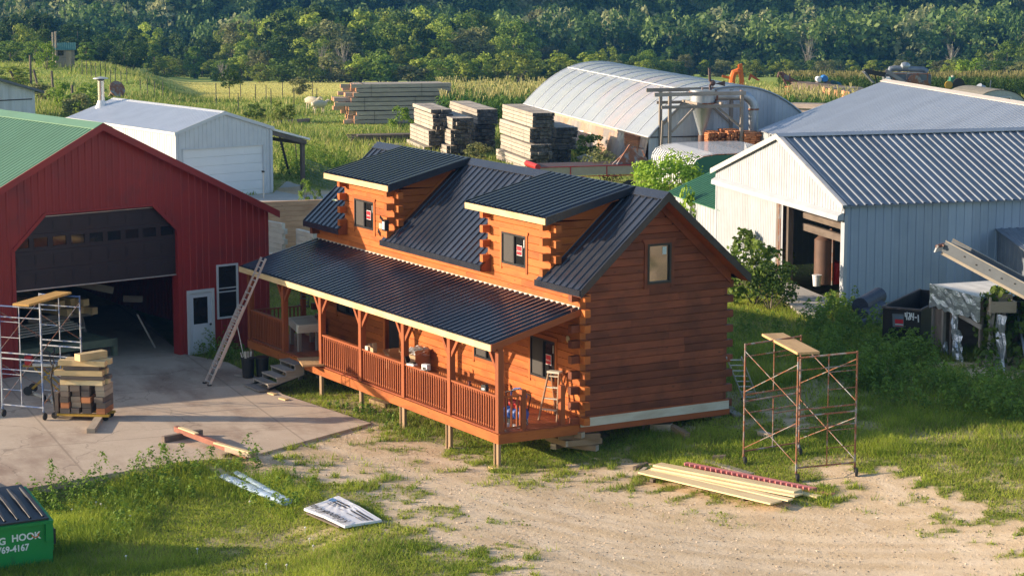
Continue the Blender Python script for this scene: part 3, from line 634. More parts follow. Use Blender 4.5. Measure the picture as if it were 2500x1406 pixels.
# right of the door, round the service door and the window
mb.ribbed((0, 0, 0), X3, Z3, .28, .05, topf(0), .23, .02, .05, (0, -1, 0), r=None)
mb.ribbed((.28, 0, 0), X3, Z3, 1.0, 2.13, topf(.28), .23, .02, .05, (0, -1, 0), r=None)
mb.ribbed((1.28, 0, 0), X3, Z3, .11, .05, topf(1.28), .23, .02, .05, (0, -1, 0), r=None)
mb.ribbed((1.39, 0, 0), X3, Z3, .80, .05, lambda u: 1.1, .23, .02, .05, (0, -1, 0), r=None)
mb.ribbed((1.39, 0, 0), X3, Z3, .80, 2.86, topf(1.39), .23, .02, .05, (0, -1, 0), r=None)
mb.ribbed((2.19, 0, 0), X3, Z3, XR - 2.19, .05, topf(2.19), .23, .02, .05, (0, -1, 0), r=None)
mb.ribbed((XR, 0, 0), Y3, Z3, BL, .0, ZE, .23, .02, .05, (1, 0, 0), r=None)
mb.ribbed((XL, 0, 0), Y3, Z3, BL, .0, ZE, .23, .02, .05, (-1, 0, 0), r=None)
mb.ribbed((XL, BL, 0), X3, Z3, XR - XL, 0, topf(XL), .23, .02, .05, (0, 1, 0), r=None)
wo = mb.build('wall', REDM, b)
mb = MB(); s_ = (ZR - ZE) / (XR - XP); ls = math.hypot(1, s_); OV = .25
for s in (1, -1):
    xe = XP + s * (XR - XP + OV); ze = ZE - s_ * OV
    mb.ribbed((xe, -.28, ze + .06), Y3, (-s / ls, 0, s_ / ls), BL + .5, 0, (XR - XP + OV) * ls, .23, .022, .05, (s * s_ / ls, 0, 1 / ls), r=.5)
    mb.prism([(xe, ze + .0), (XP, ZR + .0), (XP, ZR + .05), (xe, ze + .05)], (0, -.27, 0), X3, Z3, (0, BL + .48, 0))
ro = mb.build('roof', GREENM, b)
mb = MB()
for s in (1, -1): mb.prism([(XP, ZR + .10), (XP, ZR + .08), (XP + s * .33, ZR + .08 - .33 * s_), (XP + s * .33, ZR + .10 - .33 * s_)], (0, -.31, 0), X3, Z3, (0, BL + .56, 0))
mb.build('ridge_cap', GREENM, ro)
mb = MB()
for s in (1, -1):
    xe = XP + s * (XR - XP + OV); ze = ZE - s_ * OV; mb.prism([(xe, ze - .14), (XP, ZR - .14), (XP, ZR + .085), (xe, ze + .085)], (0, -.31, 0), X3, Z3, (0, .03, 0))
    mb.prism([(xe, ze - .02), (XP, ZR - .02), (XP, ZR), (xe, ze)], (0, -.28, 0), X3, Z3, (0, .28, 0))
mb.build('rake_trim', REDM, b)
# inner shell so the inside stays dark, dirt floor is the slab
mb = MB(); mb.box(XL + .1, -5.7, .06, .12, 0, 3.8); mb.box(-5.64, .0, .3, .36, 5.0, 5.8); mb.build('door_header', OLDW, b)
MB().box(-.02, .1, -.03, .35, .05, 4.1).box(-5.74, -5.62, -.03, .35, .05, 3.95).beam((-5.66, -.01, 3.95), (-4.6, -.01, 4.95), .08, .10).beam((-.9, -.01, 5.0), (.02, -.01, 4.1), .08, .10).box(-4.6, -.88, -.04, .06, 4.93, 5.0).build('door_trim', REDM, b)
# sectional door: four sections of embossed panels, one with lights
mb = MB(); gl = MB(); x0, x1 = -5.62, 0.0; nP = 9; pw = (x1 - x0) / nP; secs = [(2.69, 3.28, 0), (3.28, 3.84, 0), (3.84, 4.36, 1), (4.36, 4.86, 0)]
for z0, z1, lit in secs:
    if not lit: mb.box(x0, x1, .12, .16, z0 + .004, z1 - .004, r=.5)
    for i in range(nP):
        a, c = x0 + i * pw + pw * .14, x0 + (i + 1) * pw - pw * .14; lo, hi = z0 + .11, z1 - .11
        if lit:
            a -= .02; c += .02; lo -= .01; hi += .01
            mb.box(x0 + i * pw, a, .12, .16, z0 + .004, z1 - .004, r=.5); mb.box(c, x0 + (i + 1) * pw, .12, .16, z0 + .004, z1 - .004, r=.5)
            mb.box(a, c, .12, .16, z0 + .004, lo, r=.5); mb.box(a, c, .12, .16, hi, z1 - .004, r=.5); gl.box(a, c, .135, .142, lo, hi, r=.5)
            t = .02
            mb.box(a, a + t, .105, .12, lo, hi); mb.box(c - t, c, .105, .12, lo, hi); mb.box(a + t, c - t, .105, .12, lo, lo + t); mb.box(a + t, c - t, .105, .12, hi - t, hi)
        else: mb.prism([(a, lo), (c, lo), (c - .0, hi), (a, hi)], (0, .105, 0), X3, Z3, (0, .015, 0), r=.4); mb.prism([(a + .05, lo + .05), (c - .05, lo + .05), (c - .05, hi - .05), (a + .05, hi - .05)], (0, .095, 0), X3, Z3, (0, .01, 0), r=.6)
do = mb.build('overhead_door', BROWND, b)
GLS = M('door_glass', (.5, .5, .5), rough=.05, trans=1, rnd=0); gl.build('window_row', GLASS, do)
MB().box(x0, x1, .09, .17, 2.655, 2.69).build('bottom_seal', ALU, do); MB().box(x0 + .9, x1 - .8, .10, .15, 4.86, 4.885).build('top_strut', ALU, do)
# service door
mb = MB(); a, c = .28, 1.28
mb.box(a, a + .1, -.05, .03, .05, 2.13); mb.box(c - .1, c, -.05, .03, .05, 2.13); mb.box(a + .1, c - .1, -.05, .03, 2.03, 2.13); mb.box(a + .1, c - .1, -.02, .03, .05, .1)
sd = mb.build('service_door', WHITEM, b)
DWH = M('door_white', (.62, .66, .72), (.56, .60, .66), 2, rough=.5, rnd=0)
mb = MB(); a, c = .385, 1.175; mb.box(a, c, -.012, .02, .1, 1.02); mb.box(a, a + .13, -.012, .02, 1.02, 2.02); mb.box(c - .13, c, -.012, .02, 1.02, 2.02); mb.box(a + .13, c - .13, -.012, .02, 1.88, 2.02)
for q in ((a + .12, a + .33), (c - .33, c - .12)): mb.box(q[0], q[1], -.022, -.012, .25, .85)
mb.build('leaf', DWH, sd); MB().box(a + .13, c - .13, .0, .01, 1.02, 1.88).build('pane', GLASS, sd); MB().lathe([(.02, 0), (.035, .03), (.035, .06), (.02, .08)], (c - .06, -.01, .98), (0, -1, 0), 10).build('door_knob', DKSTEEL, sd)
# double hung window
a, c, z0, z1 = 1.39, 2.19, 1.1, 2.86; mb = MB(); t = .06
mb.box(a, a + t, -.05, .03, z0, z1); mb.box(c - t, c, -.05, .03, z0, z1); mb.box(a + t, c - t, -.05, .03, z1 - t, z1); mb.box(a + t, c - t, -.05, .03, z0, z0 + t)
mb.box(a + t, c - t, -.02, .02, 1.95, 1.985); mb.box(a + t, c - t, -.02, .02, 2.07, 2.10); wn_ = mb.build('window', WHITEM, b)
MB().box(a + t, c - t, 0, .01, z0 + t, z1 - t).build('pane', GLASS, wn_)
BARN = b
def inb(x, y, z): return b_mat(BARN, x, y, z)
def b_mat(o, x, y, z): return Matrix.Translation(o.location) @ Matrix.Rotation(o.rotation_euler.z, 4, 'Z') @ Vector((x, y, z))
# ---------------- white garage behind the barn
P = at(666, 480, .8)
b = bframe('white_garage', P, -7, 'small white metal garage with closed white door, silver chimney pipe and open lean-to', 'garage'); WG = b
XL, XR, XP, ZE, ZR, BL = -5.25, 0, -2.62, 4.15, 5.0, 11.2; rt2 = lambda u: ZR - (ZR - ZE) * abs(XL + u - XP) / (XR - XP); s_ = (ZR - ZE) / (XR - XP); ls = math.hypot(1, s_)
mb = MB(); mb.ribbed((XL, 0, 0), X3, Z3, .37, .7, rt2, .23, .018, .05, (0, -1, 0), r=.5); mb.ribbed((XL + .37, 0, 0), X3, Z3, 4.42, 3.34, lambda u: rt2(u + .37), .23, .018, .05, (0, -1, 0), r=.5); mb.ribbed((-.46, 0, 0), X3, Z3, .46, .7, lambda u: rt2(u + 4.79), .23, .018, .05, (0, -1, 0), r=.5)
mb.ribbed((XR, 0, 0), Y3, Z3, BL, .5, ZE, .23, .018, .05, (1, 0, 0), r=.5); mb.ribbed((XL, 0, 0), Y3, Z3, BL, .2, ZE, .23, .018, .05, (-1, 0, 0), r=.5); mb.ribbed((XL, BL, 0), X3, Z3, 5.25, .5, rt2, .23, .018, .05, (0, 1, 0), r=.5)
mb.build('wall', WHITEM, b)
mb = MB()
for s in (1, -1):
    mb.ribbed((XP + s * (2.62 + .06), -.08, ZE + .03), Y3, (-s / ls, 0, s_ / ls), BL + .16, 0, (2.68) * ls, .23, .022, .05, (s * s_ / ls, 0, 1 / ls), r=.5)
    mb.prism([(XP + s * 2.66, ZE - .01), (XP, ZR - .0), (XP, ZR + .03), (XP + s * 2.66, ZE + .02)], (0, -.06, 0), X3, Z3, (0, BL + .12, 0))
WROOF = M('white_roof', (.66, .70, .76), (.58, .62, .68), 1, rough=.35, metal=.35, rnd=0)
ro = mb.build('roof', WROOF, b); mb = MB()
for s in (1, -1):
    mb.prism([(XP, ZR + .07), (XP, ZR + .05), (XP + s * .16, ZR + .05 - .16 * s_), (XP + s * .16, ZR + .07 - .16 * s_)], (0, -.1, 0), X3, Z3, (0, BL + .2, 0))
    mb.prism([(XP + s * 2.72, ZE - .12), (XP, ZR - .10), (XP, ZR + .06), (XP + s * 2.72, ZE + .04)], (0, -.1, 0), X3, Z3, (0, .03, 0))
    mb.box(XP + s * 2.7 - .02, XP + s * 2.7 + .02, -.09, BL + .1, ZE - .1, ZE + .035)
mb.box(-.12, .02, -.035, -.02, .75, ZE); mb.box(XL - .02, XL + .1, -.035, -.02, .75, ZE); mb.build('trim', WHITEM, b)
mb = MB()
for k in range(6): z0 = .8 + k * .423; mb.box(XL + .4, -.49, .05, .09, z0 + .004, z0 + .419, r=.5); [mb.box(XL + .5 + j * 1.08, XL + 1.4 + j * 1.08, .042, .05, z0 + .08, z0 + .34, r=.4) for j in range(4)]
do = mb.build('overhead_door', M('door_panel_white', (.78, .79, .80), (.72, .73, .74), .8, rough=.5, rnd=.06), b); MB().box(XL + .33, XL + .39, -.03, .1, .75, 3.38).box(-.5, -.44, -.03, .1, .75, 3.38).box(XL + .33, -.44, -.03, .1, 3.32, 3.38).build('door_trim', WHITEM, do)
px_ = -1.05 + XP + .0; py_ = 10.6
pz = ZR - abs(px_ - XP) * s_
mb = MB(); mb.lathe([(.17, 0), (.17, 1.35)], (px_, py_, pz), n=16, r=.5); chm = mb.build('chimney_pipe', M('polished_steel', (.75, .74, .73), (.6, .6, .6), 3, rough=.22, metal=.9, rnd=0), b, smooth=True)
MB().lathe([(.33, -.05), (.24, .18), (.19, .32), (.185, .36)], (px_, py_, pz), n=16).build('boot', WHITEM, chm, smooth=True); MB().lathe([(.18, 1.35), (.18, 1.45)], (px_, py_, pz), n=16).build('vent_band', DKSTEEL, chm); MB().lathe([(.40, 1.45), (.38, 1.49), (.05, 1.56)], (px_, py_, pz), n=20).build('rain_cap', ALU, chm, smooth=True)
# lean-to on its right
mb = MB(); mb.prism([(0, 4.02), (2.15, 3.42), (2.15, 3.52), (0, 4.12)], (.02, .0, 0), X3, Z3, (0, 7.5, 0)); mb.build('lean_to_roof', WROOF, b)
mb = MB(); mb.prism([(.02, 3.78), (2.0, 3.22), (2.0, 3.42), (.02, 3.98)], (0, .05, 0), X3, Z3, (0, .08, 0)); mb.box(1.85, 1.98, .15, 7.3, 3.2, 3.36); mb.build('lean_to_beam', OLDW, b)
for yy in (.15, 3.6, 7.1): MB().box(1.78, 1.96, yy, yy + .18, .6, 3.3).build('lean_to_post', OLDW, b)
MB().box(.75, .9, 7.0, 7.14, .6, 3.6).build('lean_to_post', OLDW, b)
# ---------------- right garage (white gable, dark blue-grey long side)
P = at(2058, 748, .9)
b = bframe('machine_shed', P, 104.5, 'long metal shed with bright white gable end, open sliding door and grey ribbed roof', 'shed'); MS = b
XL, XR, XP, ZE, ZR, BL = -12.15, 0, -5.75, 4.33, 6.17, 26
def rt3(x): return ZR - (ZR - ZE) * ((x - XP) / (XR - XP) if x > XP else (XP - x) / (XP - XL))
sR = (ZR - ZE) / (XR - XP); sL = (ZR - ZE) / (XP - XL); OX = -.1
mb = MB()
mb.ribbed((XL, 0, 0), X3, Z3, -5.95 - XL, .6, 3.86, .165, .012, .03, (0, -1, 0), r=None)
mb.ribbed((XL, -.03, 0), X3, Z3, 12.15, 4.0, lambda u: rt3(XL + u), .23, .018, .05, (0, -1, 0), r=None)
mb.build('gable_wall', WHITEW, b)
for q_ in ((-.28, .02), (XL - .02, XL + .1)): MB().box(q_[0], q_[1], -.02, .1, .7, 4.0, r=.5).build('corner_trim', WHITEW, b)
mb = MB(); mb.prism([(-.04, 3.82), (-.04, 4.06), (-.10, 4.08), (-.26, 3.98), (-.28, 3.82)], (XL + .15, 0, 0), Y3, Z3, (12.0, 0, 0), r=.5); mb.build('door_track_cover', WHITEW, b)
BLUEW = M('blue_grey_steel', (.33, .40, .52), (.28, .35, .46), .8, rough=.45, metal=.25, rnd=.22)
mb = MB(); mb.ribbed((0, 0, 0), Y3, Z3, BL, .5, ZE, .3, .022, .06, (1, 0, 0), r=None); mb.ribbed((XL, 0, 0), Y3, Z3, BL, .5, ZE, .23, .018, .05, (-1, 0, 0), r=.5); mb.ribbed((XL, BL, 0), X3, Z3, 12.15, .5, lambda u: rt3(XL + u), .23, .018, .05, (0, 1, 0), r=.5); mb.build('side_wall', BLUEW, b)
mb = MB()
for s, sl_, xe in ((1, sR, XR + .14), (-1, sL, XL - .14)):
    ls = math.hypot(1, sl_); ze = ZE - .14 * sl_
    mb.ribbed((xe, -.15, ze + .05), Y3, (-s / ls, 0, sl_ / ls), BL + .3, 0, abs(xe - XP) * ls, .305, .035, .07, (s * sl_ / ls, 0, 1 / ls), r=None)
    mb.prism([(xe, ze), (XP, ZR - .0), (XP, ZR + .04), (xe, ze + .04)], (0, -.13, 0), X3, Z3, (0, BL + .26, 0))
ro = mb.build('roof', GALVD, b); mb = MB(); rk = MB()
for s, sl_, xe in ((1, sR, XR + .2), (-1, sL, XL - .2)):
    mb.prism([(XP, ZR + .12), (XP, ZR + .10), (XP + s * .28, ZR + .10 - .28 * sl_), (XP + s * .28, ZR + .12 - .28 * sl_)], (0, -.2, 0), X3, Z3, (0, BL + .4, 0))
    ze = ZR - abs(xe - XP) * sl_; rk.prism([(xe, ze - .10), (XP, ZR - .10), (XP, ZR + .10), (xe, ze + .10)], (0, -.19, 0), X3, Z3, (0, .035, 0)); rk.prism([(xe, ze + .08), (XP, ZR + .08), (XP, ZR + .105), (xe, ze + .105)], (0, -.155, 0), X3, Z3, (0, .14, 0))
mb.build('ridge_cap', GALV, ro); rk.build('rake_trim', M('grey_trim', (.50, .49, .47), (.42, .41, .40), 3, rough=.6, rnd=.1), b)
mb = MB(); mb.box(-5.95, -5.72, -.03, .14, .9, 3.85, m=0); mb.box(-5.30, -5.12, .1, .3, .9, 3.85); mb.box(-5.1, -.3, .6, .75, 3.3, 3.5); mb.box(-5.1, -.3, .62, .77, 2.85, 3.1); mb.build('door_post', OLDW, b)
MB().box(-5.70, -5.66, -.05, .0, 1.0, 3.85).box(-5.56, -5.52, -.05, .0, 1.0, 3.85).build('door_rail', RUST, b)
mb = MB(); mb.ribbed((-5.66, -.02, 0), X3, Z3, .3, .9, 3.85, .23, .012, .04, (0, -1, 0), r=.5); mb.build('sliding_door', WHITEW, b)
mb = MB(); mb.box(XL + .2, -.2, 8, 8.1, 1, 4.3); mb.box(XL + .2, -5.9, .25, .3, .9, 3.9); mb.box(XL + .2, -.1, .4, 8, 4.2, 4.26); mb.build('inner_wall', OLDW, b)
# lean-to addition on the side (far right)
q = onplane(2432, 700, b_mat(b, 0, 6, 0), 14.5)
yl = (Vector(q) - b_mat(b, 0, 0, 0)).dot(Vector((math.sin(R(14.5)), math.cos(R(14.5)), 0)))
t = MB(); t.ribbed((0, yl, 0), X3, Z3, 2.6, .6, lambda u: 3.3 - u * .22, .3, .018, .05, (0, -1, 0), r=None); t.ribbed((2.6, yl, 0), Y3, Z3, 8, .5, 2.72, .3, .018, .05, (1, 0, 0), r=None); an = t.build('annex_wall', GALVD, b)
t = MB().ribbed((-.02, yl - .12, 3.36), Y3, (1 / 1.024, 0, -.22 / 1.024), 8, 0, 2.8, .3, .022, .06, (.215, 0, .977), r=.5); t.prism([(0, 3.3), (2.75, 2.7), (2.75, 2.72), (0, 3.33)], (0, yl - .1, 0), X3, Z3, (0, 8, 0)); t.build('annex_roof', GALVD, b)
# ---------------- big galvanised shed behind it
ZB = 5.6
Pa = at(2162, 198, ZB); azr = -72.; u_ = np.array([math.sin(R(azr)), math.cos(R(azr)), 0]); Pe = None
# eave corner: 320 -> go down the rake
best = None
for z in np.arange(2.6, 4.8, .02):
    e = at(1849, 320, z); dv = e - Pa; al = abs(dv @ u_)
    if best is None or al < best[0]: best = (al, z, e)
EZB = float(best[1]); Wd = float(np.linalg.norm((best[2] - Pa)[:2]))
b = thing('storage_shed', (Pa[0], Pa[1], 0), R(90 - azr) + math.pi, label='wide shed with pale galvanised roof behind the white-gabled machine shed', cat='shed')
# local: +x runs along the ridge towards the right of the picture, -y is the slope facing the sun
LB = 40; s_ = (ZB - EZB) / Wd; ls = math.hypot(1, s_); mb = MB()
GALVL = M('pale_galvanised', (.52, .56, .62), (.45, .49, .55), .6, rough=.4, metal=.45, rnd=.08)
for s in (-1, 1):
    mb.ribbed((0, s * Wd, EZB + .04), X3, (0, -s / ls, s_ / ls), LB, 0, Wd * ls, .30, .04, .08, (0, s * s_ / ls, 1 / ls), r=None); mb.prism([(s * Wd, EZB), (0, ZB), (0, ZB + .03), (s * Wd, EZB + .03)], (.02, 0, 0), Y3, Z3, (LB, 0, 0))
ro = mb.build('roof', GALVL, b); mb = MB()
for s in (-1, 1): mb.prism([(0, ZB + .11), (0, ZB + .08), (s * .3, ZB + .08 - .3 * s_), (s * .3, ZB + .11 - .3 * s_)], (-.06, 0, 0), Y3, Z3, (LB, 0, 0))
mb.build('ridge_cap', M('dusty_cap', (.50, .46, .42), (.42, .40, .37), 3, rough=.7, rnd=0), ro)
mb = MB(); mb.ribbed((.15, -Wd + .1, 0), Y3, Z3, 2 * Wd - .2, .5, lambda u: ZB - abs(u - Wd + .1) * s_, .23, .018, .05, (-1, 0, 0), r=None); mb.ribbed((.15, -Wd + .15, 0), X3, Z3, LB, .5, EZB, .23, .018, .05, (0, -1, 0), r=None); mb.build('wall', WHITEW, b)
# ---------------- hoop house
P = at(1583, 410, 1); b = bframe('hoop_house', P, 15, 'long hoop greenhouse under milky plastic film with white board end wall', 'greenhouse')
HW, HL = 9.9, 25.2; HZ0, HZ = 2.62, 5.28
def arch(t): # t 0..1 across: straight shoulder then flat arc
    x = HW * t; return x, HZ0 + (HZ - HZ0) * (1 - abs(2 * t - 1) ** 2.15)
ts = np.linspace(0, 1, 25); mb = MB(); FILMM = M('greenhouse_film', (.35, .38, .42), (.29, .325, .37), .6, rough=.25, rnd=0, spec=.6, c3=(.40, .35, .36), c3s=.12, c3t=(.56, .7))
n_ = 76
for j in range(n_):
    y0, y1 = HL * j / n_, HL * (j + 1) / n_
    def P_(t, y):
        x, z = arch(t); sag = .05 * math.sin(math.pi * ((y / (HL / 12)) % 1)) ; return (x, y, z - sag * (.3 + math.sin(math.pi * t)))
    for i in range(24): mb.poly([P_(ts[i], y0), P_(ts[i], y1), P_(ts[i + 1], y1), P_(ts[i + 1], y0)], r=.5)
fo = mb.build('film_cover', FILMM, b, smooth=True)
for k in range(13):
    y = HL * k / 12; MB().tube([(arch(t)[0], y, arch(t)[1] + .012) for t in ts], .033, 6).build('hoop', WHITEM, b)
mb = MB(); mb.tube([(0, 0, HZ0 + .02), (0, HL, HZ0 + .02)], .04, 6); x_, z_ = arch(.30); mb.tube([(x_, 0, z_ + .03), (x_, HL, z_ + .03)], .035, 6); mb.build('purlin', WHITEM, b)
SK = M('clear_side_film', (.50, .28, .17), (.46, .40, .36), .35, rough=.2, rnd=0, spec=.7, c3=(.30, .27, .26), c3s=.5, c3t=(.48, .58)); mb = MB(); n_ = 90
for j in range(n_):
    y0, y1 = HL * j / n_, HL * (j + 1) / n_; f = lambda y, k: -.12 * k - .06 * math.sin(y * 9) * k - .04 * math.sin(y * 23) * k
    for k in range(3): mb.poly([(f(y0, k), y0, HZ0 - k * .6), (f(y0, k + 1), y0, HZ0 - .6 * (k + 1)), (f(y1, k + 1), y1, HZ0 - .6 * (k + 1)), (f(y1, k), y1, HZ0 - k * .6)])
mb.build('side_curtain', SK, b, smooth=True)
MB().box(-.05, .04, 0, HL, HZ0 - .12, HZ0).build('side_rail', TAN, b)
def archz(u): return arch(min(max(u / HW, 0), 1))[1]
mb = MB(); mb.ribbed((.0, .02, 0), X3, Z3, HW, .6, lambda u: archz(u) - .03, .22, .02, .03, (0, -1, 0), r=None); mb.build('end_wall', M('weathered_white_board', (.52, .56, .62), (.45, .49, .55), 1.2, (1, 1, .2), rough=.7, rnd=.3), b)
MB().tube([(arch(t)[0], -.03, arch(t)[1] + .0) for t in ts], .06, 6).build('end_trim', GALV, b)
MB().box(.1, 3.3, -.02, -.004, 2.6, 2.66).build('door_track', DKSTEEL, b)
HH = b
# ---------------- dust collector (cyclone) tower
P = at(1638, 420, 1); b = bframe('dust_collector', P, 15, 'galvanised cyclone dust collector hanging in a tall weathered timber frame', 'dust collector'); zt = 5.2; D2 = 2.3
for i, (x, y) in enumerate(((-.1, 0), (3.92, 0), (.17, D2), (4.19, D2))): MB().box(x - .08, x + .08, y - .08, y + .08, .8, zt if i in (0, 1) else zt - .1).build('post', GREY, b)
MB().beam((-.55, .2, .8), (-.45, .1, 3.7), .1, .1).build('post', GREY, b)
mb = MB(); mb.box(-1.0, 4.1, -.15, -.08, zt - .22, zt - .02); mb.box(-.6, 4.5, D2 + .08, D2 + .15, zt - .15, zt + .05); mb.box(-.6, 3.95, -.15, -.08, 4.33, 4.5); mb.box(0, 4.4, D2 + .08, D2 + .15, 4.4, 4.56); mb.box(1.38, 1.5, -.1, D2, 4.5, 4.62); mb.box(2.72, 2.84, -.1, D2, 4.5, 4.62); mb.build('cross_beam', GREY, b)
mb = MB(); mb.beam((0, -.05, 3.1), (1.25, -.05, 4.35), .09, .12); mb.beam((3.85, -.05, 3.3), (2.55, -.05, 4.35), .09, .12); mb.beam((.2, D2, 3.2), (1.4, D2, 4.4), .09, .12); mb.beam((4.15, D2, 3.3), (2.9, D2, 4.4), .09, .12); mb.build('knee_brace', GREY, b)
CX, CY = 2.1, 1.1
MB().lathe([(.14, 2.75), (.15, 2.85), (.64, 4.52), (.67, 4.54), (.67, 5.15), (.69, 5.16), (.69, 5.2), (.05, 5.22)], (CX, CY, 0), n=28).build('cyclone_body', GALV, b, smooth=True)
MB().lathe([(.71, 4.48), (.71, 4.55)], (CX, CY, 0), n=28).lathe([(.71, 5.08), (.71, 5.12)], (CX, CY, 0), n=28).build('rust_band', RUST, b)
MB().lathe([(.19, 2.0), (.19, 2.8)], (CX, CY, 0), n=14).build('outlet_pipe', M('rust_brown_steel', (.17, .10, .08), (.12, .075, .06), 6, rough=.7, rnd=0), b, smooth=True)
MB().beam((CX - .62, CY - .2, 4.5), (CX - .1, CY - .15, 2.95), .03, .03).beam((CX + .62, CY - .1, 4.5), (CX + .12, CY - .12, 2.95), .03, .03).build('strut', GALV, b)
pts = [(CX + .5, CY, 4.88), (4.3, CY, 4.88)] + [(4.3 + .72 * math.sin(a), CY, 4.88 - .72 * (1 - math.cos(a))) for a in np.linspace(.25, math.pi / 2, 6)] + [(5.02, CY, 4.0), (5.02, CY, 2.5)] + [(5.02 + .5 * (1 - math.cos(a)), CY, 2.5 - .5 * math.sin(a)) for a in np.linspace(.3, math.pi / 2, 5)] + [(6.6, CY, 1.98)]
MB().tube(pts, .26, 14).build('duct', GALV, b, smooth=True)
mb = MB()
for c, ax_ in (((2.85, CY, 4.88), (1, 0, 0)), ((4.3, CY, 4.88), (1, 0, 0)), ((5.02, CY, 4.12), (0, 0, 1)), ((5.02, CY, 2.55), (0, 0, 1))): mb.lathe([(.29, -.05), (.29, .05)], c, ax_, 14)
mb.build('duct_clamp', RUST, b)
MB().lathe([(.05, 0), (.05, .12)], (CX, CY, 5.22), n=10).build('vent_stub', RUST, b)
DC = b
q = b_mat(b, CX + .55, CY - .1, 5.25)
s = thing('whirligig', q, R(75), label='rust brown wind spinner with two blades spinning on top of the cyclone', cat='wind spinner')
MB().tube([(0, 0, 0), (0, 0, .28)], .03, 8).build('spindle', RUST, s)
DKR = M('dark_rust', (.10, .055, .045), (.07, .04, .035), 6, rough=.7, rnd=.3)
MB().lathe([(.09, -.14), (.15, -.05), (.15, .05), (.07, .13)], (0, 0, .32), (1, 0, 0), 12).build('hub', DKR, s, smooth=True)
for a in (10, 190): MB().beam((-.16, .08 * math.sin(R(a)), .32 + .08 * math.cos(R(a))), (-.16, .80 * math.sin(R(a)), .32 + .80 * math.cos(R(a))), .05, .17, (1, .6, 0)).build('blade', DKR, s)
MB().prism([(0, -.02), (.55, -.17), (.55, .13)], (.14, -.01, .30), X3, Z3, (0, .02, 0)).build('tail', DKR, s)
# ---------------- green-roofed low sheds between
def ground_frame(name, px, py, z, azm, label, cat): return bframe(name, at(px, py, z), azm, label, cat)
# white round-shouldered container roof
P = at(1688, 472, 1.0)
b = bframe('sawdust_bin', P, 15, 'low bin with curved ribbed white metal roof and green end below the cyclone', 'storage bin')
prof = [(0, 1.0), (0, 2.0), (.05, 2.35), (.25, 2.62), (.6, 2.78), (1.2, 2.86), (3.0, 2.88), (4.6, 2.86), (5.0, 2.8), (5.0, 1.0)]
mb = MB(); n_ = 20; LL = 6.0
for j in range(n_):
    y0, y1, y2 = LL * j / n_, LL * (j + .6) / n_, LL * (j + 1) / n_
    for i in range(len(prof) - 1):
        (a, za), (c, zc) = prof[i], prof[i + 1]; mb.poly([(a, y0, za), (a, y1, za), (c, y1, zc), (c, y0, zc)]); o = .04
        mb.poly([(a - (o if i < 3 else 0), y1, za + (o if i > 1 else 0)), (a - (o if i < 3 else 0), y2, za + (o if i > 1 else 0)), (c - (o if i < 3 else 0), y2, zc + (o if i > 1 else 0)), (c - (o if i < 3 else 0), y1, zc + (o if i > 1 else 0))])
b.location = Vector(b.location) + Vector((0, 0, 0)); mb.build('roof', WHITEM, b)
GREEND = M('dark_green_steel', (.02, .16, .085), (.018, .13, .07), 1, rough=.5, rnd=.05)
MB().prism([(p[0], p[1] - .06) for p in prof], (0, -.05, 0), X3, Z3, (0, .1, 0)).build('end_panel', GREEND, b)
# green shed: its sunny slope runs down towards the maple sapling
E0 = onplane(1745, 512, b_mat(MS, 0, 0, 0), -75.5); vv = np.array([math.sin(R(-75)), math.cos(R(-75)), 0]); pp = np.array([-math.cos(R(-75)), math.sin(R(-75)), 0]); EGZ = float(E0[2]); bst = None
for z in np.arange(EGZ + .2, EGZ + 3, .02):
    q = at(1793, 395, z); dd = abs((q - E0) @ pp); er = abs(dd * .42 - (z - EGZ))
    if bst is None or er < bst[0]: bst = (er, z, dd, q)
RGZ, WG_ = float(bst[1]), float(bst[2])
b = bframe('green_roofed_shed', (E0[0], E0[1], 0), 105, 'low shed with dark green ribbed roof and weathered white wall beside the machine shed', 'shed')
b.location = Vector((E0[0], E0[1], 0)) + Vector((.97, -.26, 0)) * .6; sg = (RGZ - EGZ) / WG_; lg = math.hypot(1, sg); mb = MB(); LG = 6.5
for s in (1, -1):
    mb.ribbed((-LG, WG_ - s * WG_, EGZ + .03), X3, (0, s / lg, sg / lg), LG, 0, WG_ * lg, .3, .03, .06, (0, -s * sg / lg, 1 / lg), r=.5); mb.prism([(WG_ - s * WG_, EGZ), (WG_, RGZ), (WG_, RGZ + .03), (WG_ - s * WG_, EGZ + .03)], (-LG + .02, 0, 0), Y3, Z3, (LG - .04, 0, 0))
ro = mb.build('roof', M('forest_green_steel', (.06, .20, .11), (.05, .16, .09), 1, rough=.45, rnd=.08), b)
mb = MB(); mb.ribbed((-LG + .1, .1, 0), X3, Z3, LG - .1, .5, EGZ + .05, .3, .015, .03, (0, -1, 0), r=None); mb.ribbed((-LG + .1, .1, 0), Y3, Z3, 2 * WG_ - .2, .5, lambda u: RGZ - abs(u - WG_ + .1) * sg, .3, .015, .03, (-1, 0, 0), r=None); mb.build('wall', WHITEW, b)
MB().prism([(WG_ - .25, RGZ - .04), (WG_, RGZ + .07), (WG_ + .25, RGZ - .04)], (-LG - .05, 0, 0), Y3, Z3, (LG + .1, 0, 0)).build('ridge_cap', GREEND, ro)
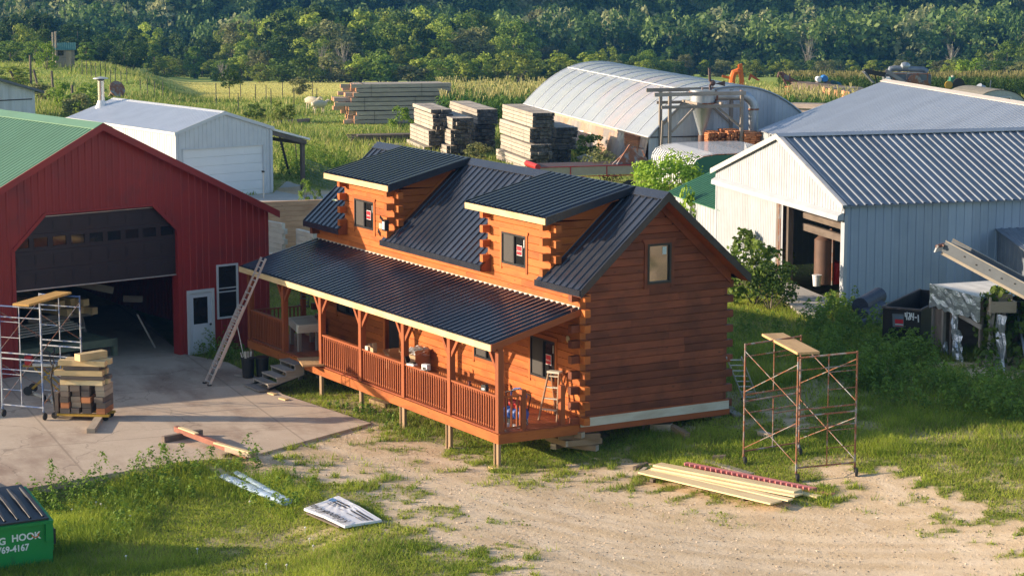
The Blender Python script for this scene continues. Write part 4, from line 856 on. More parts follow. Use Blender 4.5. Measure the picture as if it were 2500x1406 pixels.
# ---------------- white shed at the far left
P = at(87, 300, 1.0); b = bframe('white_board_shed', P, -8, 'weathered white board shed with grey roof edge at the left of the photo', 'shed')
mb = MB(); mb.ribbed((-9, 0, 0), X3, Z3, 9, .3, lambda u: 3.15 + (9 - u) * .30 if u > 4 else 3.15 + 5 * .3, .42, .015, .03, (0, -1, 0), r=None); mb.ribbed((0, 0, 0), Y3, Z3, 7, .3, 3.15, .42, .015, .03, (1, 0, 0), r=None); mb.build('wall', M('white_board', (.66, .66, .68), (.52, .51, .50), 1.5, (2, 2, .3), rough=.7, rnd=.12), b)
MB().box(-9, -.2, -.03, -.015, 2.55, 2.62).build('batten', DKSTEEL, b)
MB().prism([(.55, 2.95), (-5, 4.62), (-5, 4.80), (.55, 3.12)], (0, -.35, 0), X3, Z3, (0, 8, 0)).build('roof', M('grey_shingle', (.16, .16, .17), (.12, .12, .13), 5, rough=.8, rnd=.1), b)
# ---------------- outhouse on the hill with two poles and fence
P = gat(160, 166); b = bframe('board_hut', P, 20, 'tiny weathered board hut with green metal roof on the grassy rise', 'hut'); b.location.z = P[2]
k_ = 5500 / 230 ; mb = MB(); mb.box(-.85, .85, 0, 1.3, .0, 1.75, r=.6); 
mb = MB(); mb.ribbed((-.85, 0, 0), X3, Z3, 1.7, 0, 1.8, .16, .015, .03, (0, -1, 0), r=None); mb.ribbed((.85, 0, 0), Y3, Z3, 1.3, 0, lambda u: 1.8 + .5 * (1 - abs(u - .65) / .65), .16, .015, .03, (1, 0, 0), r=None); mb.ribbed((-.85, 0, 0), Y3, Z3, 1.3, 0, lambda u: 1.8 + .5 * (1 - abs(u - .65) / .65), .16, .015, .03, (-1, 0, 0), r=None); mb.ribbed((-.85, 1.3, 0), X3, Z3, 1.7, 0, 1.8, .16, .015, .03, (0, 1, 0), r=None)
mb.build('wall', GREY, b); MB().box(-.7, -.15, -.03, -.01, 1.15, 1.6).build('window', GLASS, b); MB().box(.1, .6, -.03, -.01, .1, 1.6).build('door', TAN, b)
mb = MB(); sg = .5 / .65; lg = math.hypot(1, sg)
for s in (1, -1): mb.ribbed((-1.0, .65 + s * .85, 1.8 - .2 * sg + .03), X3, (0, -s / lg, sg / lg), 2.0, 0, .85 * lg, .2, .02, .04, (0, s * sg / lg, 1 / lg), r=.5)
mb.build('roof', M('blue_green_steel', (.09, .23, .19), rough=.45, rnd=0), b)
for i, (px, py, top) in enumerate(((131, 168, 80), (138, 166, 78))):
    P = gat(px, py); h = (py - top) / 5500 * float(np.dot(P - CAM, _F)); MB().tube([(0, 0, -.2), (.02, 0, h / 2), (.05, 0, h)], [.12, .11, .10], 8).build('utility_pole', GREY, None, label=('thicker' if i == 0 else 'slimmer') + ' grey timber pole beside the board hut, ' + ('left' if i == 0 else 'right') + ' of the pair', cat='pole', group='poles by the board hut').location = P
# arched sheep hut at the far right
P = gat(2400, 262); P = at(2440, 262, 1.2); b = bframe('arched_hut', P, 15, 'round-roofed hut with mossy shingles and a three-pane window at far right', 'hut')
mb = MB(); n_ = 18; Rr = 2.2
for j in range(n_):
    a0, a1 = math.pi * j / n_, math.pi * (j + 1) / n_; mb.poly([(-math.cos(a0) * Rr, -.1, 1.1 + math.sin(a0) * 1.35), (-math.cos(a0) * Rr, 5, 1.1 + math.sin(a0) * 1.35), (-math.cos(a1) * Rr, 5, 1.1 + math.sin(a1) * 1.35), (-math.cos(a1) * Rr, -.1, 1.1 + math.sin(a1) * 1.35)], r=random.random())
mb.build('roof', M('mossy_shingle', (.24, .22, .18), (.16, .15, .12), 5, rough=.9, rnd=.2), b)
MB().prism([(-2.15, .2)] + [(-math.cos(math.pi * j / 16) * 2.15, 1.1 + math.sin(math.pi * j / 16) * 1.3) for j in range(17)] + [(2.15, .2)], (0, 0, 0), X3, Z3, (0, .1, 0)).build('wall', M('peeling_paint', (.46, .49, .52), (.28, .28, .27), 7, (1, 1, 6), rough=.8, rnd=0), b)
w_ = MB(); w_.box(-1.0, .9, -.06, 0, 1.2, 1.28); w_.box(-1.0, .9, -.06, 0, 1.85, 1.93)
for x in (-1.0, -.4, .2, .82): w_.box(x, x + .08, -.06, 0, 1.28, 1.85)
w_ = w_.build('window', WHITEM, b); MB().box(-.95, .85, -.02, -.01, 1.28, 1.85).build('pane', GLASS, w_)
# ---------------- half-built timber wall box behind the porch
def wallbox(name, pA, pB, h0, h1, label, mat, th=.15):
    a = Vector((*pA[:2], 0)); c = Vector((*pB[:2], 0)); t = thing(name, a, math.atan2(c.y - a.y, c.x - a.x), label=label, cat='log wall'); L = (c - a).length; z = h0; k = 0
    while z < h1 - .05: MB().prism([(p[0], p[1]) for p in logprof(.2, th)], (0, 0, z), Y3, Z3, (L + (.16 if k % 2 else 0), 0, 0)).build('log', mat, t); z += .2; k += 1
    return t
pa = at(600, 498, 3.05); pb = at(838, 489, 3.05)
FIR = WOOD('fresh_fir', (.70, .43, .25), (.62, .36, .20), (.35, .17, .08), rough=.6, rnd=.18, knots=.8)
wallbox('log_wall', pa, pb, .9, 3.05, 'long unstained fir log wall of a new cabin under construction behind the porch', FIR)
pc = at(600, 536, 2.4); pd = at(688, 552, 2.4); wallbox('log_wall', pc, pd, .7, 2.4, 'short whitish log wall segment of the unfinished cabin next to the red barn', PALE)
pe = at(722, 562, 2.25); pf = at(760, 572, 2.25); wallbox('log_wall', pe, pf, .7, 2.25, 'narrow whitish log wall piece of the unfinished cabin nearest the porch roof', PALE)
pg = at(690, 556, 2.4)
wallbox('log_wall', at(560, 600, 1.4), at(800, 660, 1.4), .5, 1.5, 'low whitish sill logs of the unfinished cabin showing above the porch roof', PALE)

# ---------------- low wing left of the red barn (outside the frame; it shades the concrete)
b = thing('equipment_shed', (-17.75, -13.6, 0), R(-94), label='low open-fronted equipment shed continuing left of the red barn, only its shadow in view', cat='shed')
MB().ribbed((-.4, .0, 3.42), X3, (0, -.975, .22), 15, 0, 7, .23, .02, .05, (0, .22, .975), r=None).prism([(0, 3.38), (-6.8, 4.9), (-6.8, 4.95), (0, 3.43)], (-.4, 0, 0), Y3, Z3, (15, 0, 0)).build('roof', GREENM, b)
MB().ribbed((-.1, -6.7, 0), X3, Z3, 14.4, 0, 4.8, .23, .02, .05, (0, -1, 0), r=None).build('back_wall', REDM, b); MB().box(-.3, 14.5, -.15, -.02, 3.1, 3.4).build('header_beam', REDM, b)
MB().ribbed((0, -.1, 0), X3, Z3, 14.2, 0, 3.2, .23, .02, .05, (0, 1, 0), r=None).build('front_wall', REDM, b)

# ================================================================== YARD THINGS
def vec(p, dz=0): return Vector((float(p[0]), float(p[1]), float(p[2]) + dz))
def board(name, p0, p1, w, h, mat, label, cat='board', group=None, me=None, up=(0, 0, 1), dz=0):
    p0 = vec(p0, dz); p1 = vec(p1, dz); c = (p0 + p1) / 2; o = MB().beam(p0 - c, p1 - c, w, h, up, me=1 if me else None).build(name, [mat, me] if me else mat, None, label=label, cat=cat, group=group); o.location = c; return o
# ---- rolling scaffold
def scaffold(P0, P1, P2, P3, top, mat, name, label, wheels=True, plank=None):
    """feet P0-P1 = first end frame, P3-P2 = opposite frame; each end frame is two lifts"""
    P = [vec(p) for p in (P0, P1, P2, P3)]; t = thing(name, P[0], 0, label=label, cat='scaffold', group='rolling scaffolds'); o = P[0]; H = top
    zb = .22
    for a, c in ((0, 1), (3, 2)):
        A, B = P[a] - o, P[c] - o; u = (B - A).normalized(); Lh = (B - A).length
        for lift in range(2):
            z0 = zb + lift * (H - zb) / 2; z1 = z0 + (H - zb) / 2; m_ = MB(); up = Vector((0, 0, 1))
            for q in (A, B): m_.tube([q + up * z0, q + up * (z1 - .01)], .024, 8)
            m_.tube([A + up * (z1 - .04), B + up * (z1 - .04)], .022, 8); m_.tube([A + up * (z0 + .12), B + up * (z0 + .12)], .02, 6)
            M1 = A + u * (Lh * .52); m_.tube([M1 + up * (z0 + .12), M1 + up * (z1 - .04)], .016, 6)
            for k in range(1, 3): zz = z0 + .12 + (z1 - z0 - .16) * k / 3; m_.tube([M1 + up * zz, B + up * zz], .011, 6)
            zz = z1 - .34; m_.tube([A + up * zz, B + up * zz], .015, 6)
            for q in (A, B): m_.tube([q + up * (z0 - .03), q + up * (z0 + .05)], .03, 8)
            m_.build('end_frame', mat, t)
    for a, c in ((0, 3), (1, 2)):
        A, B = P[a] - o, P[c] - o
        for lift in range(2):
            z0 = zb + lift * (H - zb) / 2; m_ = MB(); h = (H - zb) / 2
            m_.tube([A + Vector((0, 0, z0 + .2)), B + Vector((0, 0, z0 + h - .2))], .012, 6); m_.tube([B + Vector((0, 0, z0 + .2)), A + Vector((0, 0, z0 + h - .2))], .012, 6); m_.build('cross_brace', RUST, t)
    for q in P:
        q = q - o; w_ = MB(); w_.tube([q + Vector((0, 0, .1)), q + Vector((0, 0, .25))], .018, 6); w_.lathe([(.03, -.022), (.10, -.02), (.105, 0), (.10, .02), (.03, .022)], q + Vector((.05, .02, .105)), (.75, .6, 0), 14); w_.beam(q + Vector((0, 0, .22)), q + Vector((.05, .02, .1)), .07, .03); w_.build('caster', RUBBER, t)
    if plank:
        pa, pb, wdt, mt, lb = plank; c = (vec(pa) + vec(pb)) / 2; q = MB().beam(vec(pa) - c, vec(pb) - c, wdt, .075).build('scaffold_plank', mt, None, label=lb, cat='plank'); q.location = c
    return t
PLY = WOOD('plywood', (.58, .38, .19), (.48, .30, .14), (.30, .18, .08), rough=.6, rnd=.1, knots=.2)
S0, S1, S2, S3 = gat(1815, 1134), gat(1950, 1112), gat(2086, 1162), gat(1943, 1176)
pzt = 3.05
pl0 = at(1900, 820, S0[2] + pzt + .05); pl1 = at(1952, 862, S3[2] + pzt + .05)
s = scaffold(S0, S1, S2, S3, pzt, RUST, 'rolling_scaffold', 'rusty two-lift rolling scaffold standing in the grass right of the cabin')
zp = float(S0[2]) + pzt + .03
board('scaffold_plank', at(1886, 816, zp), at(1974, 862, zp), .56, .06, PLY, 'plywood scaffold plank with a white edge lying on top of the rusty scaffold', 'plank')
# left scaffold (blue) in front of the barn door; frames run across the picture
Q0 = at(110, 1030, SLAB_TOP); Q1 = at(6, 1018, SLAB_TOP); Q2 = at(202, 932, SLAB_TOP); Q3 = at(92, 980, SLAB_TOP)
ub = (vec(Q0) - vec(Q1)).normalized() if False else None
A0 = vec(at(107, 1025, SLAB_TOP)); dF = A0 - vec(at(7, 1016, SLAB_TOP)); dB = vec(at(202, 988, SLAB_TOP)) - A0
scaffold(A0, A0 - dF, A0 - dF + dB, A0 + dB, 3.15, BLUET, 'rolling_scaffold', 'blue two-lift rolling scaffold in front of the red barn door')
pm = A0 - dF * .42
board('scaffold_plank', Vector((pm.x, pm.y, SLAB_TOP + 3.19)) - dB * .05, Vector((pm.x, pm.y, SLAB_TOP + 3.19)) + dB * 1.03, .5, .06, WOOD('osb_plank', (.62, .36, .11), (.52, .29, .08), (.35, .2, .07), rnd=0), 'orange plywood plank lying across the blue scaffold', 'plank')
# ---- ladders
def ladder(name, a, b_, width, side, label, mat=ALU, rungs=16, cat='ladder', double=False, rail=(.028, .062)):
    a = vec(a); b_ = vec(b_); d = b_ - a; s = Vector(side).normalized() * width / 2; t = thing(name, a, 0, label=label, cat=cat); nrm = d.normalized().cross(s).normalized()
    for sec in range(2 if double else 1):
        lo, hi = (0, .62) if sec == 0 and double else ((.14, 1) if double else (0, 1)); of = nrm * (.05 * sec); k = .90 if sec else 1
        for sg, nm in ((-1, 'side_rail'), (1, 'side_rail')): MB().beam(d * lo + s * sg * k + of, d * hi + s * sg * k + of, rail[0], rail[1], nrm).build(nm, mat, t)
        m_ = MB(); n = int(rungs * (hi - lo)) 
        for i in range(n): q = d * (lo + (hi - lo) * (i + .5) / n); m_.tube([q - s * k + of, q + s * k + of], .018, 6)
        m_.build('rungs', mat, t)
    f = MB()
    for sg in (-1, 1): f.box(-.05, .05, -.05, .05, -.0, .04); f.v[-8:] = [tuple(Vector(p) + s * sg) for p in f.v[-8:]]
    f.build('feet', RUBBER, t); return t
la0, la1 = vec(at(497, 936, SLAB_TOP)), vec(at(514, 941, SLAB_TOP)); foot = (la0 + la1) / 2
topc = vec(at(633, 640, 3.3, 2)); topp = vec(onplane(638, 628, (0, -2.75, 0), 90.))  # against the porch fascia
LADW = Vector((1, -.05, 0))
ladder('extension_ladder', foot, (topp.x, -2.72, topp.z), .42, LADW, 'tall aluminium extension ladder leaning on the left end of the porch roof', double=True, rungs=20)
# step ladder on the porch
t = thing('step_ladder', vec(at(1352, 1022, DZ)), R(30), label='wooden step ladder standing open on the porch near the corner', cat='step ladder')
LAD = WOOD('ladder_wood', (.46, .30, .18), (.38, .24, .14), (.22, .13, .08), rnd=.15, knots=0)
for sx in (-1, 1):
    MB().beam((sx * .27, -.32, 0), (sx * .15, .0, 1.22), .03, .075, (0, 1, 0)).build('rail', LAD, t); MB().beam((sx * .22, .5, 0), (sx * .13, .08, 1.2), .025, .05, (0, 1, 0)).build('leg', LAD, t)
for k in range(4): z = .28 + k * .28; f = z / 1.22; MB().box(-.27 + .12 * f, .27 - .12 * f, -.34 + .32 * f, -.24 + .32 * f, z - .012, z + .012).build('step', PALE, t)
MB().box(-.18, .18, -.06, .14, 1.2, 1.25).build('top_cap', PALE, t); MB().beam((-.2, .44, .3), (.2, .44, .3), .02, .03).beam((-.18, .3, .65), (.18, .3, .65), .02, .03).build('back_bar', LAD, t)
# ladders behind the cabin
ladder('aluminium_ladder', gat(1833, 975), onplane(1792, 872, (.12, 5, 0), 0), .4, (.5, .9, 0), 'short aluminium ladder leaning on the back right corner of the cabin', rungs=8)
ladder('hanging_ladder', at(742, 748, 1.6), at(748, 708, 2.6), .35, (.8, .3, 0), 'dark ladder seen under the porch roof beyond the deck', mat=GALVD, rungs=5)
ladder('rusty_rack', gat(1833, 655), vec(gat(1800, 640), 1.6), .5, (1, .2, 0), 'rusty metal frame standing in the bushes behind the cabin roof', mat=RUST, rungs=3, cat='frame')
# ---- porch stairs
xs0, xs1 = -12.55, -11.45; st = thing('porch_stairs', ((xs0 + xs1) / 2, PY - .1, 0), 0, label='weathered wooden steps leading from the concrete up to the porch opening', cat='stairs'); n = 5; rise = (DZ - SLAB_TOP) / (n + .2); run = .29; hx = (xs1 - xs0) / 2
for i in range(n): zt = DZ - rise * (i + .75); MB().box(-hx, hx, -run * (i + 1) - .02, -run * i + .02, zt - .045, zt).build('tread', GREY, st)
for sx in (-hx + .02, hx - .06):
    pf = [(0, DZ - .1), (0, DZ - .45), (-run * n + .1, SLAB_TOP + .02), (-run * n - .02, SLAB_TOP + .02)]
    for i in range(n, 0, -1): pf += [(-run * i, DZ - rise * (i - .25) - .045), (-run * (i - 1) - .01, DZ - rise * (i - .25) - .045)]
    MB().prism(pf, (sx, 0, 0), Y3, Z3, (.04, 0, 0)).build('stringer', GREY, st)
board('plywood_panel', (-10.3, PY - .28, DZ + .035), (-11.5, PY + .1, DZ + .03), .75, .05, PLY, 'loose plywood panel lying at the head of the porch steps', 'plywood panel')
for px, py in ((662, 962), (690, 975)): q = at(px, py, SLAB_TOP); board('shim_board', q + np.array([-.15, 0, .02]), q + np.array([.2, .05, .02]), .14, .035, PINE, 'small pine shim under the ' + ('left' if px < 670 else 'right') + ' foot of the porch steps', 'shim')
# boxes and small things on porch
def carton(name, x, y, z, sx, sy, sz, rz, label, mat=CARD, flaps=True, cat='box'):
    t = thing(name, (x, y, z), rz, label=label, cat=cat); m_ = MB(); th = .012
    m_.box(-sx, sx, -sy, -sy + th, 0, sz); m_.box(-sx, sx, sy - th, sy, 0, sz); m_.box(-sx, -sx + th, -sy + th, sy - th, 0, sz); m_.box(sx - th, sx, -sy + th, sy - th, 0, sz); m_.box(-sx + th, sx - th, -sy + th, sy - th, 0, th); m_.build('carton', mat, t)
    if flaps: MB().beam((-sx, 0, sz), (-sx - .1, 0, sz + .08), 2 * sy, .008).beam((sx, 0, sz), (sx - .02, 0, sz + .14), 2 * sy, .008).beam((0, -sy, sz), (0, -sy - .08, sz + .05), 2 * sx, .008).build('flap', mat, t)
    else: MB().box(-sx, sx, -sy, sy, sz, sz + .01).build('lid', mat, t)
    return t
q = at(762, 818, DZ); carton('cardboard_box', q[0], q[1] + .1, DZ, .24, .22, .5, .1, 'tall closed cardboard box on the deck beside the table', flaps=False)
q = onplane(1010, 890, (0, -.45, 0), 90); carton('cardboard_box', -8.35, -.35, DZ, .33, .28, .5, .2, 'big open cardboard box with white plastic against the cabin wall')
carton('cardboard_box', -9.0, -.75, DZ, .12, .2, .45, .1, 'narrow cardboard box half hidden behind a porch post by the door')
mbg = MB()
for k in range(26): a = RNG.random(3); mbg.beam((a[0] * .5 - .25, a[1] * .4 - .2, .45 + a[2] * .15), (a[0] * .5 - .1 + .15 * RNG.random(), a[1] * .4 - .15, .5 + a[2] * .25), .16, .01, (RNG.random() - .5, RNG.random() - .5, 1))
o = mbg.build('plastic_bag', WHITEP, None, label='crumpled white plastic stuffed in the big open box on the porch', cat='plastic'); o.location = (-8.3, -.35, DZ)
RTZ = DZ + .925
def railx(px): 
    for x in np.arange(-15.5, 0, .01):
        v = np.array([x, PY, RTZ]) - CAM; 
        if 1250 + F_PX * (v @ _R) / (v @ _F) >= px: return float(x)
    return 0.
x = railx(898); carton('small_carton', x, PY, RTZ, .07, .05, .10, .1, 'small white printed carton on the porch rail, left of its neighbour', mat=PALE, flaps=False)
x = railx(912); carton('small_carton', x, PY, RTZ, .09, .06, .12, 0, 'small open brown carton on the porch rail near the door')
def tool(px, label, kind):
    x = railx(px); t = thing(kind, (x, PY, RTZ), .3, label=label, cat='tool')
    return t
t = tool(1006, 'open black clamshell case on the porch rail with white things in it', 'tool_case'); MB().box(-.13, .13, -.08, .08, 0, .05).build('case_base', WHITEP, t); MB().beam((-.13, 0, .05), (-.2, 0, .22), .17, .015).build('case_lid', DKSTEEL, t); MB().box(-.06, .1, -.05, .05, .05, .09).build('contents', DKSTEEL, t)
t = tool(1040, 'white and black power tool box on the porch rail with a grey sheet', 'tool_box'); MB().box(-.1, .1, -.07, .07, 0, .16).build('box_body', WHITEP, t); MB().box(-.06, .06, -.075, -.07, .03, .09).build('printed_panel', DKSTEEL, t); MB().beam((-.05, -.1, .02), (.2, -.16, .06), .16, .01).build('sheet', GALVD, t)
t = tool(1183, 'black battery charger on the porch rail right of the middle post', 'battery_charger'); MB().box(-.09, .09, -.06, .06, 0, .11).prism([(-.08, .11), (.08, .11), (.06, .16), (-.06, .16)], (0, -.05, 0), X3, Z3, (0, .1, 0)).build('charger_body', DKSTEEL, t); MB().box(-.05, .05, -.065, -.06, .03, .08).build('charger_label', WHITEP, t)
t = tool(1146, 'small red spool on the porch rail beside the middle post', 'spool'); MB().lathe([(.05, 0), (.05, .02), (.035, .03), (.035, .08), (.05, .09), (.05, .11)], (0, 0, 0), n=12).build('spool_body', M('maroon', (.12, .02, .02), rnd=0), t)
t = thing('air_compressor', (-.55, PY + .75, DZ), .4, label='blue and red air compressor with coiled hose behind the short porch railing', cat='compressor')
BLUEC = M('blue_enamel', (.03, .10, .40), (.03, .08, .3), 4, rough=.4, rnd=0)
MB().tube([(-.3, 0, .32), (.3, 0, .32)], .16, 16).build('tank', BLUEC, t, smooth=True); MB().tube([(-.15, -.02, .58), (.12, -.02, .58)], .10, 12).box(-.1, .08, -.1, .1, .46, .55).build('motor', REDP, t, smooth=True); MB().tube([(-.32, .1, .4), (-.4, .1, .8), (.0, .1, .92), (.4, .1, .8), (.32, .1, .4)], .018, 6).build('handle', DKSTEEL, t)
MB().tube([(.25 * math.cos(a * .7) , .12, .75 + .2 * math.sin(a * .7)) for a in range(20)], .02, 6).build('hose', BLUEC, t)
for sg in (-1, 1): MB().lathe([(.03, -.02), (.12, -.018), (.12, .018), (.03, .02)], (sg * .26, -.02, .12), (0, 1, 0), 12).build('wheel', RUBBER, t)
t = thing('spray_bottle', vec(at(1284, 1036, DZ)), 0, label='clear plastic bottle standing on the deck edge by the railing post', cat='bottle'); MB().lathe([(.05, 0), (.055, .02), (.055, .2), (.03, .26), (.018, .28), (.018, .31)], (0, 0, 0), n=14).build('bottle_body', M('clear_plastic', (.6, .7, .8), rough=.15, rnd=0, trans=.3), t, smooth=True); MB().lathe([(.022, .31), (.022, .34)], (0, 0, 0), n=10).build('cap', WHITEP, t)
t = thing('white_mug', vec(at(1238, 1046, DZ)), 0, label='small white pot on the deck between corner post and railing', cat='pot'); MB().lathe([(.05, 0), (.06, .02), (.062, .13), (.055, .14)], (0, 0, 0), n=14).build('pot_body', WHITEP, t, smooth=True)
board('white_offcut', at(1250, 1036, DZ + .03), at(1272, 1044, DZ + .03), .12, .03, WHITEP, 'white trim offcut lying under the short porch railing', 'offcut')
# work table behind the porch
tp = [vec(at(px, py, 1.75)) for px, py in ((706, 776), (763, 770), (780, 792), (728, 796))]; c = sum(tp, Vector()) / 4
t = thing('work_table', (c.x, c.y, 0), 0, label='rough pale plank work table behind the left end of the porch', cat='table')
tc_ = [p - Vector((c.x, c.y, 0)) for p in tp]; m_ = MB(); 
for k in range(7): f0, f1 = k / 7 + .006, (k + 1) / 7 - .006; a0 = tc_[0].lerp(tc_[3], (f0 + f1) / 2); a1 = tc_[1].lerp(tc_[2], (f0 + f1) / 2); m_.beam(a0, a1, (tc_[3] - tc_[0]).length / 7 * .95, .04)
m_.build('table_top', PALE, t); MB().beam(tc_[0] - Vector((0, 0, .12)), tc_[3] - Vector((0, 0, .12)), .04, .2).beam(tc_[3] - Vector((0, 0, .12)), tc_[2] - Vector((0, 0, .12)), .04, .2).build('apron', PALE, t)
for p in tc_: q = p.lerp(Vector((0, 0, 1.6)), .15); MB().box(q.x - .05, q.x + .05, q.y - .05, q.y + .05, .1, 1.6).build('leg', GREY, t)
# ---- cribbing under the corner and other blocks
g0 = gat(1390, 1104); zb = .16; cx_, cy_ = -.35, .05
def crib(x0, y0, x1, y1, z, label): board('crib_timber', (x0, y0, z), (x1, y1, z), .17, .15, STILT, label, 'timber block', 'cribbing timbers under the cabin corner', me=TAN)
crib(-.75, -.05, -.1 + .25, .45, .28 - .02, 'lowest cribbing timber under the cabin corner, nearest the gravel'); crib(-.95, .35, -.55, -.45, .27, 'lowest cribbing timber at the left of the corner crib')
crib(-.95, -.35, -.05, -.3, .42, 'middle cribbing timber lying along the porch side'); crib(-.6, -.3, -.45, .6, .415, 'stub of cribbing timber in the middle layer, end facing the camera'); crib(-.12, -.3, .0, .65, .42, 'middle cribbing timber running back under the cabin corner')
crib(-.35, -.42, .12, .55, .565, 'long cribbing timber in the third layer with split end'); crib(-.9, -.2, -.3, -.25, .575, 'short timber under the porch rim beside the crib'); crib(-.1, -.05, .1, .05, .64, 'small square block wedged just below the sill')
def blk(px0, py0, px1, py1, w_, h, mat, label, cat='timber block', z=None, name='timber_block', group=None):
    a = gat(px0, py0); c = gat(px1, py1); return board(name, a + np.array([0, 0, h / 2]), c + np.array([0, 0, h / 2]), w_, h, mat, label, cat, group)
blk(1590, 1052, 1640, 1052, .22, .2, TAN, 'grey jacking block beneath the middle of the gable sill'); blk(1620, 1040, 1678, 1072, .16, .17, STILT, 'squared timber sticking out from under the gable wall')
blk(1575, 1050, 1600, 1030, .18, .16, TAN, 'short block tucked behind the jacking block')
t = thing('screw_jack', vec(gat(1622, 1046), .2), 0, label='small rusty screw jack under the gable sill', cat='jack'); MB().lathe([(.08, 0), (.06, .03), (.035, .05), (.03, .2), (.06, .21), (.06, .24)], (0, 0, 0), n=10).build('jack_body', RUST, t)
for (a, c, d, e, lb) in ((1745, 1010, 1790, 998, 'flat stone slab under the back right corner of the cabin'), (1735, 1020, 1760, 1018, 'small grey board beside the stone at the back corner'), (1780, 1004, 1806, 1018, 'thin grey board in grass behind the cabin corner')): blk(a, c, d, e, .22, .06, GREY, lb, 'board')
blk(908, 982, 948, 995, .2, .12, STILT, 'short beam lying in the grass under the porch'); blk(1042, 1008, 1070, 1012, .15, .08, TAN, 'small block on the ground under the porch by the middle stilt')
blk(1855, 1062, 1880, 1070, .18, .12, TAN, 'small cut block between the feet of the rusty scaffold'); blk(1740, 1124, 1772, 1122, .18, .12, OLDW, 'dark block on the end of the grey board near the scaffold'); blk(1718, 1126, 1835, 1160, .22, .05, GREY, 'weathered grey board in the grass behind the yellow boards', 'board')
blk(222, 1066, 241, 1036, .22, .22, TAN, 'single squared timber offcut lying on the sunny concrete'); 
for (a, c, d, e, lb) in ((-20, 1122, 32, 1113, 'short dark board at the left edge of the concrete in the sun'), (-10, 1172, 33, 1168, 'shadowed short board at the left edge of the concrete')): blk(a, c, d, e, .12, .05, OLDW, lb, 'board')
# yellow boards pile
zb = float(hgt(4.5, 1)); BZ = zb + .16
def yb(px0, py0, px1, py1, z, w_, lb, mat=None): board('pine_board', at(px0, py0, z), at(px1, py1, z), w_, .04, mat or YPINE, lb, 'board', 'long pine boards stacked beside the gravel')
YPINE = WOOD('yellow_pine', (.80, .64, .38), (.74, .56, .30), (.50, .32, .15), rough=.55, rnd=.15, knots=.4)
yb(1572, 1150, 1895, 1226, BZ, .42, 'front wide pine board of the pile, knotty, nearest the gravel'); yb(1590, 1145, 1930, 1220, BZ + .005, .2, 'second pine board from the gravel with stepped end')
yb(1600, 1140, 1950, 1208, BZ + .045, .36, 'third pine board in the pile, lower of the two behind the front'); yb(1604, 1133, 1948, 1198, BZ + .09, .34, 'topmost pine board of the pile'); yb(1700, 1150, 2000, 1212, BZ + .0, .22, 'pine board sticking out furthest right from the pile')
for a, c, d, e, lb in ((1548, 1148, 1580, 1136, 'dark bearer block under the left end of the pine boards'), (1590, 1178, 1640, 1160, 'brown bearer under the pine boards near their left end'), (1812, 1222, 1852, 1214, 'brown bearer under the right end of the pine boards'), (1560, 1162, 1576, 1148, 'small pine bearer at the far left of the pile')): blk(a, c, d, e, .1, .09, OLDW if 'dark' in lb or 'brown' in lb else TAN, lb, 'bearer')
def zig(name, pa, pb, z, lb):  # pink scalloped foam strips
    a = vec(at(*pa, z)); c = vec(at(*pb, z)); d = (c - a); L = d.length; ex = d.normalized(); ey = Vector((0, 0, 1)).cross(ex); n = 24; pf = [(0, .16), (L, .16)] + [(L * (1 - k / (2 * n)), (-.04 if k % 2 else .03)) for k in range(2 * n + 1)]
    PINK = M('pink_foam', (.62, .22, .20), (.55, .18, .17), 2, rough=.7, rnd=.1); o = MB().prism(pf, (0, 0, 0), ex, ey, (0, 0, .06)).build(name, PINK, None, label=lb, cat='foam strip', group='pink wavy strips'); o.location = a
zig('foam_strip', (1668, 1135), (1985, 1198), BZ + .02, 'upper pink wavy closure strip lying along the back of the pine boards'); zig('foam_strip', (1690, 1142), (2030, 1212), BZ - .05, 'lower pink wavy closure strip reaching furthest right')
# printed tarp over a low stack of boards
ps = [at(px, py, .09) for px, py in ((742, 1240), (826, 1209), (932, 1268), (842, 1283))]; c = sum((vec(p) for p in ps), Vector()) / 4; pl = [vec(p) - c for p in ps]
t = thing('wrapped_panel_stack', c, 0, label='white printed plastic wrap over flat panels lying on the grass', cat='wrapped panels')
m_ = MB(); n = 26
def tp_(u, v): 
    p = pl[0].lerp(pl[3], u).lerp(pl[1].lerp(pl[2], u), v); a = math.atan2(v - 1.0, u - .06); r_ = math.hypot(v - 1, u - .06)
    return p + Vector((0, 0, .008 * math.sin(a * 30) * max(0, 1 - abs(r_ - .35) / .5) + .025 * (1 - abs(2 * u - 1))))
for i in range(n):
    for j in range(n): m_.poly([tp_(i / n, j / n), tp_((i + 1) / n, j / n), tp_((i + 1) / n, (j + 1) / n), tp_(i / n, (j + 1) / n)])
for k in range(4):
    for i in range(n):
        e = [(i / n, 0), (1, i / n), (1 - i / n, 1), (0, 1 - i / n)][k]; f = [((i + 1) / n, 0), (1, (i + 1) / n), (1 - (i + 1) / n, 1), (0, 1 - (i + 1) / n)][k]; A, B = tp_(*e), tp_(*f); dz = Vector((0, 0, .055)); m_.poly([A - dz, B - dz, B, A])
m_.build('plastic_wrap', M('white_wrap', (.76, .77, .80), (.70, .71, .75), 2, rough=.35, rnd=0), t, smooth=False)
INK = M('black_ink', (.04, .035, .035), rough=.6, rnd=0); FADE = M('grey_ink', (.30, .30, .32), rough=.6, rnd=0); BLK = M('blue_ink', (.20, .38, .62), rough=.6, rnd=0)
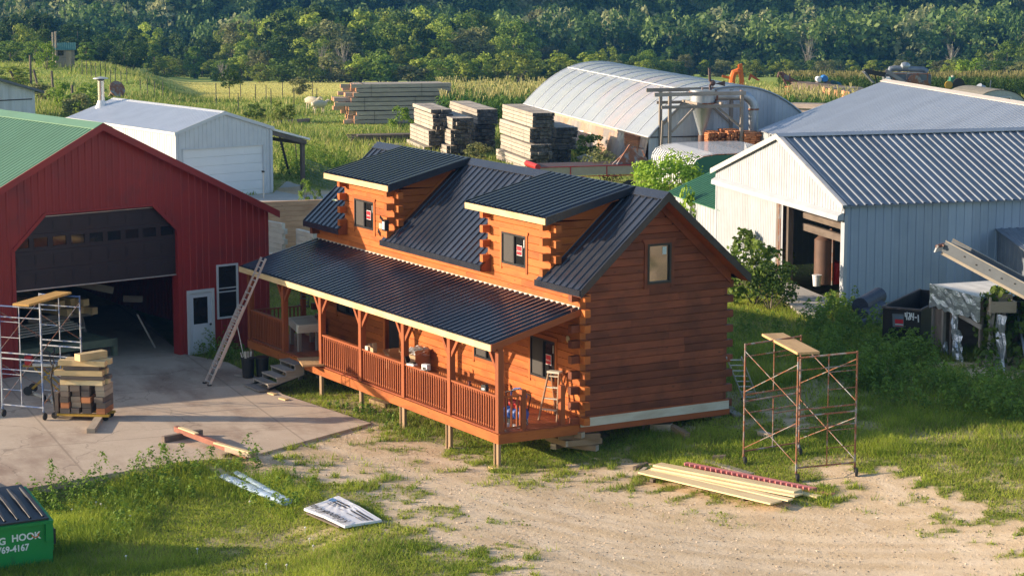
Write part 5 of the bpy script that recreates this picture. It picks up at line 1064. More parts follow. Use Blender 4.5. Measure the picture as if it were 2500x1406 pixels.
def onwrap(name, body, size, u, v, mat, sx=1, shear=0):
    ex = (tp_(0, .5) - tp_(1, .5)).normalized(); ey = (pl[0] - pl[1]).normalized(); ez = ex.cross(ey).normalized()
    if ez.z < 0: ey = -ey; ez = ex.cross(ey).normalized()
    q = text(name, body, size, (0, 0, 0), (0, 0, 0), mat, t, shear=shear, scale=(sx, 1, 1)); Mx = Matrix((ex, ez.cross(ex), ez)).transposed().to_4x4(); Mx.translation = pl[0].lerp(pl[3], u).lerp(pl[1].lerp(pl[2], u), v) + Vector((0, 0, .05)); q.scale = (1, 1, 1); q.matrix_local = Mx @ Matrix.Diagonal((sx, 1, 1, 1)); return q
def wrapbar(u0, u1, v0, v1, mat, nm):
    m_ = MB(); k = 12
    for i in range(k):
        a, c_ = u0 + (u1 - u0) * i / k, u0 + (u1 - u0) * (i + 1) / k; up = Vector((0, 0, .012)); m_.poly([tp_(a, v0) + up, tp_(c_, v0) + up, tp_(c_, v1) + up, tp_(a, v1) + up])
    m_.build(nm, mat, t)
onwrap('wrap_text', 'Kickapoo', .34, .97, .20, INK, .92, .2); onwrap('wrap_text', 'Kickap', .34, .44, .20, INK, .92, .2)
wrapbar(.10, .46, .66, .71, INK, 'printed_band'); wrapbar(.12, .46, .76, .81, INK, 'printed_band'); wrapbar(.02, .14, .66, .81, BLK, 'printed_band'); wrapbar(.56, .96, .66, .71, INK, 'printed_band'); wrapbar(.60, .98, .76, .81, INK, 'printed_band')
for q_ in ((.60, .74, .50, .54), (.78, .93, .52, .56), (.80, .95, .60, .63), (.10, .30, .52, .55), (.12, .34, .59, .62), (.40, .48, .52, .55)): wrapbar(*q_, FADE, 'faint_line')
MB().beam(pl[0].lerp(pl[3], .1) + Vector((0, 0, -.075)), pl[0].lerp(pl[3], .9) + Vector((0, 0, -.075)), .1, .03).build('bearer', OLDW, t)
# clear film wrapped rolls in the grass
for i, (a, c_, r_, lb) in enumerate((((548, 1181), (700, 1240), .15, 'longer plastic-wrapped bundle lying in the grass in front'), ((578, 1172), (705, 1236), .10, 'thinner plastic-wrapped bundle lying behind the longer one'))):
    A, B = gat(*a), gat(*c_); A = vec(A, .17 + .02 * i); B = vec(B, .15); cc = (A + B) / 2; m_ = MB(); d = B - A; m_.tube([A - cc + d * k / 14 + Vector((0, 0, .012 * (-1) ** k)) for k in range(15)], [r_ * (.90 + .04 * ((k * 7) % 3)) for k in range(15)], 14)
    for j, v in enumerate(m_.v): m_.v[j] = (v[0], v[1], v[2] * .5)
    o = m_.build('wrapped_bundle', FILM, None, label=lb, cat='wrapped bundle', group='plastic wrapped bundles'); o.location = cc
# rusty channel with boards on the concrete
A, B = at(430, 1046, .32), at(605, 1112, .22)
board('steel_beam', A, B, .14, .14, M('rust_primer', (.30, .10, .06), (.22, .08, .05), 4, rough=.7, rnd=0), 'long rust-red steel beam lying across two blocks on the concrete edge', 'steel beam')
board('pine_offcut', at(440, 1043, .42), at(480, 1058, .42), .13, .03, YPINE, 'short pine offcut on the left end of the red steel beam', 'board'); board('pine_offcut', at(525, 1080, .4), at(610, 1104, .36), .12, .04, YPINE, 'long pine strip on the right end of the red steel beam', 'board')
board('timber_offcut', at(555, 1094, .32), at(618, 1110, .28), .2, .13, TAN, 'thick weathered timber beside the right end of the red steel beam', 'timber block')
a = at(398, 1072, SLAB_TOP + .09); c_ = at(492, 1055, SLAB_TOP + .09); board('timber_bearer', a, c_, .13, .16, OLDW, 'dark timber bearer under the left end of the red steel beam', 'bearer'); a = at(545, 1116, .1); c_ = at(575, 1110, .1); board('timber_bearer', a, c_, .12, .16, OLDW, 'brown timber bearer under the right end of the red steel beam', 'bearer')
# pallet jack with stacked blocks
PJ = vec(at(208, 1024, SLAB_TOP)); ang = math.atan2(VR[1], VR[0]) - .12
t = thing('pallet_jack', PJ, ang, label='yellow pallet jack with black handle carrying stacked timber offcuts', cat='pallet jack')
for yy in (-.08, .42): MB().box(-.75, .72, yy - .08, yy + .08, .12, .18).build('fork', YEL, t)
MB().box(-.82, -.72, -.1, .45, .1, .75).build('mast', OLDW, t); MB().tube([(-.9, .15, .2), (-1.0, .15, 1.1), (-.92, .15, 1.5)], .03, 8).tube([(-.92, .02, 1.5), (-.96, .02, 1.68), (-.96, .28, 1.68), (-.92, .28, 1.5)], .02, 6).build('handle', DKSTEEL, t)
for xx, yy in ((-.88, .05), (-.88, .25), (.6, -.05), (.6, .42)): MB().lathe([(.02, -.03), (.09, -.028), (.09, .028), (.02, .03)], (xx, yy, .09), (0, 1, 0), 12).build('wheel', RUBBER, t)
def inpj(x, y, z): return Matrix.Translation(PJ) @ Matrix.Rotation(ang, 4, 'Z') @ Vector((x, y, z))
rs = random.Random(9)
MIXM = [TAN, OLDW, CEDAR, GREY, PINE]; zz = .19; ii = 0
rowd = ['bottom', 'second', 'third', 'fourth', 'fifth']
for row in range(5):
    for col_ in range(3):
        x = -.52 + col_ * .30 + rs.uniform(-.02, .02); mt = [OLDW, TAN, OLDW, CEDAR, OLDW, TAN, OLDW][(row * 3 + col_ * 2) % 7]
        jy = rs.uniform(-.09, .07); jx = rs.uniform(-.02, .02); board('timber_offcut', inpj(x, -.12 + jy, zz + .078), inpj(x + jx, .52 + jy, zz + .078), rs.uniform(.22, .275), .15, mt, '%s timber end from the bottom in the %s column on the pallet jack' % (['lowest', 'second', 'third', 'fourth', 'top'][row], ['left', 'middle', 'right'][col_]), 'timber offcut', 'timber offcuts stacked on the pallet jack')
    for k in (0,): board('timber_offcut', inpj(.46 + rs.uniform(-.03, .05), -.2 + rs.random() * .14, zz + .078), inpj(.50, .62, zz + .078), .25, .15, [CEDAR, OLDW, OLDW, TAN, TAN][row], '%s timber end from the bottom in the outer right column on the pallet jack' % ['lowest', 'second', 'third', 'fourth', 'top'][row], 'timber offcut', 'timber offcuts stacked on the pallet jack')
    zz += .157
for k, (mt, x0, x1, hh, lb) in enumerate(((YPINE, -.66, .58, .15, 'pale yellow timber with knot lying across the block columns'), (OLDW, -.62, .6, .11, 'dark thin timber above the pale yellow one'), (PINE, -.80, .52, .16, 'bright wide timber sticking out left near the middle of the pile'), (OLDW, -.55, .5, .12, 'brown timber below the bright top timber'), (PINE, -.68, .66, .16, 'bright timber just below the loose top block'))):
    for j, yy in enumerate((0, .3)): board('timber_offcut', inpj(x0 + j * .1, yy + rs.uniform(-.05, .05), zz + hh / 2), inpj(x1 + j * .06 + rs.uniform(-.04, .04), yy + rs.uniform(-.05, .05), zz + hh / 2), .24, hh - .012, mt, lb + (', front piece' if j == 0 else ', rear piece'), 'timber offcut', 'timber offcuts stacked on the pallet jack')
    zz += hh
board('timber_offcut', inpj(-.1, -.22, zz + .1), inpj(.45, .5, zz + .1), .26, .19, PINE, 'loose pale timber lying askew on the very top of the pile', 'timber offcut')
# tools left of the barn door (wheeled saw stand)
q = vec(at(110, 965, SLAB_TOP)); t = thing('saw_stand', q, ang, label='mitre saw on a yellow wheeled folding stand beside the blue scaffold', cat='saw')
MB().beam((-.5, 0, .1), (.3, 0, .8), .04, .04).beam((.5, 0, .1), (-.3, 0, .8), .04, .04).beam((-.5, .4, .1), (.3, .4, .8), .04, .04).beam((.5, .4, .1), (-.3, .4, .8), .04, .04).beam((-.7, .2, .82), (.7, .2, .82), .08, .05).build('stand_frame', YEL, t)
for yy in (-.04, .44): MB().lathe([(.03, -.03), (.13, -.028), (.13, .028), (.03, .03)], (-.5, yy, .13), (0, 1, 0), 14).build('wheel', RUBBER, t)
MB().box(-.35, .35, .0, .4, .85, .93).build('saw_base', ALU, t); MB().lathe([(.05, -.04), (.16, -.03), (.16, .03), (.05, .04)], (0, .2, 1.12), (0, 1, 0), 16).tube([(.05, .2, 1.1), (.25, .2, 1.25), (.2, .35, 1.35)], .03, 8).build('saw_head', DKSTEEL, t); MB().box(-.62, -.42, .1, .3, .86, 1.12).build('red_can', REDP, t)
board('pale_offcut', at(72, 955, SLAB_TOP + .04), at(120, 975, SLAB_TOP + .04), .1, .06, PALE, 'pale board on the concrete behind the blue scaffold foot', 'board'); board('pale_offcut', at(122, 962, SLAB_TOP + .12), at(132, 985, SLAB_TOP + .03), .1, .05, PALE, 'short grey offcut leaning beside the saw stand wheel', 'board')
# trash can with brooms by ladder
q = vec(at(606, 920, .12)); t = thing('trash_can', q, 0, label='black bin full of wood scraps and sticks beside the porch', cat='bin'); MB().lathe([(.17, 0), (.20, .56), (.22, .57), (.22, .60)], (0, 0, 0), n=20).build('bin_body', DKSTEEL, t, smooth=True)
t2 = thing('trash_can', q + Vector((.10, .42, .0)), 0, label='second black bin close behind the one holding sticks', cat='bin'); MB().lathe([(.17, 0), (.20, .56), (.22, .57), (.22, .60)], (0, 0, 0), n=20).build('bin_body', DKSTEEL, t2, smooth=True)
for k in range(5): a = RNG.random(2) - .5; board('wood_scrap', q + Vector((a[0] * .12, a[1] * .12, .2)), q + Vector((a[0] * .4, a[1] * .4, .78 + .1 * a[0])), .06, .03, PALE, 'pale wood scrap sticking out of the black bin', 'wood scrap', 'wood scraps in the bin')
t = thing('broom', q + Vector((-.05, -.05, .3)), 0, label='broom with thin handle leaning from the black bin to the ladder', cat='broom'); MB().tube([(0, 0, 0), (-.5, -.1, 1.5)], .014, 6).build('handle', ALU, t); MB().box(-.12, .12, -.03, .03, -.1, .1).build('brush', RUST, t)
board('scrap_board', at(575, 915, .14), at(606, 918, .14), .12, .04, GREY, 'small grey board on the concrete edge before the bin', 'board')
# ---- green dumpster, bottom left
A = vec(gat(130, 1376)); B = vec(gat(-240, 1430)); A.z = B.z = -.28
dx_ = (A - B); dx_.z = 0; Ld = 3.2; ex = dx_.normalized(); ry = math.atan2(ex.y, ex.x); H = None
vtop = onplane(128, 1268, A, math.degrees(math.atan2(ex.x, ex.y))); H = float(vtop[2]) - A.z
t = thing('dumpster', A, ry, label='green steel dumpster with ribbed black plastic lid at bottom left', cat='dumpster')
GRN = M('dumpster_green', (.012, .26, .055), (.010, .21, .045), 1, rough=.4, rnd=0, c3=(.02, .16, .05), c3s=3, c3t=(.6, .7)); W2 = 1.75; Hb = H + .62 * 0 + .30
MB().prism([(0, 0), (0, H), (W2, H + .38), (W2, 0)], (-Ld, 0, 0), Y3, Z3, (Ld, 0, 0), r=.5).build('dumpster_body', GRN, t)
MB().box(-Ld, .02, -.04, 0, H - .07, H).box(-.16, -.0, -.06, 0, H * .55, H * .95).box(.0, .06, .1, .4, H * .3, H * .85).beam((0.0, .0, H - .03), (0.0, W2, H + .35), .06, .06).build('rim', GRN, t)
MB().box(0.01, .12, .12, .3, H * .42, H * .75).build('fork_pocket', DKSTEEL, t)
m_ = MB(); sl_ = .38 / W2; ll = math.hypot(1, sl_)
LID = M('black_lid', (.016, .016, .02), (.03, .03, .035), 3, rough=.35, rnd=0)
m_.prism([(0.02, H + .01), (W2, H + .40), (W2, H + .43), (0.02, H + .05)], (-Ld, 0, 0), Y3, Z3, (Ld - .06, 0, 0))
lo = m_.build('lid', LID, t); m_ = MB()
for k in range(11):
    x = -Ld + .2 + k * .285; m_.tube([(x, .12, H + .07), (x, .5, H + .07 + .38 * sl_ + .02), (x, 1.1, H + .07 + 1.0 * sl_ + .03), (x, W2 - .15, H + .05 + (W2 - .15) * sl_)], [.03, .06, .06, .03], 8)
m_.build('lid_rib', LID, lo, smooth=True)
def ontex(body, px, py, hpx, sx=1): 
    azm = math.degrees(math.atan2(ex.x, ex.y)); p = onplane(px, py, A + Vector((0, 0, 0)), azm); p2 = onplane(px, py - hpx, A, azm); s = float(p2[2] - p[2]) / .72; loc = Matrix.Rotation(-ry, 4, 'Z') @ (vec(p) - A)
    return text('dumpster_text', body, s, (loc.x, -.012, loc.z), (R(90), 0, 0), STWHT, t, scale=(sx, 1, 1), bold=.03)
ontex('G', -4, 1330, 17, 1.05); ontex('HOOK', 28, 1322, 17, 1.0); ontex('769-4167', -7, 1352, 16, .92)
p = Matrix.Rotation(-ry, 4, 'Z') @ (vec(onplane(88, 1306, A, math.degrees(math.atan2(ex.x, ex.y)))) - A)
MB().tube([(p.x - .1, -.008, p.z + .02), (p.x - .04, -.008, p.z - .04), (p.x + .04, -.008, p.z - .02), (p.x + .07, -.008, p.z + .05), (p.x + .03, -.008, p.z + .02)], .016, 6).build('hook_emblem', ORANGE, t)
board('white_sheet', at(-60, 1170, .2), at(20, 1212, .2), .35, .03, WHITEP, 'white sheet leaning between dumpster and concrete at the left edge', 'sheet')
# ---- barn contents
def bbeam(name, x0, y0, z0, x1, y1, z1, w_, h, mat, lb, cat='timber', group=None): return board(name, inb(x0, y0, z0), inb(x1, y1, z1), w_, h, mat, lb, cat, group)
k = 0
for (x, z) in ((-3.1, 1.72), (-2.85, 1.72), (-2.35, 1.72), (-2.1, 1.72), (-2.6, 1.42), (-2.05, 1.42), (-1.8, 1.42)):
    bbeam('timber', x, 2.2 + (k % 3) * .2, z, x - 1.2, 8.5, z, .22, .22, PINE, '%s timber end of the stack inside the red barn' % ('upper ' + ['outer left', 'left', 'right', 'outer right'][k] if k < 4 else 'lower ' + ['left', 'middle', 'right'][k - 4]), 'timber', 'timbers stacked on a rack in the barn'); k += 1
t = thing('trestle', inb(-2.6, 3.0, 0), BARN.rotation_euler.z, label='grey timber trestle carrying the stack inside the red barn', cat='trestle'); MB().box(-1.2, 1.1, -.1, .1, 1.15, 1.3).beam((-1, -.3, .1), (-.9, 0, 1.2), .1, .1).beam((-1, .3, .1), (-.9, 0, 1.2), .1, .1).beam((.8, -.3, .1), (.7, 0, 1.2), .1, .1).beam((.8, .3, .1), (.7, 0, 1.2), .1, .1).build('trestle_frame', GREY, t)
bbeam('leaning_plank', -.35, 1.0, .25, -.85, 1.2, 1.35, .28, .05, GREY, 'wide plank leaning steeply at the right inside the red barn', 'plank'); bbeam('rafter_stack', -2.4, 3.4, 2.35, -.9, 2.6, 1.95, .15, .22, GREY, 'long timber lying high in the dark right of the barn stack'); bbeam('rafter_stack', -.9, 2.0, 1.75, -.3, 1.8, 1.7, .1, .2, OLDW, 'short timber end at the right inside the barn door')
m_ = MB(); 
for j in range(14): m_.box(-5.4 + j * .26, -5.16 + j * .26, 1.2, 4.2, .62, .66)
m_.box(-5.4, -1.6, 1.15, 1.2, .42, .66); m_.box(-1.75, -1.6, 1.15, 1.35, .1, .62); m_.box(-5.3, -5.15, 1.15, 1.35, .1, .62)
t = thing('work_platform', BARN.location, BARN.rotation_euler.z, label='low greenish deck platform on short legs inside the barn', cat='platform'); m_.build('platform_deck', M('green_deck', (.20, .24, .15), (.15, .18, .12), 3, rnd=.2), t)
for j in range(5): bbeam('white_board', -5.5, 1.6 + j * .25, .95 + .04 * j, -2.4, 1.9 + j * .25, 1.0 + .03 * j, .2, .035, PALE, '%s pale board on sawhorses at the left inside the barn' % ['first', 'second', 'third', 'fourth', 'rear'][j], 'board', 'pale boards in the barn')
for j in range(4): bbeam('floor_board', -5.5, .9 + .3 * j, .15 + .05 * j, -3.1, 1.0 + .3 * j, .15 + .05 * j, .25, .045, PALE, '%s pale board on the floor just inside the barn door' % ['front', 'second', 'third', 'rear'][j], 'board', 'pale boards on the barn floor')
t = thing('shop_shelf', inb(-5.0, 6, 0), BARN.rotation_euler.z, label='grey storage shelf against the dark left wall of the barn', cat='shelf'); MB().box(-1, 1, 0, .5, .9, .95).box(-1, 1, 0, .5, 1.6, 1.65).box(-1, 1, 0, .5, 2.3, 2.35).box(-1, -.9, 0, .1, .1, 2.6).box(.9, 1, 0, .1, .1, 2.6).build('shelf_frame', OLDW, t)
# ---- machine shed contents
def inm(x, y, z): return b_mat(MS, x, y, z)
t = thing('rusty_tank', inm(-4.6, 1.3, .95), 0, label='rusty upright tank just inside the open shed door', cat='tank'); MB().lathe([(.35, 0), (.37, .3), (.37, 1.6), (.15, 1.8)], (0, 0, 0), n=18).build('tank_body', M('tank_rust', (.15, .08, .055), (.10, .06, .045), 3, rnd=0), t, smooth=True); MB().tube([(.45, 0, 0), (.45, 0, 1.9)], .03, 6).tube([(-.3, 0, 1.8), (.4, 0, 2.0)], .03, 6).build('pipe', RUST, t)
t = thing('white_bucket', vec(at(1994, 698, .95)), 0, label='white plastic bucket on the floor of the open shed', cat='bucket'); MB().lathe([(.13, 0), (.16, .36), (.175, .37), (.175, .40)], (0, 0, 0), n=18).build('bucket_body', WHITEP, t, smooth=True); MB().tube([(.17 * math.cos(a), .02, .38 - .1 * math.sin(a)) for a in np.linspace(0, math.pi, 8)], .006, 5).build('bail', ALU, t)
t = thing('red_tank', vec(at(2030, 692, .95)), .3, label='tilted red jerrycan-like box inside the open shed', cat='container'); MB().prism([(-.25, 0), (.25, 0), (.38, .75), (-.05, .85)], (0, -.1, 0), X3, Z3, (0, .3, 0)).build('red_body', REDP, t)
for k in range(14):
    a = RNG.random(4); p = inm(-4.8 + a[0] * 4.2, 2.2 + a[1] * 3, .95 + a[2] * .3); board('scrap_timber', p, p + Vector(((a[3] - .5) * 1.6, a[0] * .5, .5 + a[1] * .9)), .12, .05, OLDW, 'dark scrap timber in the jumble inside the open shed', 'scrap timber', 'scrap timbers in the open shed')
# ---- black roll-off with 424-1
A = vec(gat(2242, 862)); A = vec(at(2246, 860, .9)); B = vec(at(2152, 845, .9)); ex = (A - B); ex.z = 0; ex.normalize(); ry = math.atan2(ex.y, ex.x); azm = math.degrees(math.atan2(ex.x, ex.y))
H = float(onplane(2245, 756, A, azm)[2]); Lw = float((vec(onplane(2152, 748, A, azm)) - A).length) if False else (vec(at(2152, 748, H)) - vec(at(2245, 756, H))).length
ex = vec(at(2245, 756, H)) - vec(at(2152, 748, H)); ex.z = 0; Lw = ex.length; ex.normalize(); ry = math.atan2(ex.y, ex.x); azm = math.degrees(math.atan2(ex.x, ex.y))
t = thing('black_container', (A.x, A.y, 0), ry, label='black steel roll-off container marked 424-1 beside the blue-grey wall', cat='container')
m_ = MB(); D3 = 3.2; th = .05
m_.prism([(-Lw, H), (0, H), (-.1, .75), (-Lw + .1, .75)], (0, 0, 0), X3, Z3, (0, th, 0), r=.5)
for x in (-Lw, -th): m_.prism([(0, H), (D3, H + .1), (D3, .75), (0, .75)], (x, 0, 0), Y3, Z3, (th, 0, 0), r=.5)
m_.box(-Lw, 0, D3 - th, D3, .75, H + .1); m_.box(-Lw, 0, 0, D3, .75, .8); m_.build('container_body', DKSTEEL, t)
MB().box(-Lw - .02, .02, -.05, .03, H - .04, H + .02).beam((0, 0, H), (0, D3, H + .1), .06, .05).beam((-Lw, 0, H), (-Lw, D3, H + .1), .06, .05).build('top_rail', M('worn_rail', (.16, .11, .09), (.05, .045, .045), 5, rnd=0), t)
sc = Lw / 93.; zc = lambda py: float(onplane(2200, py, A, azm)[2])
def stroke(pts, r_=.028):
    q = [];
    for px, py in pts: p = Matrix.Rotation(-ry, 4, 'Z') @ (vec(onplane(px, py, A, azm)) - Vector((A.x, A.y, 0))); q.append((p.x, -.03, p.z))
    return q
m_ = MB()
zx, zy = lambda v: 2130 + v / 7.81, lambda v: 690 + v / 7.81
for S_ in ([(632, 570), (635, 640), (665, 650)], [(668, 560), (660, 705)], [(690, 580), (715, 575), (722, 620), (690, 690), (700, 705), (735, 690)], [(725, 600), (735, 700)], [(750, 575), (752, 640), (780, 655)], [(790, 575), (785, 715)], [(812, 658), (850, 664)], [(878, 610), (885, 750)]):
    m_.tube(stroke([(zx(a), zy(c_)) for a, c_ in S_]), .020, 6)
m_.build('painted_number', STWHT, t)
q = [Matrix.Rotation(-ry, 4, 'Z') @ (vec(onplane(zx(a), zy(c_), A, azm)) - Vector((A.x, A.y, 0))) for a, c_ in ((380, 590), (600, 600), (600, 850), (390, 835))]
MB().poly([(p.x, -.012, p.z) for p in q]).build('placard', M('placard_grey', (.16, .19, .21), rnd=0), t)
def lp(a, c_): p = q[0].lerp(q[1], a).lerp(q[3].lerp(q[2], a), c_); return p
for v0, v1, mt, nm in ((.18, .24, M('faded_blue', (.14, .22, .34), rnd=0), 'placard_line'), (.30, .35, M('faded_blue', (0, 0, 0)), 'placard_line'), (.42, .72, STRED, 'placard_field'), (.78, .83, STWHT, 'placard_line'), (.90, .94, STRED, 'placard_line')):
    MB().poly([(lp(u, v).x, -.016, lp(u, v).z) for u, v in ((.22, v0), (.95, v0), (.95, v1), (.22, v1))]).build(nm, mt, t)
# pipes / rolls beside it
for i, (px0, py0, px1, py1, r_, z) in enumerate(((2100, 748, 2145, 722, .28, 1.5), (2105, 775, 2150, 752, .26, 1.2), (2095, 800, 2140, 785, .22, 1.0))):
    A_, B_ = vec(at(px0, py0, z)), vec(at(px1, py1, z + .1)); c = (A_ + B_) / 2; o = MB().tube([A_ - c, B_ - c], r_, 16).build('culvert_pipe', M('dark_ribbed_plastic', (.05, .06, .09), (.03, .035, .05), 12, rough=.5, rnd=0), None, label=['uppermost', 'middle', 'lowest'][i] + ' dark ribbed roll in the weeds beside the black container', cat='pipe', group='dark rolls by the wall'); o.location = c
# ---- silver foil shed
z0 = .9; c1, c2, c3 = at(2283, 862, z0), at(2415, 905, z0), at(2500, 870, z0)
a1 = vec(c1); T1 = vec(onplane(2281, 690, c1, 0)); 
def pt(px, py, P, a): return vec(onplane(px, py, P, a))
faz = math.degrees(math.atan2(c2[0] - c1[0], c2[1] - c1[1]))
tl, tr = pt(2282, 692, c1, faz), pt(2396, 768, c1, faz); tr2 = pt(2400, 730, c1, faz)
t = thing('foil_shed', (0, 0, 0), 0, label='ragged little shed covered with torn silver foil insulation, boards showing', cat='shed')
u1 = Vector((math.sin(R(faz)), math.cos(R(faz)), 0)); inn = Vector((-u1.y, u1.x, 0)); 
if inn.dot(Vector((VD[0], VD[1], 0))) < 0: inn = -inn
Wf = (Vector((tr.x, tr.y, 0)) - Vector((tl.x, tl.y, 0))).length; ztop = (tl.z + tr2.z) / 2; Df = 3.0; base = Vector((tl.x, tl.y, 0))
t.location = base; t.rotation_euler.z = math.atan2(u1.y, u1.x)
zt_ = ztop; m_ = MB()
pk = .95
m_.prism([(-.15, 0), (Df / 2, pk), (Df + .15, 0), (Df + .15, .05), (Df / 2, pk + .05), (-.15, .05)], (0 + .0, 0, zt_), Y3, Z3, (Wf, 0, 0)) if False else None
apx = (Wf * .35, Df * .55, zt_ + .75)
ap = pt(2350, 668, base + u1 * Wf * .45 + inn * Df * .5, faz) - base; apx = (Wf * .45, Df * .5, ap.z)
c_ = [(-.1, -.1, zt_), (Wf + .1, -.1, zt_), (Wf + .1, Df + .1, zt_), (-.1, Df + .1, zt_)]
rows = 9
for k in range(rows):
    f0, f1 = k / rows, (k + 1) / rows
    for i in range(4):
        A_, B_ = Vector(c_[i]), Vector(c_[(i + 1) % 4]); P_a = Vector(apx); e0, e1, g0_, g1_ = A_.lerp(P_a, f0), B_.lerp(P_a, f0), A_.lerp(P_a, f1), B_.lerp(P_a, f1); m_.poly([e0, e1, g1_ - Vector((0, 0, .0)), g0_], m=0 if i != 1 else 1, r=.3 + .5 * (k % 2))
m_.build('roof', [M('dirty_white_sheet', (.62, .60, .55), (.5, .48, .44), 3, rough=.5, rnd=.2), M('blue_tarp_sheen', (.40, .52, .72), (.26, .38, .60), 2, rough=.25, metal=.5, bump=.5, rnd=.1)], t)
def crumple(o_, eu, ev, U, V, nu, nv, mat, nm, seed, amp=.06, ragged=0):
    g = np.random.default_rng(seed); o_ = Vector(o_); eu = Vector(eu); ev = Vector(ev); nn = eu.cross(ev).normalized(); H_ = g.random((nu + 1, nv + 1)) * amp; m_ = MB(); rg = g.random(nu + 1) * ragged
    P = [[o_ + eu * (U * i / nu) + ev * ((V + rg[i]) * j / nv) + nn * H_[i, j] for j in range(nv + 1)] for i in range(nu + 1)]
    for i in range(nu):
        for j in range(nv): m_.poly([P[i][j], P[i + 1][j], P[i + 1][j + 1], P[i][j + 1]], r=g.random())
    return m_.build(nm, mat, t)
crumple((-.1, -.12, zt_ + .02), X3, (0, 0, -1), Wf + .2, .62, 16, 5, SLV, 'foil_wall', 3, .035, .15); crumple((Wf * .42, -.10, zt_ - .5), X3, (.05, 0, -1), .35, .9, 5, 6, SLV, 'foil_flap', 4, .06, .2); crumple((Wf * .48, -.16, zt_ - 1.1), X3, (.1, 0, -1), .5, 1.15, 6, 7, SLV, 'foil_flap', 5, .09, .15); crumple((Wf + .55, .1, zt_ - .4), X3, (.02, 0, -1), .5, 2.0, 5, 8, SLV, 'foil_flap', 6, .1, .2); crumple((Wf * .2, -.05, zt_ - 1.6), X3, (0, 0, -1), .35, .6, 4, 4, SLV, 'foil_flap', 7, .1, .2)
for x, y in ((0, 0), (Wf * .22, 0), (Wf * .40, 0), (Wf, 0), (0, Df), (Wf, Df)): MB().box(x - .05, x + .05, y - .05, y + .05, .7, zt_).build('post', GREY if x < Wf * .3 else OLDW, t)
MB().box(.05, Wf * .2, .0, .04, .8, zt_ - .3).box(-.04, .04, .1, Df, .8, zt_).box(0, Wf, Df - .05, Df, .8, zt_).build('board_wall', OLDW, t); MB().beam((Wf * .4, -.02, zt_ - .62), (Wf + .1, -.05, zt_ - .85), .05, .14).build('header_board', GREY, t)
# wooden chute on sawhorse
ct = at(2412, 905, .9); t = thing('wooden_hopper', (ct[0], ct[1], .85), math.atan2(VR[1], VR[0]), label='small weathered wooden hopper on crossed legs before the foil shed', cat='hopper'); hz = 1.75
MB().beam((-.05, .1, 0), (.12, .1, hz), .09, .09).beam((.25, .1, .0), (-.02, .1, hz), .09, .07).beam((.5, .1, .15), (.42, .1, hz), .09, .09).beam((.05, .6, .1), (.4, .55, hz), .08, .08).build('leg', GREY, t)
m_ = MB(); m_.box(.0, .75, -.05, .0, hz, hz + .32); m_.box(-.0, .04, 0, .5, hz - .1, hz + .42); m_.box(.7, .75, 0, .5, hz, hz + .3); m_.box(0, .75, .5, .55, hz, hz + .45); m_.build('hopper_box', TAN, t)
# elevator conveyor
Pz = at(2300, 618, 3.9); 
Pa_ = vec(onplane(2300, 620, at(2300, 880, .9), faz + 0)); 
ca = vec(at(2300, 612, 4.35)); cb = vec(at(2560, 752, 3.0)); 
dd_ = cb - ca; t = thing('bale_elevator', ca, 0, label='long galvanised trough conveyor rising from the right edge over the foil shed', cat='conveyor')
dn = dd_.normalized(); sd_ = dn.cross(Vector((0, 0, 1))).normalized(); upn = sd_.cross(dn).normalized()
if sd_.dot(Vector((VD[0], VD[1], 0))) > 0: sd_ = -sd_
L_c = dd_.length + 3; m_ = MB()
m_.prism([(.0, .0), (.0, .33), (-.03, .33), (-.03, -.02), (.45, -.02), (.45, .33), (.42, .33), (.42, .0)], (0, 0, 0), -sd_, upn, dn * L_c, r=.5); m_.build('trough', M('trough_steel', (.16, .18, .20), (.12, .135, .15), 2, rough=.5, metal=.3, rnd=0), t)
MB().prism([(-.06, .31), (-.06, .34), (.0, .34), (.0, .31)], (0, 0, 0), -sd_, upn, dn * L_c).prism([(.42, .31), (.42, .34), (.48, .34), (.48, .31)], (0, 0, 0), -sd_, upn, dn * L_c).prism([(.02, -.12), (.02, -.02), (.4, -.02), (.4, -.12)], (0, 0, 0), -sd_, upn, dn * L_c).build('rail', M('tan_underside', (.42, .36, .28), rnd=0), t)
for k in range(12): c0 = dn * (.7 + k * .42) + sd_ * .035 + upn * (.17 - .05 * (k % 2)); MB().lathe([(.022, 0), (.022, .012)], c0, sd_, 8).build('bolt_hole', DKSTEEL, t)
MB().tube([-sd_ * -.2 + dn * -.12 + upn * .1, -sd_ * .6 + dn * -.12 + upn * .1], .05, 10).tube([-sd_ * -.1 - dn * .0 + upn * .18, -sd_ * .5 + upn * .18], .03, 8).build('head_roller', RUST, t)
MB().beam(dn * -.16 - upn * .05 + sd_ * .1, dn * -.16 - upn * .05 - sd_ * .5, .04, .14, upn).build('belt_guard', WHITEP, t)
lg_ = vec(at(2478, 735, 2.6)) - ca; MB().tube([lg_, lg_ + (vec(at(2520, 960, .9)) - ca - lg_)], .035, 8).tube([lg_, lg_ + Vector((.9, 1.0, -.05))], .03, 8).build('support_leg', GALVD, t)

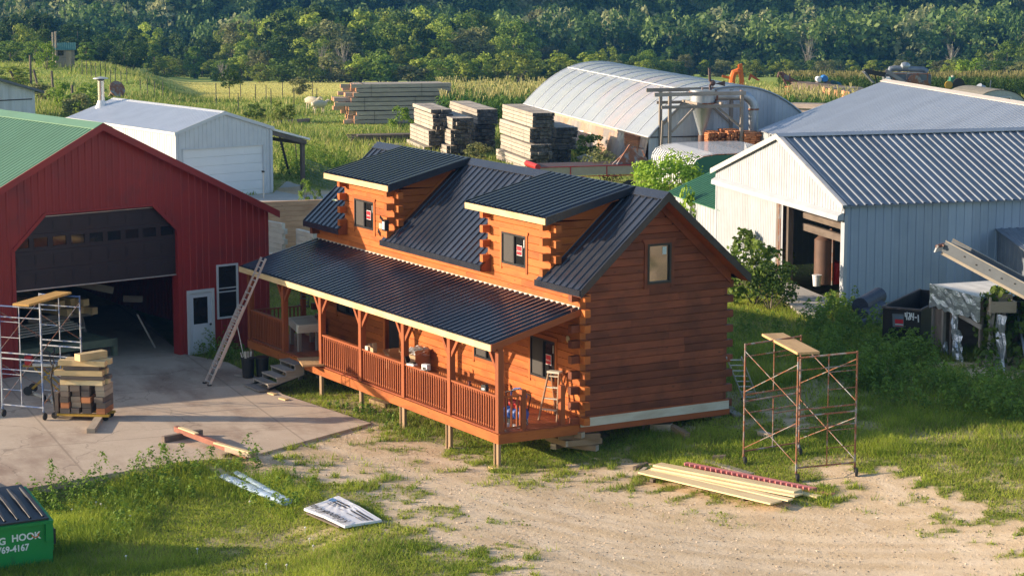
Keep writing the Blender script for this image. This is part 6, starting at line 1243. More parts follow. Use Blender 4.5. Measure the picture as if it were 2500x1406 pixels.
# ================================================================== LUMBER STACKS AND FAR MACHINERY
def bundle(name, O, azx, nx, nz, L, bw, bh, mat, label, group, endm=None, cat='timber bundle', seed=0, jit=.15, strap=True, gap=.0, base=0):
    """timbers running along local y (into the scene, azimuth azx+... ), ends facing -y; O = local origin bottom left"""
    t = thing(name, O, R(90 - azx), label=label, cat=cat, group=group); rs = random.Random(seed)
    for j in range(nz):
        lj = rs.uniform(-.09, .09)
        for i in range(nx):
            d = lj + (rs.uniform(-jit, jit) if rs.random() < .3 else 0); z = base + j * bh; l2 = L + (rs.uniform(-jit, jit) if rs.random() < .5 else 0)
            MB().beam((i * bw + bw / 2, d, z + bh / 2), (i * bw + bw / 2, l2, z + bh / 2), bw * .93, bh * .86, me=1).build('timber', [mat, endm or mat], t)
    if strap:
        for y in (L * .18, L * .62): MB().tube([(-.012, y, base), (-.012, y, base + nz * bh), (nx * bw + .012, y, base + nz * bh + .004), (nx * bw + .012, y, base)], .008, 4).build('strap', GALVD, t)
    return t
DKT = M('dark_timber_end', (.035, .032, .03), (.11, .10, .09), 7, rough=.85, rnd=1.1)
GRYT = WOOD('bleached_timber', (.44, .39, .33), (.34, .30, .25), (.22, .19, .16), rough=.8, rnd=.3)
# the end faces look right (+ azimuth 16), lengths run back-left (azimuth -74): local x = az 16
def stack(px, py, z, dims, tiers, L, nm, grp):
    O = vec(at(px, py, z)); zz = O.z; out = []
    tn = ['bottom', 'second', 'third', 'top'] if len(tiers) == 4 else (['bottom', 'middle', 'top'] if len(tiers) == 3 else ['lower', 'upper'])
    for k, (nz, off, sh) in enumerate(tiers):
        u = Vector((math.sin(R(16)), math.cos(R(16)), 0)); v = Vector((math.sin(R(-74)), math.cos(R(-74)), 0))
        P = O + u * sh + v * off; P.z = zz; bundle('timber_bundle', P, 16, dims[0], nz, L, dims[1], dims[2], GRYT, '%s bundle of squared timbers in the %s' % (tn[k], nm), grp, DKT, seed=k + int(px)); zz += nz * dims[2] + .05
G1 = 'strapped bundles of squared timbers behind the cabin'
stack(1290, 418, .98, (6, .20, .195), ((3, .2, -.1), (4, -.2, .05), (4, .25, .12), (4, .05, .22)), 6.6, 'bright stack nearest the hoop house', G1)
stack(1046, 378, .98, (6, .205, .22), ((2, .2, -.2), (4, .0, .0), (4, -.25, .2), (1, -.1, .15)), 5.2, 'leftmost of the stacks behind the cabin ridge', G1)
stack(1100, 384, .98, (6, .205, .21), ((3, .2, -.2), (4, .0, 0), (3, -.1, .1)), 5.4, 'stack second from the left behind the ridge', G1)
stack(1160, 372, .98, (6, .205, .215), ((3, .2, 0), (4, .0, .0), (4, -.1, .1)), 7.2, 'stack in the middle standing a little further back', G1)
stack(1345, 404, .98, (6, .20, .195), ((4, .2, .0), (3, .0, .2), (3, .0, .3)), 4.5, 'dark stack right behind the bright one', G1)
# big stack A: timbers run across the picture (azimuth 18), orange ends on the left
P = vec(at(858, 303, .98)); RX = R(90 - 18); tA = None
zz = .95
for k, (lays, off, nmx) in enumerate((((3, .35, 'bottom')), ((3, -.3, 'middle')), ((3, .15, 'top')))):
    u = Vector((math.sin(R(18)), math.cos(R(18)), 0)); t = thing('beam_bundle', P + u * off + Vector((0, 0, 0)), RX, label='%s bundle of the big stack of long beams with orange ends in the pasture' % nmx, cat='beam bundle', group='long beam bundles in the pasture'); t.location.z = zz; rs = random.Random(k)
    for j in range(lays):
        for i in range(6):
            d = rs.choice((0, .15, -.5, -.8, .3)) if i > 0 or k == 1 else rs.choice((0, -.15, .2)); MB().beam((d, i * .33 + .16, j * .29 + .14), (6.3 + rs.uniform(-.3, .35), i * .33 + .16, j * .29 + .14), .30, .245, me=1).build('beam', [GRYT, ENDW], t)
        MB().box(.6, .7, 0, 2.0, j * .29 + .272, j * .29 + .29).build('spacer', OLDW, t)
    for x in (1.2, 4.6): MB().tube([(x, -.012, 0), (x, -.012, lays * .29)], .01, 4).build('strap', DKSTEEL, t)
    zz += lays * .29 + .03
# low grey board piles in the grass
def layers(name, px0, py0, azm, L, n, nz, w_, h, mat, label, z=.98, endm=None, cat='board pile', jit=.3):
    t = thing(name, vec(at(px0, py0, z)), R(90 - azm), label=label, cat=cat); rs = random.Random(int(px0))
    for j in range(nz):
        for i in range(n): d = rs.uniform(-jit, jit); MB().beam((d, i * w_ + w_ / 2, j * h + h / 2), (L + rs.uniform(-jit, jit), i * w_ + w_ / 2, j * h + h / 2), w_ * .95, h * .8, me=1).build('board', [mat, endm or mat], t)
    return t
layers('board_pile', 862, 352, 17, 5.2, 4, 7, .25, .075, OLDW, 'low pile of dark weathered boards in the grass left of the timber stacks'); layers('board_pile', 905, 362, 15, 4.6, 3, 3, .3, .06, GREY, 'flat scatter of grey boards in front of the low dark pile')
board('long_rail', at(640, 304, 1.0), at(755, 294, 1.05), .25, .25, GREY, 'long grey beam lying in the grass behind the lean-to', 'beam'); 
# stacks right of hoop house
layers('slab_pile', 1935, 250, 100, 3.0, 1, 1, .1, .02, CEDAR, 'thin bearer under the orange-ended board stack', z=1.6)
def bstack(px, py, z, azm, L, W, nz, h, mat, endm, label, nrow=3): return layers('board_stack', px, py, azm, L, nrow, nz, W / nrow, h, mat, label, z=z, endm=endm, cat='board stack', jit=.12)
bstack(1930, 240, 1.5, 95, 6.2, 1.4, 14, .085, OLDW, ENDW, 'stickered board stack with orange ends beyond the hoop house end'); bstack(1915, 240, 1.3, 60, 1.6, 1.4, 9, .1, CEDAR, ENDW, 'loose orange boards at the left of the stickered stack')
for k in range(4): board('long_beam', vec(at(1905, 258, 2.6)) + Vector((0, .35 * k, 0)), vec(at(2075, 262, 2.7)) + Vector((0, .35 * k, 0)), .33, .3, GREY, '%s top beam of the grey pile between hoop house and big shed' % ['first', 'second', 'third', 'fourth'][k], 'beam', 'grey beams behind the big shed')
for k in range(3): board('long_beam', vec(at(1925, 275, 2.25)) + Vector((0, .35 * k, 0)), vec(at(2060, 280, 2.35)) + Vector((0, .35 * k, 0)), .33, .3, GREY, '%s lower beam of the grey pile between hoop house and big shed' % ['first', 'second', 'third'][k], 'beam', 'grey beams behind the big shed')
for k, (px, py) in enumerate(((2010, 222), (2024, 224), (2040, 228), (2058, 230), (2068, 232))): P = vec(at(px, py, 2.9)); o = MB().beam((0, 0, 0), (.4, 2.5, .0), .42, .45, me=1).build('beam_end', [GREY, ENDW], None, label='%s square beam end from the left above the grey pile' % ['first', 'second', 'third', 'fourth', 'fifth'][k], cat='beam', group='square beam ends beyond the hoop house'); o.location = P
# orange lumber behind the cyclone
for k, (px, w_, n, nz) in enumerate(((1731, .95, 5, 20), (1779, .95, 5, 21), (1824, .95, 3, 20))):
    t = thing('lumber_stack', vec(at(px, 416, 1.0)), R(90 - 15), label=['loosely piled orange lumber at the left behind the cyclone legs', 'orange lumber stack in the middle behind the cyclone legs', 'stickered orange boards behind the drooping duct'][k], cat='lumber stack'); rs = random.Random(k + 5)
    for j in range(nz):
        for i in range(n): MB().beam((i * w_ / n, rs.uniform(-.1, .15), j * .1 + .05), (i * w_ / n, 1.6, j * .1 + .05), w_ / n * (.7 if k < 2 else .95), .075).build('board', CEDAR, t)
t = thing('lumber_stack', vec(at(1566, 405, 1.0)), R(90 - 15), label='orange board stack peeping out at the corner of the plastic side curtain', cat='lumber stack')
for j in range(18): MB().box(-.2, .45, .1, 2.5, j * .09, j * .09 + .06).build('board', CEDAR, t)
# bird over the hoop house
P = vec(onplane(1402, 212, b_mat(HH, 2, 10, 0), -75)); P.z += .0
t = thing('swallow', P, .6, label='small dark swallow flying over the plastic roof of the hoop house', cat='bird')
m_ = MB(); m_.tube([(-.16, 0, 0), (-.08, 0, .01), (0, 0, .01), (.09, 0, 0), (.2, 0, -.01)], [.01, .03, .035, .025, .004], 8)
for s_ in (-1, 1): m_.prism([(-.06, .0), (.05, .0), (-.02, .16), (-.16, .34), (-.10, .16)], (0, 0, .01), X3, Vector((0, s_, .7)), (0, 0, .008)); m_.prism([(.15, 0), (.19, 0), (.34, .06)], (0, 0, -.01), X3, Vector((0, s_, 0)), (0, 0, .006))
m_.build('body', M('bird_brown', (.07, .06, .07), (.2, .17, .14), 12, rough=.8, rnd=0), t)
# sheep beside stack A
WOOL = M('wool', (.66, .58, .42), (.56, .48, .34), 9, rough=.95, rnd=.1, bump=1); 
def sheep(px, py, rz, lb):
    P = vec(at(px, py, 1.0)); t = thing('sheep', P, rz, label=lb, cat='sheep', group='sheep by the beam stack'); s = MB()
    s.tube([(-.55, 0, .55), (-.5, 0, .62), (-.3, 0, .66), (0, 0, .64), (.3, 0, .66), (.45, 0, .66), (.55, 0, .74), (.68, 0, .86), (.74, 0, .88)], [.05, .2, .27, .30, .26, .19, .13, .10, .09], 12)
    s.tube([(.72, 0, .90), (.82, 0, .84), (.93, 0, .74)], [.085, .075, .045], 8)
    for x, y in ((-.35, -.13), (-.35, .13), (.3, -.12), (.3, .12)):
        if x < 0: s.tube([(x, y, .55), (x + .04, y, .40), (x - .05, y, .26), (x - .01, y, 0)], [.10, .07, .035, .03], 7)
        else: s.tube([(x, y, .5), (x + .01, y, .28), (x, y, 0)], [.08, .045, .03], 7)
    for y in (-1, 1): s.tube([(.7, y * .06, .92), (.68, y * .16, .90)], [.03, .012], 5)
    s.tube([(-.55, 0, .6), (-.62, 0, .45)], [.05, .03], 6); o = s.build('body', WOOL, t, smooth=True); return t
sheep(762, 268, .5, 'cream sheep standing with its side to the camera beside the beam stack'); sheep(779, 277, 1.6, 'paler sheep seen from behind close to the beam ends')
# red hay wagon / implement behind the ridge
P = vec(at(1352, 484, 1.0)); t = thing('red_implement', P, R(90 - 15), label='red farm trailer with side panels behind the cabin ridge', cat='trailer')
MB().box(-.8, 5.2, -.02, .04, 1.05, 1.45).box(-.8, 5.2, 1.9, 1.96, 1.05, 1.45).box(-.8, 5.2, .04, 1.9, 1.4, 1.43).build('side_panel', M('tan_panel', (.40, .36, .26), (.34, .30, .22), 3, rnd=0), t)
MB().tube([(-.80, -.05, 1.5), (-.80, 1.9, 1.5)], .14, 10).beam((-.8, -.05, 1.48), (5.0, -.05, 1.48), .035, .035).beam((-.8, -.05, 1.0), (5, -.05, 1.0), .035, .04).box(.8, .84, -.05, -.02, 1, 1.47).box(2.6, 2.64, -.05, -.02, 1, 1.47).box(4.3, 4.34, -.05, -.02, 1, 1.47).build('frame', REDP, t); MB().box(-.7, 5.0, 0, 1.9, 1.45, 1.49).build('deck_board', M('maroon_deck', (.10, .05, .05), (.07, .04, .04), 3, rnd=0), t); MB().prism([(3.0, 1.5), (3.9, 2.3), (4.3, 1.9), (5.2, 1.5)], (0, .3, 0), X3, Z3, (0, .1, 0)).beam((3.2, .2, 1.5), (3.9, .4, 2.4), .06, .06).beam((4.8, .2, 1.4), (4.5, .4, 2.2), .06, .06).beam((3.9, .4, 2.35), (4.6, .4, 2.2), .06, .06).build('reel', RUST, t)
for x in (.5, 3.8): MB().lathe([(.1, -.1), (.36, -.09), (.38, 0), (.36, .09), (.1, .1)], (x, .1, .38), (0, 1, 0), 16).build('wheel', RUBBER, t, smooth=True)
for k in range(4): board('split_log', vec(at(1430 + k * 8, 398 - k * 3, 1.1 + .08 * k)), vec(at(1410 + k * 6, 385 - k * 2, 1.3 + .06 * k)), .14, .1, PALE, '%s pale log of the small heap beside the plastic curtain' % ['lowest', 'second', 'third', 'top'][k], 'log', 'pale logs by the hoop house')
# black top pole by white garage, planter boxes
o = MB().tube([(0, 0, 0), (0, 0, 1.25)], .03, 8).build('gate_post', ALU, None, label='thin steel post with black bracket in front of the white garage door', cat='post'); o.location = vec(at(644, 484, .99)); MB().box(-.12, .06, -.04, .04, 1.22, 1.3).build('bracket', DKSTEEL, o)
# mower sickle and rusty rods under lean-to
t = thing('sickle_bar', vec(at(708, 432, .95)), R(75), label='upright toothed sickle bar leaning under the lean-to', cat='sickle bar'); m_ = MB().beam((0, 0, 0), (-.5, 0, 2.1), .05, .12)
for k in range(14): f = k / 14; m_.prism([(0, 0), (-.14, .03), (0, .07)], (-.5 * f - .05, 0, .1 + 2 * f), X3, Z3, (0, .02, 0))
m_.build('bar', DKSTEEL, t); o = MB().beam((0, 0, 0), (-.3, 0, 1.6), .04, .04).build('iron_bar', DKSTEEL, None, label='thin iron bar leaning next to the lean-to post', cat='bar'); o.location = vec(at(728, 428, .95))
# wire fence near lean-to
t = thing('wire_fence', (0, 0, 0), 0, label='green-grey woven wire fence running from the lean-to behind the cabin roof', cat='fence'); pA, pB = vec(at(742, 440, .95)), vec(at(840, 480, .95)); m_ = MB()
for k in range(29): q = pA.lerp(pB, k / 28); m_.tube([q, q + Vector((0, 0, 1.1))], .008, 3)
for j in range(8): m_.tube([pA + Vector((0, 0, .15 * j + .05)), pB + Vector((0, 0, .15 * j + .05))], .008, 3)
m_.build('wire_mesh', M('fence_wire', (.22, .28, .25), rnd=0), t)
# ---- pasture fences: posts are things of their own
MET = M('dark_tpost', (.05, .055, .045), rough=.7, rnd=0)
tp0 = MB().tube([(0, 0, -.2), (0, 0, 1.35)], .035, 6).build('fence_post', MET)
first = True; k = 0
FP = [(174, 178), (201, 183), (212, 184), (223, 190), (234, 192), (246, 190), (258, 192), (270, 210), (282, 206), (296, 214), (310, 205), (343, 232), (360, 236), (378, 240), (398, 243), (528, 262), (588, 250), (624, 250), (650, 252), (582, 275), (662, 262), (690, 240), (718, 262), (763, 240), (774, 262)]
for i, (px, py) in enumerate(FP):
    o = tp0 if first else tp0.copy(); 
    if not first: COL.objects.link(o)
    first = False; o.location = gat(px, py); h = 1 if i != 15 else 1.3; o.scale = (1, 1, h); tag(o, 'thin dark steel fence post in the line across the pasture', 'fence post', 'steel fence posts across the pasture')
WPs = ((44, 210, 1.9, 0), (50, 202, 1.6, -.5), (58, 205, 1.5, .2), (130, 220, 1.6, .05), (175, 248, 1.3, 0), (76, 222, 1.6, 0))
desc = ['leftmost', 'leaning', 'second upright', 'tall dark', 'short', 'slightly tilted']
for i, (px, py, h, ln) in enumerate(((45, 208, 1.3, -.5), (76, 212, 2.6, 0), (95, 215, 1.5, -.25), (130, 222, 1.6, -.05), (177, 248, 1.2, 0))):
    o = MB().tube([(0, 0, -.3), (ln * h * .2, ln * h, h)], [.11, .10], 8).build('wooden_post', OLDW, None, label=['strongly leaning', 'tallest thick', 'thin crooked', 'thick dark', 'short sturdy'][i] + ' wooden post in the overgrown fence beyond the white shed', cat='fence post', group='old wooden posts'); o.location = gat(px, py)
# feed bunk
P = vec(gat(288, 240)); t = thing('tilted_trough', P, .4, label='rusty round trough tilted on its side in the pasture beyond the white garage', cat='trough'); MB().lathe([(.35, 0), (.62, .5), (.66, .52), (.66, .56)], (-.4, 0, .5), (.8, -.2, .35), 18).build('bowl', RUST, t, smooth=True); MB().lathe([(.60, .50), (.60, .54)], (-.4, 0, .5), (.8, -.2, .35), 18).build('dark_inside', DKSTEEL, t); MB().beam((-.9, 0, 0), (-.4, 0, .6), .5, .06).build('support', TAN, t)
# ---- orange machine arm
def mach(px, py, dz=0):
    P = gat(px, py); return vec(P, dz)
def mk_(px, d):
    q = CAM[:2] + VD * d + VR * ((px - 1250) / F_PX * d); P = Vector((q[0], q[1], float(hgt(q[0], q[1])))); v = np.array(P) - CAM; z = float(v @ _F); gy = 703 - F_PX * float(v @ _U) / z; k = z / F_PX
    return P, k, (lambda p_: (p_ - px) * k), (lambda y_: (gy - y_) * k)
P, k_, X_, Z_ = mk_(1808, 172)
t = thing('orange_excavator_arm', P, math.atan2(VR[1], VR[0]), label='orange folded digger arms standing up out of the corn beyond the hoop house', cat='digger arm'); 
MB().prism([(X_(1802), Z_(158)), (X_(1810), Z_(156)), (X_(1822), .2), (X_(1807), .2)], (0, 0, 0), X3, Z3, (0, .25, 0)).prism([(X_(1806), Z_(205)), (X_(1800), Z_(160)), (X_(1804), Z_(160)), (X_(1811), Z_(205))], (0, .3, 0), X3, Z3, (0, .15, 0)).build('boom', ORANGE, t)
MB().tube([(X_(1784), .1, .3), (X_(1786), .1, Z_(205)), (X_(1787), .1, Z_(190)), (X_(1791), .1, Z_(178)), (X_(1800), .1, Z_(175)), (X_(1803), .1, Z_(178))], .24, 8).beam((X_(1762), .1, Z_(187)), (X_(1786), .1, Z_(192)), .14, .2).build('swing_arm', ORANGE, t)
MB().prism([(X_(1826), Z_(196)), (X_(1831), Z_(181)), (X_(1856), Z_(197)), (X_(1850), Z_(199)), (X_(1834), Z_(190)), (X_(1830), Z_(198))], (0, .2, 0), X3, Z3, (0, .2, 0)).build('bucket_linkage', M('dull_orange', (.45, .10, .03), rnd=0), t)
P, k_, X_, Z_ = mk_(1915, 170)
t = thing('rusty_rake', P, math.atan2(VR[1], VR[0]), label='dark rusty hay rake with curved frame in the corn', cat='farm implement'); MB().tube([(X_(1897), 0, Z_(190)), (X_(1900), 0, Z_(178)), (X_(1908), 0, Z_(178)), (X_(1912), 0, Z_(196)), (X_(1935), 0, Z_(200))], .09, 6).tube([(X_(1908), .3, Z_(178)), (X_(1925), .3, Z_(190)), (X_(1945), .3, Z_(200)), (X_(1962), .3, Z_(202))], .08, 6).tube([(X_(1903), 0, Z_(180)), (X_(1920), 0, Z_(210))], .07, 6).tube([(X_(1926), 0, Z_(182)), (X_(1930), 0, Z_(208))], .06, 6).build('frame', M('rust_dark', (.14, .06, .05), (.09, .05, .05), 4, rnd=0), t); MB().prism([(X_(1908), Z_(183)), (X_(1926), Z_(186)), (X_(1932), Z_(197)), (X_(1918), Z_(195))], (0, .1, 0), X3, Z3, (0, .05, 0)).build('mesh_panel', GALVD, t)
P, k_, X_, Z_ = mk_(1995, 168); u = Vector((VR[0], VR[1], 0))
for i, (px, py, r_, mt, lb) in enumerate(((2008, 191, 8, BLUEP, 'bright blue barrel lying highest on the barrel heap'), (1994, 193, 6.5, WHITEP, 'white barrel lying left of the blue one'), (1992, 206, 6, RUST, 'rusty barrel under the white one'), (2016, 204, 7, M('brown_barrel', (.2, .13, .10), rnd=0), 'brown barrel in the middle of the lower row'), (2031, 204, 7.5, M('dark_green_barrel', (.03, .09, .10), rnd=0), 'dark green barrel with an open end in the lower row'), (2042, 207, 7, M('teal_barrel', (.02, .14, .24), rnd=0), 'dark blue barrel at the right end of the heap'))):
    o = MB().lathe([(r_ * k_ * .9, 0), (r_ * k_, .03), (r_ * k_, .45), (r_ * k_ * 1.04, .47), (r_ * k_, .49), (r_ * k_, .95), (r_ * k_ * .9, .98)], (0, 0, 0), (-VD[0], -VD[1], 0), 16).build('barrel', mt, None, smooth=True, label=lb, cat='barrel', group='barrels at the corn edge'); o.location = P + u * ((px - 1995) * k_) + Vector((0, 0, Z_(py)))
t = thing('barrel_wagon', P, math.atan2(VR[1], VR[0]), label='dark flat wagon under the barrel heap in the corn', cat='wagon'); MB().box(X_(1984), X_(2052), -.3, 1.2, Z_(219), Z_(215)).build('wagon_bed', OLDW, t)
for px in (1992, 2042): MB().lathe([(.1, -.08), (.42, -.07), (.42, .07), (.1, .08)], (X_(px), -.3, .42), (0, 1, 0), 14).build('wheel', RUBBER, t)
# threshing machine
P, k_, X_, Z_ = mk_(2190, 174)
t = thing('threshing_machine', P, math.atan2(VR[1], VR[0]), label='old grey threshing machine with long pipe and conveyor at the edge of the corn', cat='threshing machine')
GM = M('grey_blue_sheet', (.16, .18, .21), (.11, .125, .15), 1.5, rough=.6, rnd=.2, c3=(.2, .09, .06), c3s=1.3, c3t=(.62, .75))
MB().box(X_(2180), X_(2262), 0, 1.6, Z_(214), Z_(180)).box(X_(2184), X_(2190), .1, 1.4, 0, Z_(214)).box(X_(2250), X_(2256), .1, 1.4, 0, Z_(214)).box(X_(2262), X_(2272), .1, 1.4, Z_(210), Z_(184)).prism([(X_(2158), Z_(182)), (X_(2180), Z_(180)), (X_(2180), Z_(205)), (X_(2160), Z_(200))], (0, 0, 0), X3, Z3, (0, 1.5, 0)).build('body', GM, t)
m_ = MB()
for px in (2180, 2211, 2238, 2262): m_.box(X_(px) - .05, X_(px) + .05, -.04, 0, Z_(216), Z_(179))
m_.box(X_(2180), X_(2262), -.05, -.0, Z_(199), Z_(197)); m_.box(X_(2180), X_(2270), -.05, .0, Z_(182), Z_(180)); m_.build('rusty_rib', RUST, t)
MB().tube([(X_(2174), .8, Z_(176)), (X_(2176), .8, Z_(170)), (X_(2184), .8, Z_(169)), (X_(2256), .8, Z_(172)), (X_(2266), .8, Z_(178))], .22, 10).build('blower_pipe', GALVD, t, smooth=True)
MB().beam((X_(2158), -.3, Z_(172)), (X_(2222), -.5, Z_(212)), .2, .28).build('auger_pipe', GM, t)
MB().beam((X_(2106), 0, Z_(176)), (X_(2130), 0, Z_(202)), 1.2, .12).build('feeder', GM, t); MB().beam((X_(2106), 0, Z_(174)), (X_(2160), .2, Z_(184)), .3, .35).beam((X_(2112), 0, Z_(172)), (X_(2126), 0, Z_(198)), .06, .08).beam((X_(2130), 0, Z_(172)), (X_(2140), 0, Z_(205)), .1, .1).build('feeder_frame', DKSTEEL, t)
MB().lathe([(.1, 0), (.28, .1), (.33, .35), (.26, .6), (.1, .75)], (X_(2200), .8, Z_(165)), (1, 0, .1), 14).build('rusted_drum', GALV, t, smooth=True); MB().lathe([(.1, 0), (.2, .08), (.2, .3), (.1, .4)], (X_(2158), -.3, Z_(194)), (1, 0, 0), 12).build('white_drum', WHITEP, t, smooth=True)
MB().lathe([(.05, -.03), (.55, -.02), (.55, .02), (.05, .03)], (X_(2230), -.1, Z_(200)), (0, 1, 0), 16).lathe([(.05, -.03), (.4, -.02), (.4, .02), (.05, .03)], (X_(2256), -.1, Z_(212)), (0, 1, 0), 16).build('wheel', RUST, t)
P, k_, X_, Z_ = mk_(2325, 172)
t = thing('old_tractor', P, math.atan2(VR[1], VR[0]), label='small green and yellow tractor with exhaust at the corn edge', cat='tractor'); MB().box(X_(2318), X_(2334), 0, 1.2, Z_(214), Z_(198)).box(X_(2320), X_(2330), .2, 1, Z_(198), Z_(190)).build('hood', M('tractor_green', (.04, .22, .14), rnd=0), t); MB().tube([(X_(2326), .5, Z_(200)), (X_(2326), .5, Z_(186))], .09, 8).build('exhaust', PALE, t); MB().lathe([(.1, -.1), (.3, -.09), (.3, .09), (.1, .1)], (X_(2314), 0, Z_(208)), (0, 1, 0), 14).build('front_wheel', YEL, t); MB().lathe([(.1, -.12), (.45, -.11), (.45, .11), (.1, .12)], (X_(2338), 0, Z_(206)), (0, 1, 0), 16).build('rear_wheel', RUBBER, t)
t = thing('pipe_gate', mk_(2385, 168)[0], math.atan2(VR[1], VR[0]), label='pale green tube gate in front of the corn near the arched hut', cat='gate'); m_ = MB()
for j in range(4): m_.tube([(-1.9, 0, .2 + j * .28), (1.9, 0, .2 + j * .28)], .03, 6)
for x in (-1.9, 0, 1.9): m_.tube([(x, 0, .1), (x, 0, 1.1)], .035, 6)
m_.build('gate_frame', M('pale_green_tube', (.28, .36, .24), rnd=0), t)
t = thing('cement_mixer', mk_(2405, 166)[0], 1.0, label='grey drum on a stand behind the arched hut', cat='mixer'); MB().lathe([(.12, 0), (.35, .15), (.38, .5), (.3, .8), (.33, .84)], (0, 0, .9), (-.6, -.3, .5), 16).build('drum', GALV, t, smooth=True); MB().beam((0, 0, 0), (0, 0, 1.2), .12, .12).beam((.3, 0, 1.0), (.35, 0, 1.9), .06, .06).build('stand', GALVD, t)
# firewood heap out of frame at right (seen mirrored in the gable window)
def heap():
    V = []; Fq = []; rr = []; g = np.random.default_rng(4); c = np.array([21., 13.]); m_ = MB()
    for k in range(420):
        a = g.random(5); x, y = c[0] + (a[0] - .5) * 11, c[1] + (a[1] - .5) * 8; hz = max(0, 3.0 * (1 - ((x - c[0]) / 5.8) ** 2 - ((y - c[1]) / 4.4) ** 2)); z = .8 + hz * (.86 + .14 * a[2]); d = Vector((g.normal(), g.normal(), g.normal() * .4)).normalized() * .28; m_.beam(Vector((x, y, z)) - d, Vector((x, y, z)) + d, .16 + .1 * a[3], .13 + .08 * a[4], (g.normal(), g.normal(), 1))
    m_.build('firewood_heap', TAN, None, label='big heap of split firewood right of the scaffold, mirrored in the gable window', cat='firewood', kind='stuff')
heap()

# ================================================================== VEGETATION
def quads(C, N, S, rng, asp=.7):
    """leaf quads at centres C with normals N and half-size S"""
    n = len(C); T = np.cross(N, rng.normal(size=(n, 3))); T /= np.linalg.norm(T, axis=1)[:, None] + 1e-9; B = np.cross(N, T); S = np.asarray(S).reshape(-1, 1) * np.ones((n, 1))
    V = np.stack([C - T * S, C + B * S * asp, C + T * S, C - B * S * asp], 1).reshape(-1, 3); return V, np.arange(4 * n).reshape(n, 4)
def crown(seed, W, H, z0, ncl, nl, ls, shape='round', clr=.34):
    g = np.random.default_rng(seed); Cc = []
    while len(Cc) < ncl:
        zz = g.uniform(-.93, .95); a = g.random() * 6.28; pr = (1 - abs(zz) ** 2.4) ** .5 if zz > 0 else (1 - .35 * abs(zz) ** 3)
        r = g.uniform(.3, 1) ** .45 * pr * .92; q = np.array([math.cos(a) * r * W / 2, math.sin(a) * r * W / 2, zz * H / 2])
        tap = 1.0
        if shape == 'tall': tap = .55 + .45 * (1 - abs(q[2] / (H / 2)) ** 2)
        if shape == 'cone': tap = 1.15 - .75 * (q[2] / H + .5)
        q[0] *= tap; q[1] *= tap; q[:2] += g.normal(size=2) * W * .05; Cc.append(q)
    Cc = np.array(Cc); R_ = clr * W * .5 * g.uniform(.6, 1.25, ncl); tone = g.random(ncl)
    ci = np.repeat(np.arange(ncl), nl); d = g.normal(size=(len(ci), 3)); d /= np.linalg.norm(d, axis=1)[:, None]; d[:, 2] = np.where(d[:, 2] < -.5, -d[:, 2], d[:, 2]); rad = R_[ci] * g.uniform(.55, 1.12, len(ci))
    P = Cc[ci] + d * rad[:, None] * np.array([1, 1, .95]); P[:, 2] += z0 + H / 2
    N = d * .8 + g.normal(size=d.shape) * .55 + np.array([0, 0, .25]); N /= np.linalg.norm(N, axis=1)[:, None]
    V, Fq = quads(P, N, ls * g.uniform(.6, 1.3, len(P)), g); rn = np.clip(tone[ci] * .6 + g.random(len(ci)) * .4, 0, 1); return V, Fq, rn, Cc + np.array([0, 0, z0 + H / 2])
BARK = M('bark', (.16, .13, .10), (.10, .08, .065), 6, rough=.9, rnd=.2)
BIRCH = M('pale_bark', (.30, .27, .23), (.20, .18, .15), 6, rough=.8, rnd=.2)
LEAFM = {'dark': LEAF('leaf_dark', (.040, .085, .012), (.095, .165, .024)), 'mid': LEAF('leaf_mid', (.085, .16, .020), (.22, .31, .040)), 'light': LEAF('leaf_light', (.17, .25, .028), (.38, .44, .065)), 'olive': LEAF('leaf_olive', (.14, .165, .055), (.28, .28, .105)), 'lush': LEAF('leaf_lush', (.11, .22, .015), (.30, .42, .045)), 'blue': LEAF('leaf_bluish', (.05, .10, .030), (.11, .17, .055))}
def tree(name, seed, W, H, hz, ncl, nl, ls, leaf, shape='round', bark=None, tr=.16, bare=False):
    t = thing(name, (0, 0, 0)); V, Fq, rn, Cc = crown(seed, W, H, hz, ncl, nl, ls, shape)
    if not bare: npmesh('crown', V, Fq, rn, LEAFM[leaf], parent=t)
    g = random.Random(seed); m_ = MB(); top = hz + H * .8; m_.tube([(0, 0, -.6), (.03 * W, 0, hz), (0, .02 * W, top)], [tr * 1.2, tr, tr * .3], 7)
    for c in Cc[::max(1, len(Cc) // (16 if bare else 9))]:
        z = hz * .7 + (top - hz * .7) * g.random() * .6; m_.tube([(0, 0, z), (c[0] * .5, c[1] * .5, (z + c[2]) / 2 + .1), tuple(c)], [tr * .5, tr * .3, tr * .1], 5)
    m_.build('trunk', bark or BARK, t, smooth=True); return t
SPEC = [('dark', 'round', 'dense dark green'), ('mid', 'round', 'full green'), ('light', 'round', 'sunlit yellow-green'), ('mid', 'tall', 'tall narrow green'), ('olive', 'round', 'olive grey-green'), ('dark', 'tall', 'tall dark'), ('light', 'tall', 'tall light green'), ('blue', 'round', 'dull blue-green')]
protos = []
for i, (lf, sh, ds) in enumerate(SPEC):
    protos.append(tree('deciduous_tree', 20 + i, 7.4 if sh == 'round' else 5.2, 9.6, .3, 44, 100, .25, lf, sh))
dead = tree('bare_tree', 77, 5, 7, 2.5, 30, 1, .1, 'olive', bare=True, bark=BIRCH)
used_p = set()
